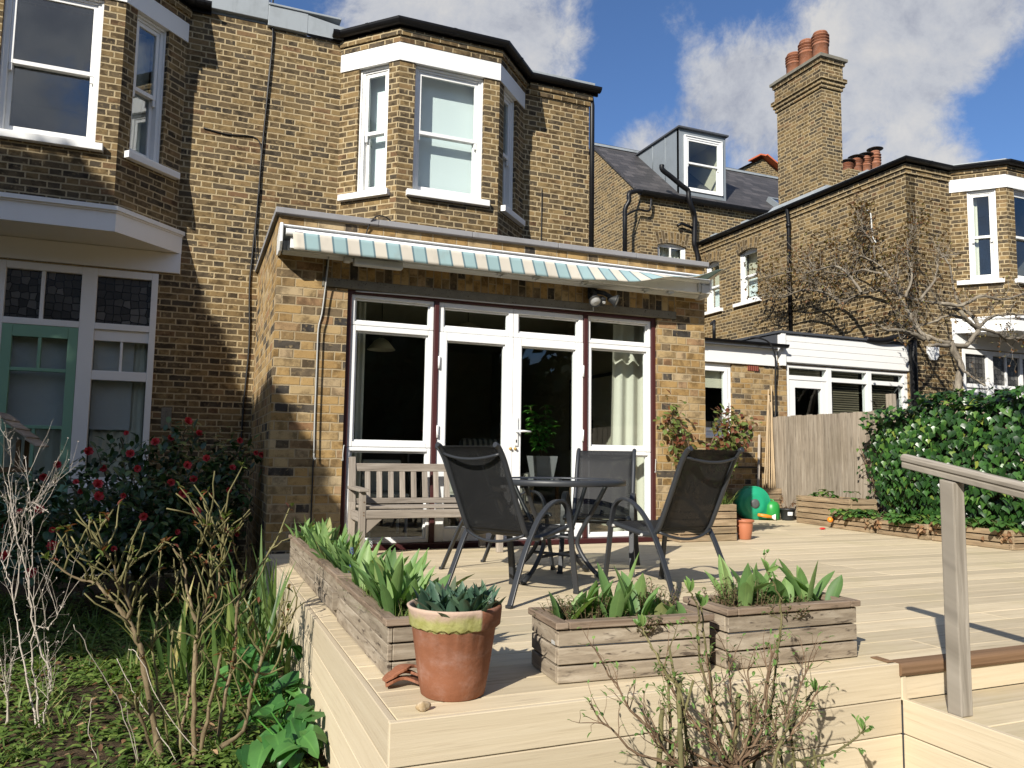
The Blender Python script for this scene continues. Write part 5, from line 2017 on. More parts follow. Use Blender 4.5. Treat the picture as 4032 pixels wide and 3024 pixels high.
# ================================================================ things on the garden room wall
def awning():
    t = thing('awning', (2.1, -0.13, 2.43), 'closed retractable awning with a blue and cream striped valance above the patio doors', 'awning')
    X0, X1 = 0.0, 4.16
    mb = MB()      # top cover: curved hood profile
    prof = [(-0.002, 0.13), (-0.12, 0.205), (-0.215, 0.215), (-0.225, 0.205), (-0.215, 0.197), (-0.12, 0.188), (-0.012, 0.12)]
    rows = [[(x, a, 2.425 + b) for a, b in prof] for x in (X0 + 0.012, X1 - 0.012)]
    mb.grid(rows, closed=True, smooth=False, caps=True)
    mb.build('cover', M['upvc'], t, bevel=0.003)
    mb = MB()      # rear channel and arms box in shade
    prof = [(-0.002, 0.02), (-0.002, 0.115), (-0.07, 0.12), (-0.10, 0.03), (-0.06, 0.0)]
    rows = [[(x, a, 2.425 + b) for a, b in prof] for x in (X0 + 0.03, X1 - 0.02)]
    mb.grid(rows, closed=True, smooth=False, caps=True)
    mb.b2(0.06, X1 - 0.08, -0.17, -0.11, 2.435, 2.495)
    mb.build('cassette', M['greyplastic'], t, bevel=0.004)
    mb = MB()      # front bar
    prof = []
    for k in range(12):
        q = 2 * math.pi * k / 12
        prof.append((-0.232 + 0.030 * math.cos(q), 0.148 + 0.030 * math.sin(q)))
    rows = [[(x, a, 2.425 + b) for a, b in prof] for x in (X0 + 0.035, X1 - 0.01)]
    mb.grid(rows, closed=True, smooth=True, caps=True)
    mb.b2(X0 + 0.075, X1 - 0.03, -0.222, -0.172, 2.448, 2.545)
    mb.build('front_bar', M['upvc'], t, bevel=0.003)
    for x, s in ((X0, -1), (X1, 1)):
        mb = MB()
        prof = [(-0.004, 0.0), (-0.004, 0.14), (-0.12, 0.212), (-0.245, 0.22), (-0.265, 0.19), (-0.262, 0.06), (-0.20, -0.005), (-0.09, -0.015)]
        rows = [[(x + d, a, 2.425 + b) for a, b in prof] for d in (-0.012, 0.012)]
        mb.grid(rows, closed=True, smooth=False, caps=True)
        mb.build('end_cap', M['upvc'], t, bevel=0.006)
    # brackets and joint boxes under the cassette
    for x in (1.9, 2.25, 2.75, 3.42, 3.7):
        mb = MB()
        mb.b2(x, x + 0.06, -0.205, -0.14, 2.42, 2.447)
        mb.b2(x + 0.02, x + 0.04, -0.21, -0.16, 2.405, 2.42)
        mb.build('bracket', M['greyplastic'], t, bevel=0.004)
    mb = MB()
    mb.b2(0.52, 0.58, -0.19, -0.11, 2.395, 2.433)
    mb.b2(0.60, 1.02, -0.20, -0.12, 2.375, 2.433)
    mb.build('gear_box', M['greyplastic'], t, bevel=0.01)
    mb = MB()
    mb.b2(4.05, 4.146, -0.262, -0.224, 2.44, 2.525)
    mb.b2(4.02, 4.05, -0.25, -0.224, 2.455, 2.56)
    mb.build('arm_joint', M['greyplastic'], t, bevel=0.004)
    # valance: hangs at the left, blown out and up at the right end
    mb = MB()
    n, m = 96, 6
    rows, uvs = [], []
    x0, x1 = 0.085, 4.17
    for j in range(m + 1):
        row, uv = [], []
        for i in range(n + 1):
            f = i / n
            x = lerp(x0, x1, f)
            lift = max(0.0, (f - 0.50) / 0.50)
            th = math.radians(5 + 122 * lift ** 1.8) + 0.10 * math.sin(f * 40) * (0.4 + lift)
            ln = 0.145 * j / m
            skew = 0.03 * (j / m) * (0.5 + f) + 0.06 * lift * (j / m)
            row.append((x + skew, -0.263 - math.sin(th) * ln, 2.572 - math.cos(th) * ln + 0.015 * lift * lift))
            uv.append((x, j / m * 0.14))
        rows.append(row)
        uvs.append(uv)
    mb.grid(rows, uvs=uvs)
    v = mb.build('valance', M['awning'], t)
    sm = v.modifiers.new('thick', 'SOLIDIFY')
    sm.thickness = 0.0015
    mb = MB()   # small maker plate on the bar
    rows = [[(x, -0.232 + 0.0305 * math.cos(q), 2.573 + 0.0305 * math.sin(q)) for q in (3.0, 3.3, 3.6)] for x in (0.10, 0.165)]
    mb.grid(rows)
    mb.build('maker_plate', paint_mat('purple_label', (0.09, 0.06, 0.16), 0.4, 0.05), t)
    # winding rod
    t = thing('winding_rod', (0.36, -0.05, 0.8), 'long steel winding rod hanging from the left end of the striped awning', 'rod')
    pts = spline([(0.405, -0.09, 2.44), (0.398, -0.07, 2.30), (0.388, -0.055, 2.15), (0.371, -0.05, 1.96), (0.347, -0.05, 1.835), (0.345, -0.05, 1.6), (0.345, -0.05, 1.07), (0.350, -0.05, 0.79)], 4)
    mb = MB()
    mb.tube(pts, 0.0062, 8)
    mb.build('shaft', M['steel'], t)
    mb = MB()
    mb.tube(spline([(0.350, -0.05, 0.79), (0.351, -0.052, 0.755), (0.358, -0.06, 0.742), (0.368, -0.062, 0.752)], 5), 0.0075, 8)
    mb.build('hook', M['steel'], t)
    mb = MB()
    pts = spline([(0.405, -0.012, 2.45), (0.392, -0.012, 2.15), (0.375, -0.012, 1.95), (0.352, -0.012, 1.82), (0.348, -0.012, 1.2), (0.352, -0.012, 0.78), (0.352, -0.012, 0.3), (0.356, -0.012, 0.0)], 4)
    mb.tube(pts, 0.0065, 6)
    o = mb.build('cable', M['wire'])
    tag(o, 'black cable running down the brick pier behind the winding rod', 'cable', 'wall cables')


def floodlight():
    t = thing('floodlight', (2.99, 0, 2.35), 'twin-headed security floodlight with sensor on the concrete lintel under the awning', 'floodlight')
    mb = MB()
    mb.b2(2.90, 3.0, -0.03, -0.001, 2.32, 2.44)
    mb.tube([(2.93, -0.03, 2.40), (2.92, -0.12, 2.36), (2.90, -0.15, 2.32)], 0.022, 8)
    mb.tube([(2.97, -0.03, 2.40), (3.02, -0.12, 2.37), (3.08, -0.15, 2.33)], 0.022, 8)
    mb.build('bracket', M['dark_plastic'], t, bevel=0.01)
    for c, d in (((2.885, -0.19, 2.27), Vector((-0.15, -0.75, -0.65))), ((3.11, -0.19, 2.29), Vector((0.75, -0.55, -0.35)))):
        d.normalize()
        s = d.orthogonal().normalized()
        b = d.cross(s)
        c = Vector(c)

        def ringp(r, k):
            return [c + d * k + (s * math.cos(q) + b * math.sin(q)) * r for q in [2 * math.pi * j / 18 for j in range(18)]]
        mb = MB()
        mb.grid([ringp(0.018, -0.085), ringp(0.03, -0.07), ringp(0.036, -0.04), ringp(0.060, 0.0), ringp(0.062, 0.015), ringp(0.055, 0.015), ringp(0.05, 0.004)], closed=True)
        hd = mb.build('lamp_head', M['dark_plastic'], t)
        mb = MB()
        mb.grid([ringp(0.055, 0.006), ringp(0.035, 0.016), ringp(0.002, 0.022)], closed=True)
        mb.build('lens', M['lamp_glass'], hd)
    mb = MB()
    mb.box((2.985, -0.14, 2.285), (0.05, 0.07, 0.09), rot=Matrix.Rotation(0.5, 3, 'X'))
    mb.tube([(2.97, -0.04, 2.35), (2.985, -0.12, 2.31)], 0.018, 8)
    mb.build('sensor', M['dark_plastic'], t, bevel=0.012)
    mb = MB()
    mb.box((2.985, -0.18, 2.263), (0.032, 0.012, 0.026), rot=Matrix.Rotation(0.5, 3, 'X'))
    mb.build('sensor_window', M['lamp_glass'], t, bevel=0.004)
    mb = MB()
    mb.tube(spline([(2.95, -0.04, 2.30), (2.955, -0.02, 2.235), (2.93, -0.012, 2.205), (2.6, -0.0, 2.206), (2.0, 0.005, 2.2), (1.2, 0.008, 2.198), (0.66, 0.01, 2.19)], 4), 0.005, 6)
    mb.build('cable', M['greyplastic'], t)


def wall_cables():
    def cab(name_pts, r, label, m='wire'):
        mb = MB()
        mb.tube(spline(name_pts, 3), r, 6)
        o = mb.build('cable', M[m])
        tag(o, label, 'cable', 'wall cables')
    y = 2.288
    cab([(0.03, y - 0.06, 6.12), (0.02, y, 5.75), (0.05, y, 5.55), (0.02, y, 5.1), (0.0, y, 4.6), (-0.02, y, 4.2), (-0.03, y, 3.7), (-0.06, y, 3.2), (-0.075, y, 2.9), (-0.085, y, 2.6), (-0.06, y, 2.0), (-0.085, y, 1.4), (-0.10, y, 0.8), (-0.1, y, 0.2), (-0.1, y, -0.4)], 0.010,
        'long black cable running down the whole brick wall left of the garden room')
    cab([(-0.02, y - 0.06, 6.12), (0.0, y - 0.01, 5.8), (0.04, y - 0.012, 5.5), (-0.01, y - 0.012, 4.4), (-0.05, y - 0.012, 3.3), (-0.02, y - 0.012, 2.9), (0.0, y - 0.02, 2.84)], 0.006,
        'thin black cable that turns from the brick wall onto the garden room roof')
    cab([(-0.64, y, 4.33), (-0.4, y, 4.30), (-0.12, y, 4.32), (-0.035, y, 4.22), (-0.03, y - 0.01, 4.0), (-0.03, y - 0.01, 3.6)], 0.007,
        'black cable branching left across the upper brick wall')
    cab([(3.43, y, 4.25), (3.435, y, 4.1), (3.43, y, 3.6), (3.425, y, 2.9)], 0.006,
        'thin cable on the brick wall right of the bay window')
    cab([(0.72, -0.005, 2.66), (0.75, -0.03, 2.78), (0.80, -0.06, 2.85), (0.90, 0.0, 2.875), (1.02, 0.15, 2.85)], 0.006,
        'short black cable looping over the grey coping above the awning')
    cab([(6.6, 2.18, 2.50), (6.75, 2.15, 2.515), (6.95, 2.14, 2.45), (7.06, 2.16, 2.25), (7.10, 2.22, 1.9), (7.12, 2.24, 1.5), (7.06, 2.25, 1.2)], 0.013,
        'black hose looping down from the side extension gutter onto the brickwork')
    cab([(9.875, 3.10, 5.08), (9.87, 3.0, 4.98), (9.875, 2.98, 4.6), (9.87, 2.9, 4.45)], 0.012,
        'pale strap hanging high on the side wall of the right-hand house', 'greyplastic')


# ================================================================ furniture
def bench():
    t = thing('garden_bench', (1.23, -0.35, 0.0), 'weathered grey wooden garden bench standing in front of the left patio window', 'bench')
    W0, W1 = 0.635, 1.835
    yb, yf = -0.10, -0.575
    w = M['bench_wood']
    k = dict(bevel=0.004)
    for x in (W0 + 0.026, W1 - 0.026):
        mb = MB()
        mb.bar((x, yb - 0.03, 0), (x, yb - 0.03, 0.40), 0.052, 0.05, up=(0, 1, 0))
        mb.bar((x, yb - 0.03, 0.395), (x, yb + 0.025, 0.765), 0.052, 0.05, up=(0, 1, 0))
        mb.build('leg', w, t, **k)
        mb = MB()
        mb.bar((x, yf + 0.025, 0), (x, yf + 0.025, 0.495), 0.05, 0.05, up=(0, 1, 0))
        mb.build('leg', w, t, **k)
        mb = MB()
        mb.bar((x, yb - 0.01, 0.515), (x, yf - 0.03, 0.512), 0.075, 0.026)
        mb.build('armrest', w, t, **k)
        mb = MB()
        mb.bar((x, yb - 0.056, 0.30), (x, yf + 0.051, 0.30), 0.03, 0.075)
        mb.build('side_rail', w, t, **k)
    mb = MB()
    mb.bar((W0 + 0.053, yf + 0.018, 0.325), (W1 - 0.053, yf + 0.018, 0.325), 0.03, 0.066)
    mb.build('front_rail', w, t, **k)
    mb = MB()
    n = 5
    for i in range(n):
        y = lerp(yf + 0.066, yb - 0.09, i / (n - 1))
        mb.bar((W0 + 0.054, y, 0.362 + 0.012 * (1 - i / n)), (W1 - 0.054, y, 0.362 + 0.012 * (1 - i / n)), 0.068, 0.02)
    mb.build('seat', w, t, **k)
    bk = MB()
    def back(z):
        return yb - 0.03 + 0.055 * (z - 0.395) / 0.37
    bk.bar((W0 + 0.053, back(0.685), 0.682), (W1 - 0.053, back(0.685), 0.682), 0.03, 0.066)
    bk.bar((W0 + 0.053, back(0.41), 0.405), (W1 - 0.053, back(0.41), 0.405), 0.03, 0.045)
    b = bk.build('backrest', w, t, **k)
    ns = 10
    for i in range(ns):
        x = lerp(W0 + 0.155, W1 - 0.155, i / (ns - 1))
        mb = MB()
        mb.bar((x, back(0.427), 0.428), (x, back(0.65), 0.648), 0.045, 0.014, up=(0, 1, 0))
        mb.build('slat', w, b, bevel=0.002)
    for x, s in ((W0 + 0.053, 1), (W1 - 0.053, -1)):
        mb = MB()
        a = [(x, 0.291), (x + s * 0.135, 0.291), (x, 0.17)]
        if s < 0:
            a = a[::-1]
        rows = [[(p[0], yf + 0.012 + d, p[1]) for p in a] for d in (0.03, 0.0)]
        mb.grid(rows, closed=True, smooth=False, caps=True)
        mb.build('corner_brace', w, t, bevel=0.003)
    mb = MB()
    for z, y in ((0.318, yf - 0.001), (0.34, yf - 0.001), (0.42, yf - 0.001)):
        mb.tube([(W0 + 0.035, y + 0.004, z), (W0 + 0.035, y - 0.001, z)], 0.006, 8)
    mb.build('dowel', M['bark_brown'], t)


def make_chair():
    """stacking patio chair, facing +y, origin on the ground"""
    t = thing('patio_chair', (0, 0, 0), '', 'chair', 'patio chairs round the table')
    g_ = M['greypaint']
    wf, wb = 0.236, 0.205
    for s in (-1, 1):
        mb = MB()
        x = s * wf
        pts = spline([(x * 1.03, 0.265, 0.0), (x, 0.235, 0.20), (x, 0.20, 0.42), (x, 0.165, 0.505), (x, 0.10, 0.540), (x, 0.01, 0.522), (x, -0.09, 0.45), (x, -0.18, 0.33), (x, -0.25, 0.20), (x * 1.03, -0.345, 0.0)], 5)
        mb.sweep(pts, [(-0.017, -0.0075), (0.017, -0.0075), (0.017, 0.0075), (-0.017, 0.0075)], (1, 0, 0))
        mb.build('arm_frame', g_, t, bevel=0.003)
        for y in (0.265, -0.345):
            mb = MB()
            mb.b2(x * 1.03 - 0.019, x * 1.03 + 0.019, y - 0.012, y + 0.012, 0.0, 0.018)
            mb.build('foot_cap', M['dark_plastic'], t, bevel=0.003)
    prof = [(0.262, 0.368), (0.245, 0.385), (0.20, 0.383), (0.08, 0.362), (-0.06, 0.342), (-0.13, 0.345), (-0.175, 0.372), (-0.21, 0.43), (-0.285, 0.585), (-0.345, 0.715), (-0.375, 0.775), (-0.415, 0.832), (-0.445, 0.848)]
    for s in (-1, 1):
        mb = MB()
        mb.tube(spline([(s * (wb + 0.008), y, z) for y, z in prof], 3), 0.0155, 8)
        mb.build('side_rail', g_, t)
        mb = MB()
        mb.tube([(s * (wb + 0.004), -0.05, 0.340), (s * wf, -0.065, 0.338)], 0.009, 6)
        mb.tube([(s * (wb + 0.004), 0.19, 0.372), (s * wf, 0.197, 0.372)], 0.009, 6)
        mb.build('fixing_bolt', M['steel'], t)
    seat, back = [], []
    sp = spline([(0, y, z) for y, z in prof], 3)
    split = 15
    n = 12
    def sheet(name, P, sag):
        mb = MB()
        rows, uvs = [], []
        L = 0
        for i, p in enumerate(P):
            if i:
                L += (P[i] - P[i - 1]).length
            e = math.sin(math.pi * i / max(1, len(P) - 1))
            tng = (P[min(i + 1, len(P) - 1)] - P[max(0, i - 1)]).normalized()
            nr = Vector((0, -tng.z, tng.y))
            nr = nr if sag > 0 else -nr
            row = []
            for j in range(n + 1):
                f = j / n * 2 - 1
                row.append(Vector((f * wb, p.y, p.z)) + nr * abs(sag) * (1 - f * f) * e)
            rows.append(row)
            uvs.append([(j / n * 2 * wb, L) for j in range(n + 1)])
        mb.grid(rows, uvs=uvs)
        o = mb.build(name, M['sling'], t)
        sd = o.modifiers.new('thick', 'SOLIDIFY')
        sd.thickness = 0.0012
    sheet('seat', sp[2:19], -0.012)
    sheet('backrest', sp[18:35], -0.010)
    for name, a, dip in (('top_stretcher', (-0.385, 0.800), 0.030), ('lower_stretcher', (-0.175, 0.362), 0.045)):
        mb = MB()
        pts = []
        for j in range(13):
            f = j / 12 * 2 - 1
            e = 1 - f * f
            pts.append((f * (wb + 0.006), a[0] - 0.018 * e * (1.5 if dip > 0.04 else 1.0) - 0.012, a[1] - dip * e))
        mb.tube(pts, 0.0085, 8)
        mb.build(name, g_, t)
    mb = MB()
    mb.tube([(-wb, 0.225, 0.362), (wb, 0.225, 0.362)], 0.009, 8)
    mb.tube([(-wb, 0.02, 0.333), (wb, 0.02, 0.333)], 0.008, 8)
    mb.build('seat_bar', g_, t)
    return t


def chairs():
    c = make_chair()
    spots = [((1.175, -2.424, 0), -1.08, 'dark mesh patio chair with its back to the camera, nearest the terracotta tulip pot'),
             ((2.119, -2.499, 0), 0.192, 'dark mesh patio chair right of the table, its back against the brick pier view'),
             ((2.12, -1.701, 0), 2.535, 'dark mesh patio chair facing the camera in front of the right-hand window'),
             ((1.46, -1.50, 0), -2.557, 'dark mesh patio chair largely hidden between the bench and the chair nearest the tulip pot')]
    for i, (p, a, lab) in enumerate(spots):
        if i == 0:
            c.location = p
            c.rotation_euler = (0, 0, a)
            c['label'] = lab
        else:
            dup(c, p, a, lab)


def table():
    cx, cy, r = 1.665, -1.95, 0.448
    t = thing('patio_table', (cx, cy, 0), 'round dark metal patio table with a glass top among the mesh chairs', 'table')
    mb = MB()
    mb.lathe((cx, cy, 0), [(r - 0.028, 0.610), (r - 0.004, 0.608), (r, 0.614), (r + 0.001, 0.636), (r - 0.006, 0.646), (r - 0.026, 0.647), (r - 0.030, 0.640), (r - 0.028, 0.610)], 64)
    mb.build('rim', M['greypaint'], t)
    mb = MB()
    mb.lathe((cx, cy, 0), [(0.028, 0.6405), (0.25, 0.6405), (r - 0.0295, 0.6405)], 64)
    mb.lathe((cx, cy, 0), [(r - 0.0295, 0.6355), (0.25, 0.6355), (0.028, 0.6355), (0.028, 0.6405)], 64)
    mb.build('glass_top', M['table_glass'], t)
    mb = MB()
    mb.lathe((cx, cy, 0), [(0.022, 0.634), (0.034, 0.645), (0.026, 0.650), (0.02, 0.648), (0.02, 0.634)], 24)
    mb.build('parasol_ring', M['dark_plastic'], t)
    for k in range(4):
        a = math.radians(31 + 90 * k)
        d = Vector((math.cos(a), math.sin(a), 0))
        c = Vector((cx, cy, 0))
        mb = MB()
        pts = spline([c + d * 0.365 + Vector((0, 0, 0.610)), c + d * 0.27 + Vector((0, 0, 0.45)), c + d * 0.165 + Vector((0, 0, 0.28)), c + d * 0.17 + Vector((0, 0, 0.20)), c + d * 0.26 + Vector((0, 0, 0.09)), c + d * 0.375 + Vector((0, 0, 0.012))], 5)
        mb.tube(pts, 0.0145, 10)
        lg = mb.build('leg', M['greypaint'], t)
        mb = MB()
        mb.tube([pts[-4], pts[-1], pts[-1] + Vector((0, 0, -0.004))], 0.017, 10)
        mb.build('foot_cap', M['dark_plastic'], lg)
    for z, rr in ((0.27, 0.155), (0.155, 0.205)):
        mb = MB()
        P = [(cx + rr * math.cos(math.radians(31 + 90 * k)), cy + rr * math.sin(math.radians(31 + 90 * k)), z) for k in range(4)]
        for k in range(2):
            mb.tube([P[k], P[k + 2]], 0.010, 8)
        mb.build('cross_bar', M['greypaint'], t)


def handrail():
    t = thing('handrail', (2.075, -4.53, -0.14), 'weathered wooden handrail on a square post beside the deck step', 'handrail')
    mb = MB()
    px0, px1, py0, py1 = 2.062, 2.122, -4.538, -4.478
    zt = 0.73
    co = [(px0, py0), (px1, py0), (px1, py1), (px0, py1)]

    def topz(y):
        return 0.747 + (y + 4.49) * 0.20
    rows = [[(x, y, -0.1385) for x, y in co], [(x, y, topz(y) - 0.025) for x, y in co]]
    mb.grid(rows, closed=True, smooth=False, caps=True, uvs=[[(z_, i * 0.06) for i in range(4)] for z_ in (0, 0.87)])
    mb.build('post', M['rail_wood'], t, bevel=0.005)
    mb = MB()
    prof = [(-0.022, -0.028), (0.022, -0.028), (0.022, -0.010), (0.018, -0.006), (0.026, 0.002), (0.028, 0.014)]
    for k in range(1, 6):
        q = math.pi * k / 6
        prof.append((0.028 * math.cos(q), 0.014 + 0.014 * math.sin(q)))
    prof += [(-0.028, 0.014), (-0.026, 0.002), (-0.018, -0.006), (-0.022, -0.010)]
    xc = (px0 + px1) / 2
    rows, uvs = [], []
    for i, y in enumerate((-4.300, -4.305, -6.6)):
        k = 0.86 if i == 0 else 1.0
        z = 0.755 + (y + 4.49) * 0.20
        rows.append([(xc + a * k, y, z + b * k) for a, b in prof])
        uvs.append([(y, a + b * 0.7) for a, b in prof])
    mb.grid(rows, closed=True, smooth=False, uvs=uvs, caps=True)
    mb.build('rail', M['rail_wood'], t, bevel=0.003)


# ================================================================ planters, pots and their plants
def planter_box(name, c, size, rotz, wood, cap, boards, label, group, post=True, gap=0.004, capw=0.05, dark_soil=True, ends=False):
    """slatted wooden trough: boards, corner posts, capping frame, soil; returns the Empty"""
    t = thing(name, (c[0], c[1], c[2]), label, 'planter', group)
    lx, ly, hz = size
    rot = Matrix.Rotation(rotz, 3, 'Z')
    C = Vector(c)

    def P(x, y, z):
        return C + rot @ Vector((x, y, z))
    th = 0.018
    mb = MB()
    bh = hz / boards
    for k in range(boards):
        z0, z1 = k * bh + 0.003, (k + 1) * bh - gap
        zc, zh = (z0 + z1) / 2, z1 - z0
        for s in (-1, 1):
            mb.box(P(0, s * (ly / 2 - th / 2), zc), (lx - 0.002, th, zh), rot=rot, grain=0)
            mb.box(P(s * (lx / 2 - th / 2) + 0 * s, 0, zc), (th + 0.001, ly - 2 * th - 0.002, zh), rot=rot, grain=1)
    if ends:
        for sx in (-1, 1):
            for sy in (-1, 1):
                mb.box(P(sx * (lx / 2 - 0.03), sy * (ly / 2 - th - 0.012), hz / 2), (0.05, 0.022, hz - 0.01), rot=rot, grain=2)
    mb.build('boards', wood, t, bevel=0.0025, seg=1)
    if cap:
        mb = MB()
        ct = 0.024
        for s in (-1, 1):
            mb.box(P(0, s * (ly / 2 - capw / 2 + 0.012), hz + ct / 2), (lx - 2 * capw + 0.022, capw, ct), rot=rot, grain=0)
            mb.box(P(s * (lx / 2 - capw / 2 + 0.012), 0, hz + ct / 2 + 0.0005), (capw, ly + 0.024, ct), rot=rot, grain=1)
        mb.build('capping', cap, t, bevel=0.004)
    mb = MB()
    n = 14
    rows = [[P(lerp(-lx / 2 + th, lx / 2 - th, i / n), lerp(-ly / 2 + th, ly / 2 - th, j / 8), hz - 0.03 + R.uniform(-0.012, 0.012)) for i in range(n + 1)] for j in range(9)]
    mb.grid(rows)
    mb.build('soil', M['soil'], t)
    return t, P


def tulip_clump(mb, p, n, L, W, lean=0.5, spread=0.02):
    """a few broad blades sheathing one another"""
    for k in range(n):
        a = R.uniform(0, 6.283)
        inc = R.uniform(0.05, lean)
        d = Vector((math.cos(a) * inc, math.sin(a) * inc, 1)).normalized()
        up = Vector((-math.cos(a), -math.sin(a), inc))
        l = L * R.uniform(0.65, 1.12)
        mb.leaf(Vector(p) + Vector((math.cos(a), math.sin(a), 0)) * spread, d, up, l, W * R.uniform(0.7, 1.15), R.uniform(-0.1, 0.75), 7, R.uniform(0.12, 0.32), shape='lance', twist=R.uniform(-0.5, 0.5))


def herb_clump(ms, ml, p, r, h, n):
    for k in range(n):
        a = R.uniform(0, 6.283)
        q = Vector(p) + Vector((math.cos(a), math.sin(a), 0)) * r * math.sqrt(R.random()) * 0.5
        tip = q + Vector((math.cos(a) * R.uniform(0, r * 0.7), math.sin(a) * R.uniform(0, r * 0.7), h * R.uniform(0.5, 1.1)))
        mid = (q + tip) / 2 + rvec(0.008)
        ms.tube([q, mid, tip], [0.0016, 0.0013, 0.0008], 4, caps=False)
        m = 7
        for j in range(m):
            t = (j + 1) / m
            pp = q.lerp(mid, t * 2) if t < 0.5 else mid.lerp(tip, t * 2 - 1)
            b = R.uniform(0, 6.283)
            ml.leaf(pp, (math.cos(b), math.sin(b), R.uniform(0.1, 1)), (0, 0, 1), R.uniform(0.014, 0.027), R.uniform(0.006, 0.011), 0.3, 2, 0.1, shape='oval')


def grass_patch(mb, pts_fn, n, h0, h1, w=0.004, lean=0.8):
    for k in range(n):
        p = pts_fn()
        a = R.uniform(0, 6.283)
        inc = R.uniform(0.05, lean)
        mb.leaf(p, (math.cos(a) * inc, math.sin(a) * inc, 1), (-math.cos(a), -math.sin(a), 0.4), R.uniform(h0, h1), w * R.uniform(0.6, 1.4), R.uniform(0.2, 1.5), 4, 0.1, shape='strap')


def plant(name, loc, label, cat, group=None):
    return thing(name, loc, label, cat, group)


def muscari(P, label, white=False):
    t = plant('grape_hyacinth', P, label, 'flower', 'spring flowers in the left troughs')
    ms, mf = MB(), MB()
    top = Vector(P) + Vector((R.uniform(-0.015, 0.015), R.uniform(-0.015, 0.015), 0.12))
    ms.tube([P, top], 0.0022, 5)
    for k in range(26):
        f = k / 26
        a = k * 2.4
        q = top - Vector((0, 0, 0.036 * (1 - f))) + Vector((math.cos(a), math.sin(a), 0)) * 0.007 * (1 - f * 0.7)
        mf.leaf(q, (math.cos(a), math.sin(a), -0.4), (0, 0, 1), 0.008, 0.007, 0.2, 2, 0.2, shape='oval')
    ms.build('stem', M['houseplant'], t)
    mf.build('flower_head', M['white_petal'] if white else M['muscari'], t)


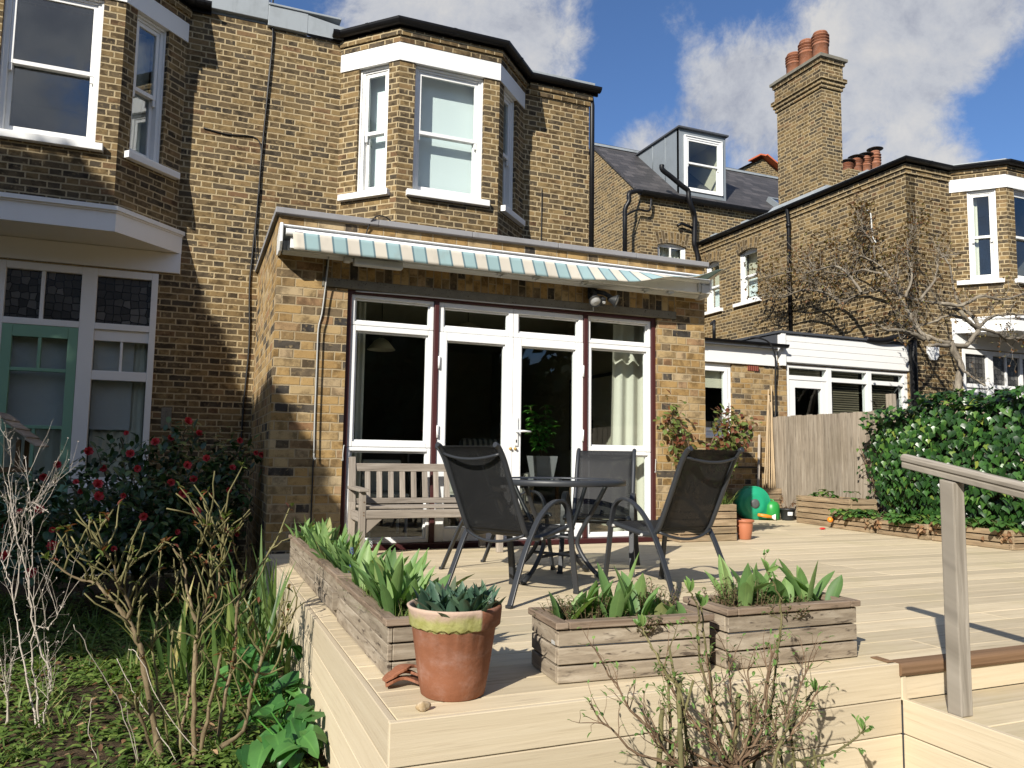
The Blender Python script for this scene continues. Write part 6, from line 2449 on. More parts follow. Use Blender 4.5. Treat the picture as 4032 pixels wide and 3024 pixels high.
def front_planters():
    PW, CW = M['planter_wood'], M['cap_wood']
    grp = 'wooden troughs along the deck edge'
    # two troughs along the left edge
    t, P = planter_box('wooden_planter', (0.215, -3.36, 0.0), (1.02, 0.25, 0.185), math.pi / 2, PW, CW, 3, 'wooden trough of tall tulip leaves on the left deck edge, behind the terracotta pot', grp)
    t2, P2 = planter_box('wooden_planter', (0.225, -1.80, 0.0), (1.98, 0.25, 0.185), math.pi / 2, PW, CW, 3, 'farther, longer leaf-filled wooden trough on the left deck edge, nearest the brick pier', grp)
    mb = MB()
    mb.box(P2(-0.92, 0.135, 0.085), (0.14, 0.03, 0.085), rot=Matrix.Rotation(math.pi / 2, 3, 'Z'), grain=0)
    mb.build('end_block', PW, t2, bevel=0.003)
    pl = plant('tulip_plants', P(0, 0, 0.16), 'tall bright tulip leaves in the left trough just behind the terracotta pot', 'plants', 'tulip leaves in the troughs')
    mb = MB()
    for k in range(24):
        p = P(R.uniform(-0.38, 0.46), R.uniform(-0.07, 0.08), 0.155)
        tulip_clump(mb, p, R.randint(4, 5), 0.245 if k < 11 else 0.20, 0.052, 0.6)
    mb.build('tulip_leaves', M['tulip'], pl)
    mg = MB()
    grass_patch(mg, lambda: P(R.uniform(-0.48, 0.48), R.uniform(-0.1, 0.1), 0.155), 700, 0.05, 0.14, 0.004, 0.9)
    mg.build('grass_blades', M['grass'], pl)
    ms, ml = MB(), MB()
    for k in range(7):
        herb_clump(ms, ml, P(-0.35 + 0.06 * k, R.uniform(-0.08, 0.08), 0.155), 0.06, 0.10, 10)
    ml.build('weed_leaves', M['herb'], pl)
    ms.build('weed_stems', M['bark_green'], pl)
    pl = plant('tulip_plants', P2(0, 0, 0.16), 'bank of shorter tulip leaves in the farther trough on the left deck edge', 'plants', 'tulip leaves in the troughs')
    mb = MB()
    for k in range(46):
        u = R.uniform(-0.93, 0.95)
        p = P2(u, R.uniform(-0.09, 0.09), 0.155)
        tulip_clump(mb, p, R.randint(3, 4), R.uniform(0.15, 0.23), R.uniform(0.032, 0.050), 0.65)
    mb.build('tulip_leaves', M['tulip'], pl)
    mg = MB()
    grass_patch(mg, lambda: P2(R.uniform(-0.95, 0.95), R.uniform(-0.1, 0.1), 0.155), 800, 0.05, 0.14, 0.004, 0.9)
    mg.build('grass_blades', M['grass'], pl)
    for k, (u, v) in enumerate(((0.42, 0.07), (0.47, 0.02), (-0.40, -0.09))):
        muscari(P(u, v, 0.155), ['blue grape hyacinth low in the middle of the left trough', 'small blue grape hyacinth deep among the leaves of the left trough', 'blue grape hyacinth at the pot end of the left trough'][k])
    muscari(P2(-0.75, 0.02, 0.19), 'taller blue and white grape hyacinth where the two left troughs meet')
    muscari(P2(-0.55, -0.12, 0.20), 'tiny white flower above the leaves of the farther left trough', True)
    # middle and right troughs along the front
    for c, s, rz, lab, plab, spots, herbs in (
            ((0.945, -4.005, 0.0), (0.61, 0.27, 0.188), -0.07, 'square-cornered wooden trough in the middle of the front deck edge, behind the bare twigs', 'broad tulip leaves and herbs in the middle front trough',
             [(-0.20, 0.02, 3, .20), (-0.24, -0.03, 2, .17), (-0.10, 0.05, 3, .23), (-0.06, -0.06, 3, .20), (0.0, 0.03, 4, .25), (0.05, -0.05, 3, .22), (0.10, 0.06, 3, .21), (0.15, -0.05, 3, .15), (0.20, 0.07, 2, .19), (0.23, -0.06, 2, .13)], [(-0.14, 0.0, .09), (-0.2, 0.05, .07), (0.18, 0.03, .10), (0.12, 0.06, .09), (0.02, -0.09, .05)]),
            ((1.633, -4.035, 0.0), (0.63, 0.27, 0.202), -0.01, 'dark-streaked wooden trough at the right end of the front deck edge, nearest the handrail', 'broad tulip leaves in the right-hand front trough nearest the handrail',
             [(-0.17, 0.03, 4, .23), (-0.19, -0.07, 3, .20), (-0.06, 0.04, 4, .22), (-0.02, -0.02, 3, .23), (0.05, -0.04, 3, .19), (0.09, 0.05, 3, .15), (0.15, -0.03, 3, .20), (0.20, 0.02, 4, .22), (0.24, -0.05, 2, .20)], [(-0.16, -0.02, .10), (-0.11, -0.06, .09), (-0.22, -0.02, .08), (0.11, -0.02, .05), (0.0, -0.08, .05)])):
        t, P = planter_box('wooden_planter', c, s, rz, PW, CW, 3, lab, grp)
        pl = plant('tulip_plants', P(0, 0, s[2] - 0.03), plab, 'plants', 'tulip leaves in the troughs')
        mb = MB()
        for x, y, n, L in spots:
            tulip_clump(mb, P(x, y, s[2] - 0.04), n + 1, L * 1.06, 0.052, 0.6, 0.012)
        mb.build('tulip_leaves', M['tulip'], pl)
        ms, ml = MB(), MB()
        for x, y, h in herbs:
            herb_clump(ms, ml, P(x, y, s[2] - 0.04), 0.11, h * 1.45, 60)
        ml.build('herb_leaves', M['herb'], pl)
        ms.build('herb_stems', M['bark_brown'], pl)
    mb = MB()     # grey hand hole plate on the middle trough's left end
    mb.b2(0.6325, 0.6385, -4.095, -4.062, 0.128, 0.142)
    o = mb.build('metal_plate', M['steel'], bevel=0.002)
    tag(o, 'small grey metal plate on the left end of the middle front trough', 'plate')


def big_pot():
    cx, cy = 0.262, -4.085
    t = thing('terracotta_pot', (cx, cy, 0), 'large terracotta pot with a mossy broken rim on the front left deck corner', 'pot')
    mb = MB()
    seg = 72
    prof = [(0.0, 0.0), (0.098, 0.0), (0.106, 0.006), (0.118, 0.07), (0.1405, 0.222), (0.143, 0.226)]
    rim = [(0.150, 0.226), (0.1555, 0.231), (0.1600, 0.280), (0.1590, 0.290), (0.1530, 0.2935), (0.1460, 0.290), (0.139, 0.24), (0.135, 0.20)]
    rows = []
    for i, (r, z) in enumerate(prof + rim):
        row = []
        for j in range(seg):
            a = 2 * math.pi * j / seg
            rr, zz = r, z
            # the rim band is chipped away over an arc of the left front; a thinner crusty band is left
            ang = math.degrees(a) % 360
            chipped = 150 < ang < 283
            if len(prof) <= i < len(prof) + 3 and chipped:
                rr = min(r, 0.1445 + 0.0045 * (i - len(prof)))
            if chipped and i >= len(prof) - 1 and i < len(prof) + 2:
                zz += 0.003 * math.sin(a * 23) + 0.002 * math.sin(a * 51)
            row.append((cx + rr * math.cos(a), cy + rr * math.sin(a), zz))
        rows.append(row)
    mb.grid(rows, closed=True, uvs=[[(j / seg, r_[j][2]) for j in range(seg)] for r_ in rows])
    mb.build('pot_body', M['terracotta_moss'], t)
    mb = MB()
    mb.lathe((cx, cy, 0), [(0.0, 0.235), (0.07, 0.24), (0.1375, 0.232)], 24)
    mb.build('soil', M['soil'], t)
    pl = plant('tulip_plants', (cx, cy, 0.235), 'dark bluish tulip shoots crowded in the large terracotta pot', 'plants')
    mb = MB()
    for k in range(44):
        a = R.uniform(0, 6.283)
        r = 0.122 * math.sqrt(R.random())
        tulip_clump(mb, (cx + r * math.cos(a), cy + r * math.sin(a), 0.235), 3, 0.125, 0.036, 0.5, 0.006)
    mb.build('tulip_leaves', M['tulip_dark'], pl)
    ms, ml = MB(), MB()
    for x, y in ((0.10, 0.03), (0.08, -0.05), (0.0, 0.08)):
        herb_clump(ms, ml, (cx + x, cy + y, 0.235), 0.05, 0.08, 22)
    ml.build('weed_leaves', M['herb'], pl)
    ms.build('weed_stems', M['bark_green'], pl)
    # pieces of the broken rim stacked beside it
    for k, (z, rz, dx, dy, tilt) in enumerate(((0.004, 2.95, 0.0, 0.0, 0.0), (0.022, 3.2, -0.005, 0.012, 0.05), (0.038, 3.35, 0.012, 0.01, 0.10))):
        mb = MB()
        n = 10
        rows = []
        L = 0.12
        for i in range(n + 1):
            f = i / n
            x = (f - 0.5) * L
            bow = 0.020 * (1 - (2 * f - 1) ** 2)
            w = 0.026 + 0.008 * math.sin(f * 9 + k)
            rows.append([Vector((x, -w, bow)), Vector((x, w, bow + 0.004)), Vector((x, w, bow + 0.014)), Vector((x, -w, bow + 0.010))])
        rot = Matrix.Rotation(rz, 3, 'Z') @ Matrix.Rotation(tilt, 3, 'Y')
        rows = [[rot @ p + Vector((0.125 + dx, -3.965 + dy, z)) for p in r] for r in rows]
        mb.grid(rows, closed=True, smooth=False, caps=True)
        o = mb.build('pot_shard', M['terracotta'], bevel=0.002)
        tag(o, ['lowest of three stacked terracotta shards left of the large pot', 'middle one of three stacked terracotta shards left of the large pot', 'curved topmost terracotta shard left of the large pot'][k], 'pot shard', 'broken terracotta pieces')
    # flint stone
    mb = MB()
    rows = []
    for i in range(9):
        th = math.pi * i / 8
        rows.append([(0.121 + (0.020 + 0.006 * math.sin(2 * a + 1)) * math.sin(th) * math.cos(a) + 0.004 * math.cos(th), -4.228 + 0.016 * math.sin(th) * math.sin(a) * (1 + 0.25 * math.cos(a * 3)), 0.0145 - 0.014 * math.cos(th) + 0.003 * math.sin(a + th)) for a in [2 * math.pi * j / 14 for j in range(14)]])
    mb.grid(rows, closed=True)
    o = mb.build('stone', M['stone'])
    tag(o, 'small tan stone on the front corner of the deck before the large pot', 'stone')


def far_deck_things():
    CW = M['crate_wood']
    # slatted box by the pier with grape hyacinth
    t, P = planter_box('slatted_planter', (4.07, -0.165, 0.0), (0.66, 0.30, 0.36), 0.0, CW, None, 5, 'tall slatted wooden planter against the right brick pier, behind the right-hand chair', 'slatted wooden planters', ends=True, gap=0.008)
    pl = plant('grape_hyacinth', P(0.2, 0, 0.33), 'clump of grassy leaves with one blue grape hyacinth in the planter by the brick pier', 'plant')
    mb = MB()
    grass_patch(mb, lambda: P(0.22 + R.uniform(-0.09, 0.09), R.uniform(-0.1, 0.1), 0.33), 170, 0.10, 0.24, 0.006, 1.1)
    mb.build('grass_blades', M['grass'], pl)
    ms, mf = MB(), MB()
    for x, top, fl in ((0.26, 0.50, True), (0.22, 0.48, False)):
        ms.tube([P(x, -0.02, 0.33), P(x + 0.01, -0.02, top)], 0.0025, 5)
        if fl:
            for k in range(24):
                a = k * 2.4
                f = k / 24
                mf.leaf(P(x + 0.01, -0.02, top - 0.04 * (1 - f)) + Vector((math.cos(a), math.sin(a), 0)) * 0.008, (math.cos(a), math.sin(a), -0.3), (0, 0, 1), 0.009, 0.008, 0.2, 2, 0.2, shape='oval')
    ms.build('stem', M['houseplant'], pl)
    mf.build('flower_head', M['muscari'], pl)
    # small plastic terracotta pot
    cx, cy = 4.57, -0.215
    t = thing('plant_pot', (cx, cy, 0), 'small smooth orange plant pot standing beside the slatted planter by the brick pier', 'pot')
    mb = MB()
    mb.lathe((cx, cy, 0), [(0.0, 0.0), (0.055, 0.0), (0.062, 0.01), (0.078, 0.10), (0.082, 0.15), (0.080, 0.165), (0.088, 0.17), (0.096, 0.18), (0.097, 0.19), (0.090, 0.195), (0.080, 0.17), (0.078, 0.15), (0.0, 0.15)], 36)
    mb.build('pot_body', paint_mat('orange_plant_pot', (0.42, 0.15, 0.075), 0.5, 0.1), t)
    # slatted boxes along the fence
    grp = 'slatted wooden planters'
    boxes = [((6.62, 2.165, 0.0), (0.84, 0.22, 0.41), 0.0, 5, 'tall slatted planter in the far corner of the deck under the fence'),
             ((6.80, 0.84, 0.0), (0.98, 0.40, 0.355), math.pi / 2 - 0.09, 5, 'tall slatted planter against the fence between the corner planter and the low crates'),
             ((6.66, 0.265, 0.0), (0.66, 0.36, 0.165), math.pi / 2 - 0.12, 3, 'low slatted crate with strawberry leaves next to the tall fence planter'),
             ((6.60, -0.46, 0.0), (0.68, 0.36, 0.165), math.pi / 2 - 0.08, 3, 'second low slatted crate along the fence, counted from the tall planter'),
             ((6.585, -1.26, 0.0), (0.86, 0.36, 0.185), math.pi / 2 - 0.02, 3, 'nearest low slatted crate along the fence, behind the handrail post')]
    Ps = []
    for c, s, rz, nb, lab in boxes:
        t, P = planter_box('slatted_planter', c, s, rz, CW, None, nb, lab, grp, ends=True, gap=0.008)
        Ps.append((P, s))
        mb = MB()
        for k in range(nb):
            z = (k + 0.5) * s[2] / nb
            for sx in (-1, 1):
                for dz in (-0.012, 0.012):
                    for sy in (-1, 1):
                        p = P(sx * (s[0] / 2 - 0.03), sy * (s[1] / 2 + 0.0005), z + dz)
                        q = P(sx * (s[0] / 2 - 0.03), sy * (s[1] / 2 - 0.003), z + dz)
                        mb.tube([q, p], 0.004, 6)
        mb.build('nail_heads', M['wire'], t)
    # strawberry plants in the low crates
    labs = {1: 'sparse green seedlings in the tall fence planter', 2: 'strawberry plants spilling over the low crate next to the tall planter', 3: 'strawberry plants with dead leaves over the second low crate', 4: 'strawberry plants over the low crate nearest the handrail'}
    for i in (1, 2, 3, 4):
        P, s = Ps[i]
        pl = plant('strawberry_plants', P(0, 0, s[2] - 0.03), labs[i], 'plants', 'strawberry plants along the fence')
        ml, ms, md = MB(), MB(), MB()
        n = 12 if i == 1 else 60
        for k in range(n):
            q = P(R.uniform(-s[0] / 2 + 0.05, s[0] / 2 - 0.05), R.uniform(-0.10, 0.17) if i > 1 else R.uniform(-0.1, 0.1), s[2] - 0.02)
            a = R.uniform(0, 6.28)
            out = Vector((math.cos(a) * 0.07 - (0.06 if i > 1 else 0), math.sin(a) * 0.07, R.uniform(0.02, 0.10)))
            tip = q + out
            ms.tube([q, q + out * 0.5 + Vector((0, 0, 0.015)), tip], 0.0022, 4, caps=False)
            for j in range(3):
                b = a + (j - 1) * 1.3
                ml.leaf(tip, (math.cos(b), math.sin(b), R.uniform(-0.5, 0.15)), (0, 0, 1), R.uniform(0.055, 0.09), R.uniform(0.045, 0.07), 0.5, 4, 0.1, shape='oval', rnd=R.random() * 0.88)
        if i > 1:
            for k in range(26 if i != 2 else 12):
                q = P(s[0] / 2 * R.choice((-0.95, -0.8, 0.85, 0.95, R.uniform(-1, 1))), s[1] / 2 + R.uniform(0.0, 0.03), s[2] - R.uniform(0.0, 0.10))
                a = R.uniform(0, 6.28)
                md.leaf(q, (-0.5 + 0.5 * math.cos(a), math.sin(a), R.uniform(-1, 0.1)), (-1, 0, 0.5), R.uniform(0.03, 0.06), R.uniform(0.02, 0.04), 1.2, 4, 0.3, shape='oval')
            md.build('dead_leaves', M['dead_leaf'], pl)
        ml.build('leaves', M['straw_leaf'], pl)
        ms.build('stems', M['bark_green'], pl)
    # hose reel
    cx, cy = 6.395, 1.90
    t = thing('hose_reel', (cx, cy, 0), 'green wheel-shaped hose reel on the deck in the far corner by the fence', 'hose reel')
    F = Frame((cx, cy), (0.96, -0.28))
    mb = MB()
    c0 = (0.0, 0.215)

    def ringF(r, d, n=36, cc=c0):
        return [F.p(cc[0] + r * math.cos(q), d, cc[1] + r * math.sin(q)) for q in [2 * math.pi * j / n for j in range(n)]]
    mb.grid([ringF(0.06, 0.105), ringF(0.10, 0.10), ringF(0.145, 0.105), ringF(0.150, 0.098), ringF(0.195, 0.095), ringF(0.215, 0.08), ringF(0.226, 0.05), ringF(0.226, -0.05), ringF(0.20, -0.09), ringF(0.05, -0.095)], closed=True, caps=True)
    mb.build('drum_cover', M['green_plastic'], t)
    mb = MB()     # casing sweeping down on the right to the floor
    pf = []
    for k in range(13):
        q = math.pi * (0.62 - 0.62 * k / 12)
        pf.append((0.232 * math.cos(q), c0[1] + 0.232 * math.sin(q)))
    pf += [(0.258, 0.12), (0.265, 0.0), (-0.02, 0.0), (-0.04, 0.06), (0.03, 0.1)]
    mb.grid([[F.p(a, d, z) for a, z in pf] for d in (0.085, -0.10)], closed=True, smooth=False, caps=True)
    mb.build('casing', M['green_plastic'], t, bevel=0.012)
    mb = MB()
    mb.grid([ringF(0.062, 0.106), ringF(0.058, 0.116), ringF(0.03, 0.12), ringF(0.003, 0.121)], closed=True)
    mb.build('hub', paint_mat('grey_hub_plastic', (0.08, 0.09, 0.09), 0.5, 0.1), t)
    mb = MB()
    mb.bf(F, 0.16, 0.25, 0.086, 0.092, 0.03, 0.085)
    mb.build('outlet', M['dark_plastic'], t, bevel=0.004)
    # watering can body behind it
    cx, cy = 6.80, 2.04
    t = thing('watering_can', (6.63, 1.79, 0), 'bright green watering can beside the hose reel', 'watering can')
    mb = MB()
    mb.lathe((6.63, 1.79, 0), [(0.0, 0.0), (0.095, 0.0), (0.105, 0.02), (0.108, 0.14), (0.10, 0.20), (0.075, 0.235), (0.04, 0.25), (0.0, 0.252)], 28)
    mb.build('can_body', M['can_green'], t)
    mb = MB()
    mb.tube(spline([(6.60, 1.80, 0.225), (6.58, 1.84, 0.262), (6.66, 1.80, 0.262), (6.67, 1.76, 0.2)], 4), 0.010, 8)
    mb.build('handle', M['can_green'], t)
    # orange spray gun with white face
    t = thing('hose_nozzle', (6.46, 1.69, 0), 'orange hose spray gun with a white rose lying in front of the hose reel', 'nozzle')
    mb = MB()
    mb.tube([(6.36, 1.74, 0.075), (6.45, 1.70, 0.06), (6.53, 1.67, 0.048)], [0.019, 0.024, 0.018], 10)
    mb.build('grip', M['orange'], t)
    mb = MB()
    mb.tube([(6.53, 1.67, 0.048), (6.565, 1.645, 0.045), (6.57, 1.64, 0.045)], [0.018, 0.044, 0.042], 16)
    mb.build('spray_head', M['upvc'], t)
    # black nursery pot with a white label and a dead plant
    cx, cy = 6.80, 1.68
    t = thing('nursery_pot', (cx, cy, 0), 'black plastic nursery pot with a white label and a dried plant', 'pot')
    mb = MB()
    mb.lathe((cx, cy, 0), [(0.0, 0.0), (0.075, 0.0), (0.082, 0.02), (0.098, 0.135), (0.105, 0.137), (0.107, 0.155), (0.098, 0.158), (0.092, 0.13), (0.0, 0.125)], 28)
    mb.build('pot_body', M['dark_plastic'], t)
    mb = MB()
    rows = []
    for z in (0.068, 0.115):
        r = 0.0905 + (z - 0.068) * 0.13 + 0.0012
        rows.append([(cx + r * math.cos(q), cy + r * math.sin(q), z) for q in [math.radians(230 + 6 * k) for k in range(8)]])
    mb.grid(rows)
    mb.build('paper_label', M['paper'], t)
    ms, ml = MB(), MB()
    for k in range(14):
        a = R.uniform(0, 6.28)
        tip = Vector((cx + 0.06 + math.cos(a) * 0.12, cy + math.sin(a) * 0.12, R.uniform(0.12, 0.33)))
        ms.tube([(cx, cy, 0.125), (Vector((cx, cy, 0.22)) + tip) / 2, tip], 0.002, 4, caps=False)
        for j in range(4):
            ml.leaf(tip + rvec(0.02), rvec(1), (0, 0, 1), 0.04, 0.018, 1.3, 3, 0.3, shape='oval')
    ms.build('dried_stems', M['bark_brown'], t)
    ml.build('dried_leaves', M['dead_leaf'], t)
    # orange fruit-like ball and red scrap
    mb = MB()
    rows = [[(6.44 + 0.034 * math.sin(th) * math.cos(a), 0.56 + 0.034 * math.sin(th) * math.sin(a), 0.10 - 0.034 * math.cos(th)) for a in [2 * math.pi * j / 14 for j in range(14)]] for th in [math.pi * i / 9 for i in range(10)]]
    mb.grid(rows, closed=True)
    o = mb.build('orange_ball', M['orange'])
    tag(o, 'small orange ball among dead leaves on the low crate next to the tall planter', 'ball')
    mb = MB()
    rows = [[(6.21 + 0.042 * math.sin(th) * math.cos(a), 0.444 + 0.02 * math.sin(th) * math.sin(a), 0.014 - 0.012 * math.cos(th)) for a in [2 * math.pi * j / 14 for j in range(14)]] for th in [math.pi * i / 7 for i in range(8)]]
    mb.grid(rows, closed=True)
    o = mb.build('plastic_scrap', M['red'])
    tag(o, 'small red plastic piece lying on the deck before the fence planters', 'scrap')
    # canes leaning in the corner
    spec = [(6.86, 7.02, 1.80), (6.90, 7.03, 1.66), (6.93, 7.02, 1.72), (6.96, 7.05, 1.58), (6.98, 7.06, 1.85), (7.00, 7.04, 1.62), (6.84, 6.99, 1.50)]
    labs = ['tallest bamboo cane but one in the leaning bundle at the fence end', 'second bamboo cane from the left in the leaning bundle', 'middle bamboo cane of the leaning bundle', 'shorter bamboo cane right of the middle of the leaning bundle', 'tallest bamboo cane of the bundle leaning at the fence end', 'bamboo cane of the bundle closest to the fence boards', 'shortest leftmost bamboo cane of the leaning bundle']
    for k, (xb, xt, zt) in enumerate(spec):
        mb = MB()
        yb, yt = 2.20 - 0.012 * k, 2.235 - 0.004 * k
        pts = [Vector((xb, yb, 0.40)).lerp(Vector((xt - 0.03, yt, zt)), j / 12) for j in range(13)]
        mb.tube(pts, [0.0085 if j % 3 else 0.0102 for j in range(13)], 8)
        o = mb.build('bamboo_cane', M['bamboo'])
        tag(o, labs[k], 'cane', 'bamboo canes leaning in the corner')
    mb = MB()
    mb.bar((6.72, 2.16, 0.40), (6.84, 2.26, 1.15), 0.035, 0.02)
    o = mb.build('timber_batten', M['bench_wood'], bevel=0.003)
    tag(o, 'grey timber batten leaning left of the bamboo canes', 'batten')


def fence():
    t = thing('fence', (7.05, -1.0, 0.0), 'weathered close-board fence along the right side of the deck', 'fence')
    mb = MB()
    y = 2.26
    k = 0
    while y > -8:
        w = 0.100
        z1 = 1.405 + R.uniform(-0.006, 0.006) + 0.0 * y
        mb.box((7.052 + (0.007 if k % 2 else 0), y - w / 2, (z1 - 0.15) / 2), (0.016, w - 0.003, z1 + 0.15), rot=Matrix.Rotation(0.03, 3, 'Z'), grain=2)
        y -= w - 0.001
        k += 1
    mb.build('boards', M['fence_wood'], t, bevel=0.002, seg=1)
    for y in (0.28, -2.2, -4.7):
        mb = MB()
        mb.b2(7.068, 7.15, y - 0.085, y + 0.0, -0.3, 1.60, grain=2)
        mb.build('post', M['fence_wood'], t, bevel=0.006)
    mb = MB()
    for z in (0.35, 1.15):
        mb.b2(7.07, 7.11, -8, 2.2, z, z + 0.07, grain=1)
    mb.build('rail', M['fence_wood'], t)


def bird_table():
    # roof of a bird table at the left edge of the photograph
    c = Vector((-1.95, 0.25, 0))
    t = thing('bird_table', (c.x, c.y, -0.5), 'wooden bird table with a shingled roof at the far left above the bushes', 'bird table')
    mb = MB()
    mb.bar((c.x, c.y, -0.5), (c.x, c.y, 0.62), 0.06, 0.06, up=(0, 1, 0))
    mb.build('post', M['fence_wood'], t, bevel=0.004)
    mb = MB()
    mb.b2(c.x - 0.22, c.x + 0.22, c.y - 0.2, c.y + 0.2, 0.62, 0.65, grain=0)
    for sx in (-1, 1):
        for sy in (-1, 1):
            mb.b2(c.x + sx * 0.18 - 0.015, c.x + sx * 0.18 + 0.015, c.y + sy * 0.16 - 0.015, c.y + sy * 0.16 + 0.015, 0.651, 0.86, grain=2)
    mb.build('tray', M['floorwood'], t, bevel=0.003)
    mb = MB()
    for s in (-1, 1):
        for k in range(4):
            f0, f1 = k / 4, (k + 1) / 4 + 0.05
            a = Vector((c.x + s * lerp(0.02, 0.30, f0), c.y, lerp(1.06, 0.84, f0) - 0.008 * k))
            b = Vector((c.x + s * lerp(0.02, 0.30, f1), c.y, lerp(1.06, 0.84, f1) - 0.008 * k + 0.006))
            m_ = (a + b) / 2
            ang = math.atan2(b.z - a.z, b.x - a.x)
            mb.box(m_, ((b - a).length, 0.52, 0.014), rot=Matrix.Rotation(-ang, 3, 'Y'), grain=1)
    mb.build('roof', M['bench_wood'], t, bevel=0.003)


# ================================================================ main stems of the shrubs and the tree (metres)
ROSE = {
    'A': [(-0.626,-2.98,-0.502), (-0.671,-2.965,-0.324), (-0.725,-2.951,-0.068), (-0.752,-2.936,0.007), (-0.797,-2.921,0.083), (-0.841,-2.907,0.15), (-0.898,-2.892,0.199), (-0.936,-2.878,0.237), (-1.0,-2.863,0.257), (-1.064,-2.848,0.296), (-1.107,-2.834,0.334)],
    'A2': [(-0.752,-2.936,0.007), (-0.746,-2.976,0.1), (-0.744,-3.015,0.192)],
    'A3': [(-0.797,-2.921,0.083), (-0.785,-2.954,0.146), (-0.831,-2.986,0.23), (-0.838,-3.019,0.263), (-0.857,-3.051,0.343), (-0.898,-3.084,0.385)],
    'A4': [(-0.936,-2.878,0.237), (-0.962,-2.893,0.336), (-0.979,-2.909,0.358), (-1.025,-2.924,0.39), (-1.036,-2.94,0.458)],
    'A5': [(-0.966,-2.863,0.342), (-0.948,-2.855,0.409), (-0.905,-2.847,0.496)],
    'A6': [(-0.838,-2.892,0.235), (-0.791,-2.867,0.317), (-0.729,-2.843,0.342), (-0.685,-2.818,0.358)],
    'B': [(-0.509,-3.005,-0.508), (-0.52,-2.967,-0.292), (-0.517,-2.928,-0.061), (-0.516,-2.889,0.03), (-0.49,-2.85,0.091), (-0.444,-2.811,0.163), (-0.438,-2.773,0.261)],
    'B2': [(-0.516,-2.889,0.03), (-0.549,-2.872,0.118), (-0.573,-2.855,0.227), (-0.586,-2.838,0.296), (-0.658,-2.821,0.388)],
    'B3': [(-0.49,-2.85,0.091), (-0.477,-2.842,0.221), (-0.479,-2.834,0.374), (-0.494,-2.827,0.477)],
    'B4': [(-0.577,-2.773,0.298), (-0.523,-2.833,0.365), (-0.499,-2.894,0.462)],
    'C': [(-0.489,-2.934,-0.536), (-0.425,-2.887,-0.482), (-0.386,-2.84,-0.273), (-0.359,-2.793,-0.155), (-0.346,-2.746,0.042), (-0.332,-2.698,0.139), (-0.305,-2.651,0.185)],
    'C2': [(-0.346,-2.746,0.042), (-0.414,-2.72,0.221), (-0.429,-2.695,0.336), (-0.423,-2.669,0.464)],
    'C3': [(-0.332,-2.698,0.139), (-0.264,-2.645,0.226), (-0.179,-2.593,0.362), (-0.112,-2.54,0.512)],
    'C4': [(-0.305,-2.651,0.185), (-0.368,-2.743,0.319), (-0.388,-2.835,0.434)],
    'D': [(-0.465,-3.01,-0.493), (-0.317,-2.963,-0.412), (-0.286,-2.916,-0.301), (-0.235,-2.87,-0.126), (-0.182,-2.823,-0.09), (-0.129,-2.777,0.003)],
    'D2': [(-0.235,-2.87,-0.126), (-0.29,-2.886,-0.047), (-0.314,-2.902,0.029)],
    'D3': [(-0.262,-2.87,-0.195), (-0.181,-2.866,-0.193), (-0.147,-2.861,-0.011), (-0.172,-2.857,0.094)],
    'E': [(-0.626,-2.947,-0.513), (-0.683,-2.972,-0.413), (-0.724,-2.998,-0.28), (-0.744,-3.023,-0.206)],
    'F': [(-0.612,-2.948,-0.44), (-0.662,-2.913,-0.198), (-0.698,-2.878,-0.058), (-0.688,-2.843,0.002), (-0.69,-2.808,0.095), (-0.687,-2.773,0.19), (-0.687,-2.739,0.349)],
    'F2': [(-0.691,-2.808,0.075), (-0.628,-2.758,0.143), (-0.632,-2.708,0.302)],
    'G': [(-0.576,-2.911,-0.456), (-0.548,-2.831,-0.28), (-0.538,-2.75,-0.202)],
    'H': [(-0.556,-2.996,-0.468), (-0.584,-2.935,-0.295), (-0.622,-2.874,-0.114), (-0.62,-2.812,0.011)],
    'I': [(-0.484,-3.018,-0.469), (-0.456,-3.019,-0.283), (-0.421,-3.021,-0.057)],
}
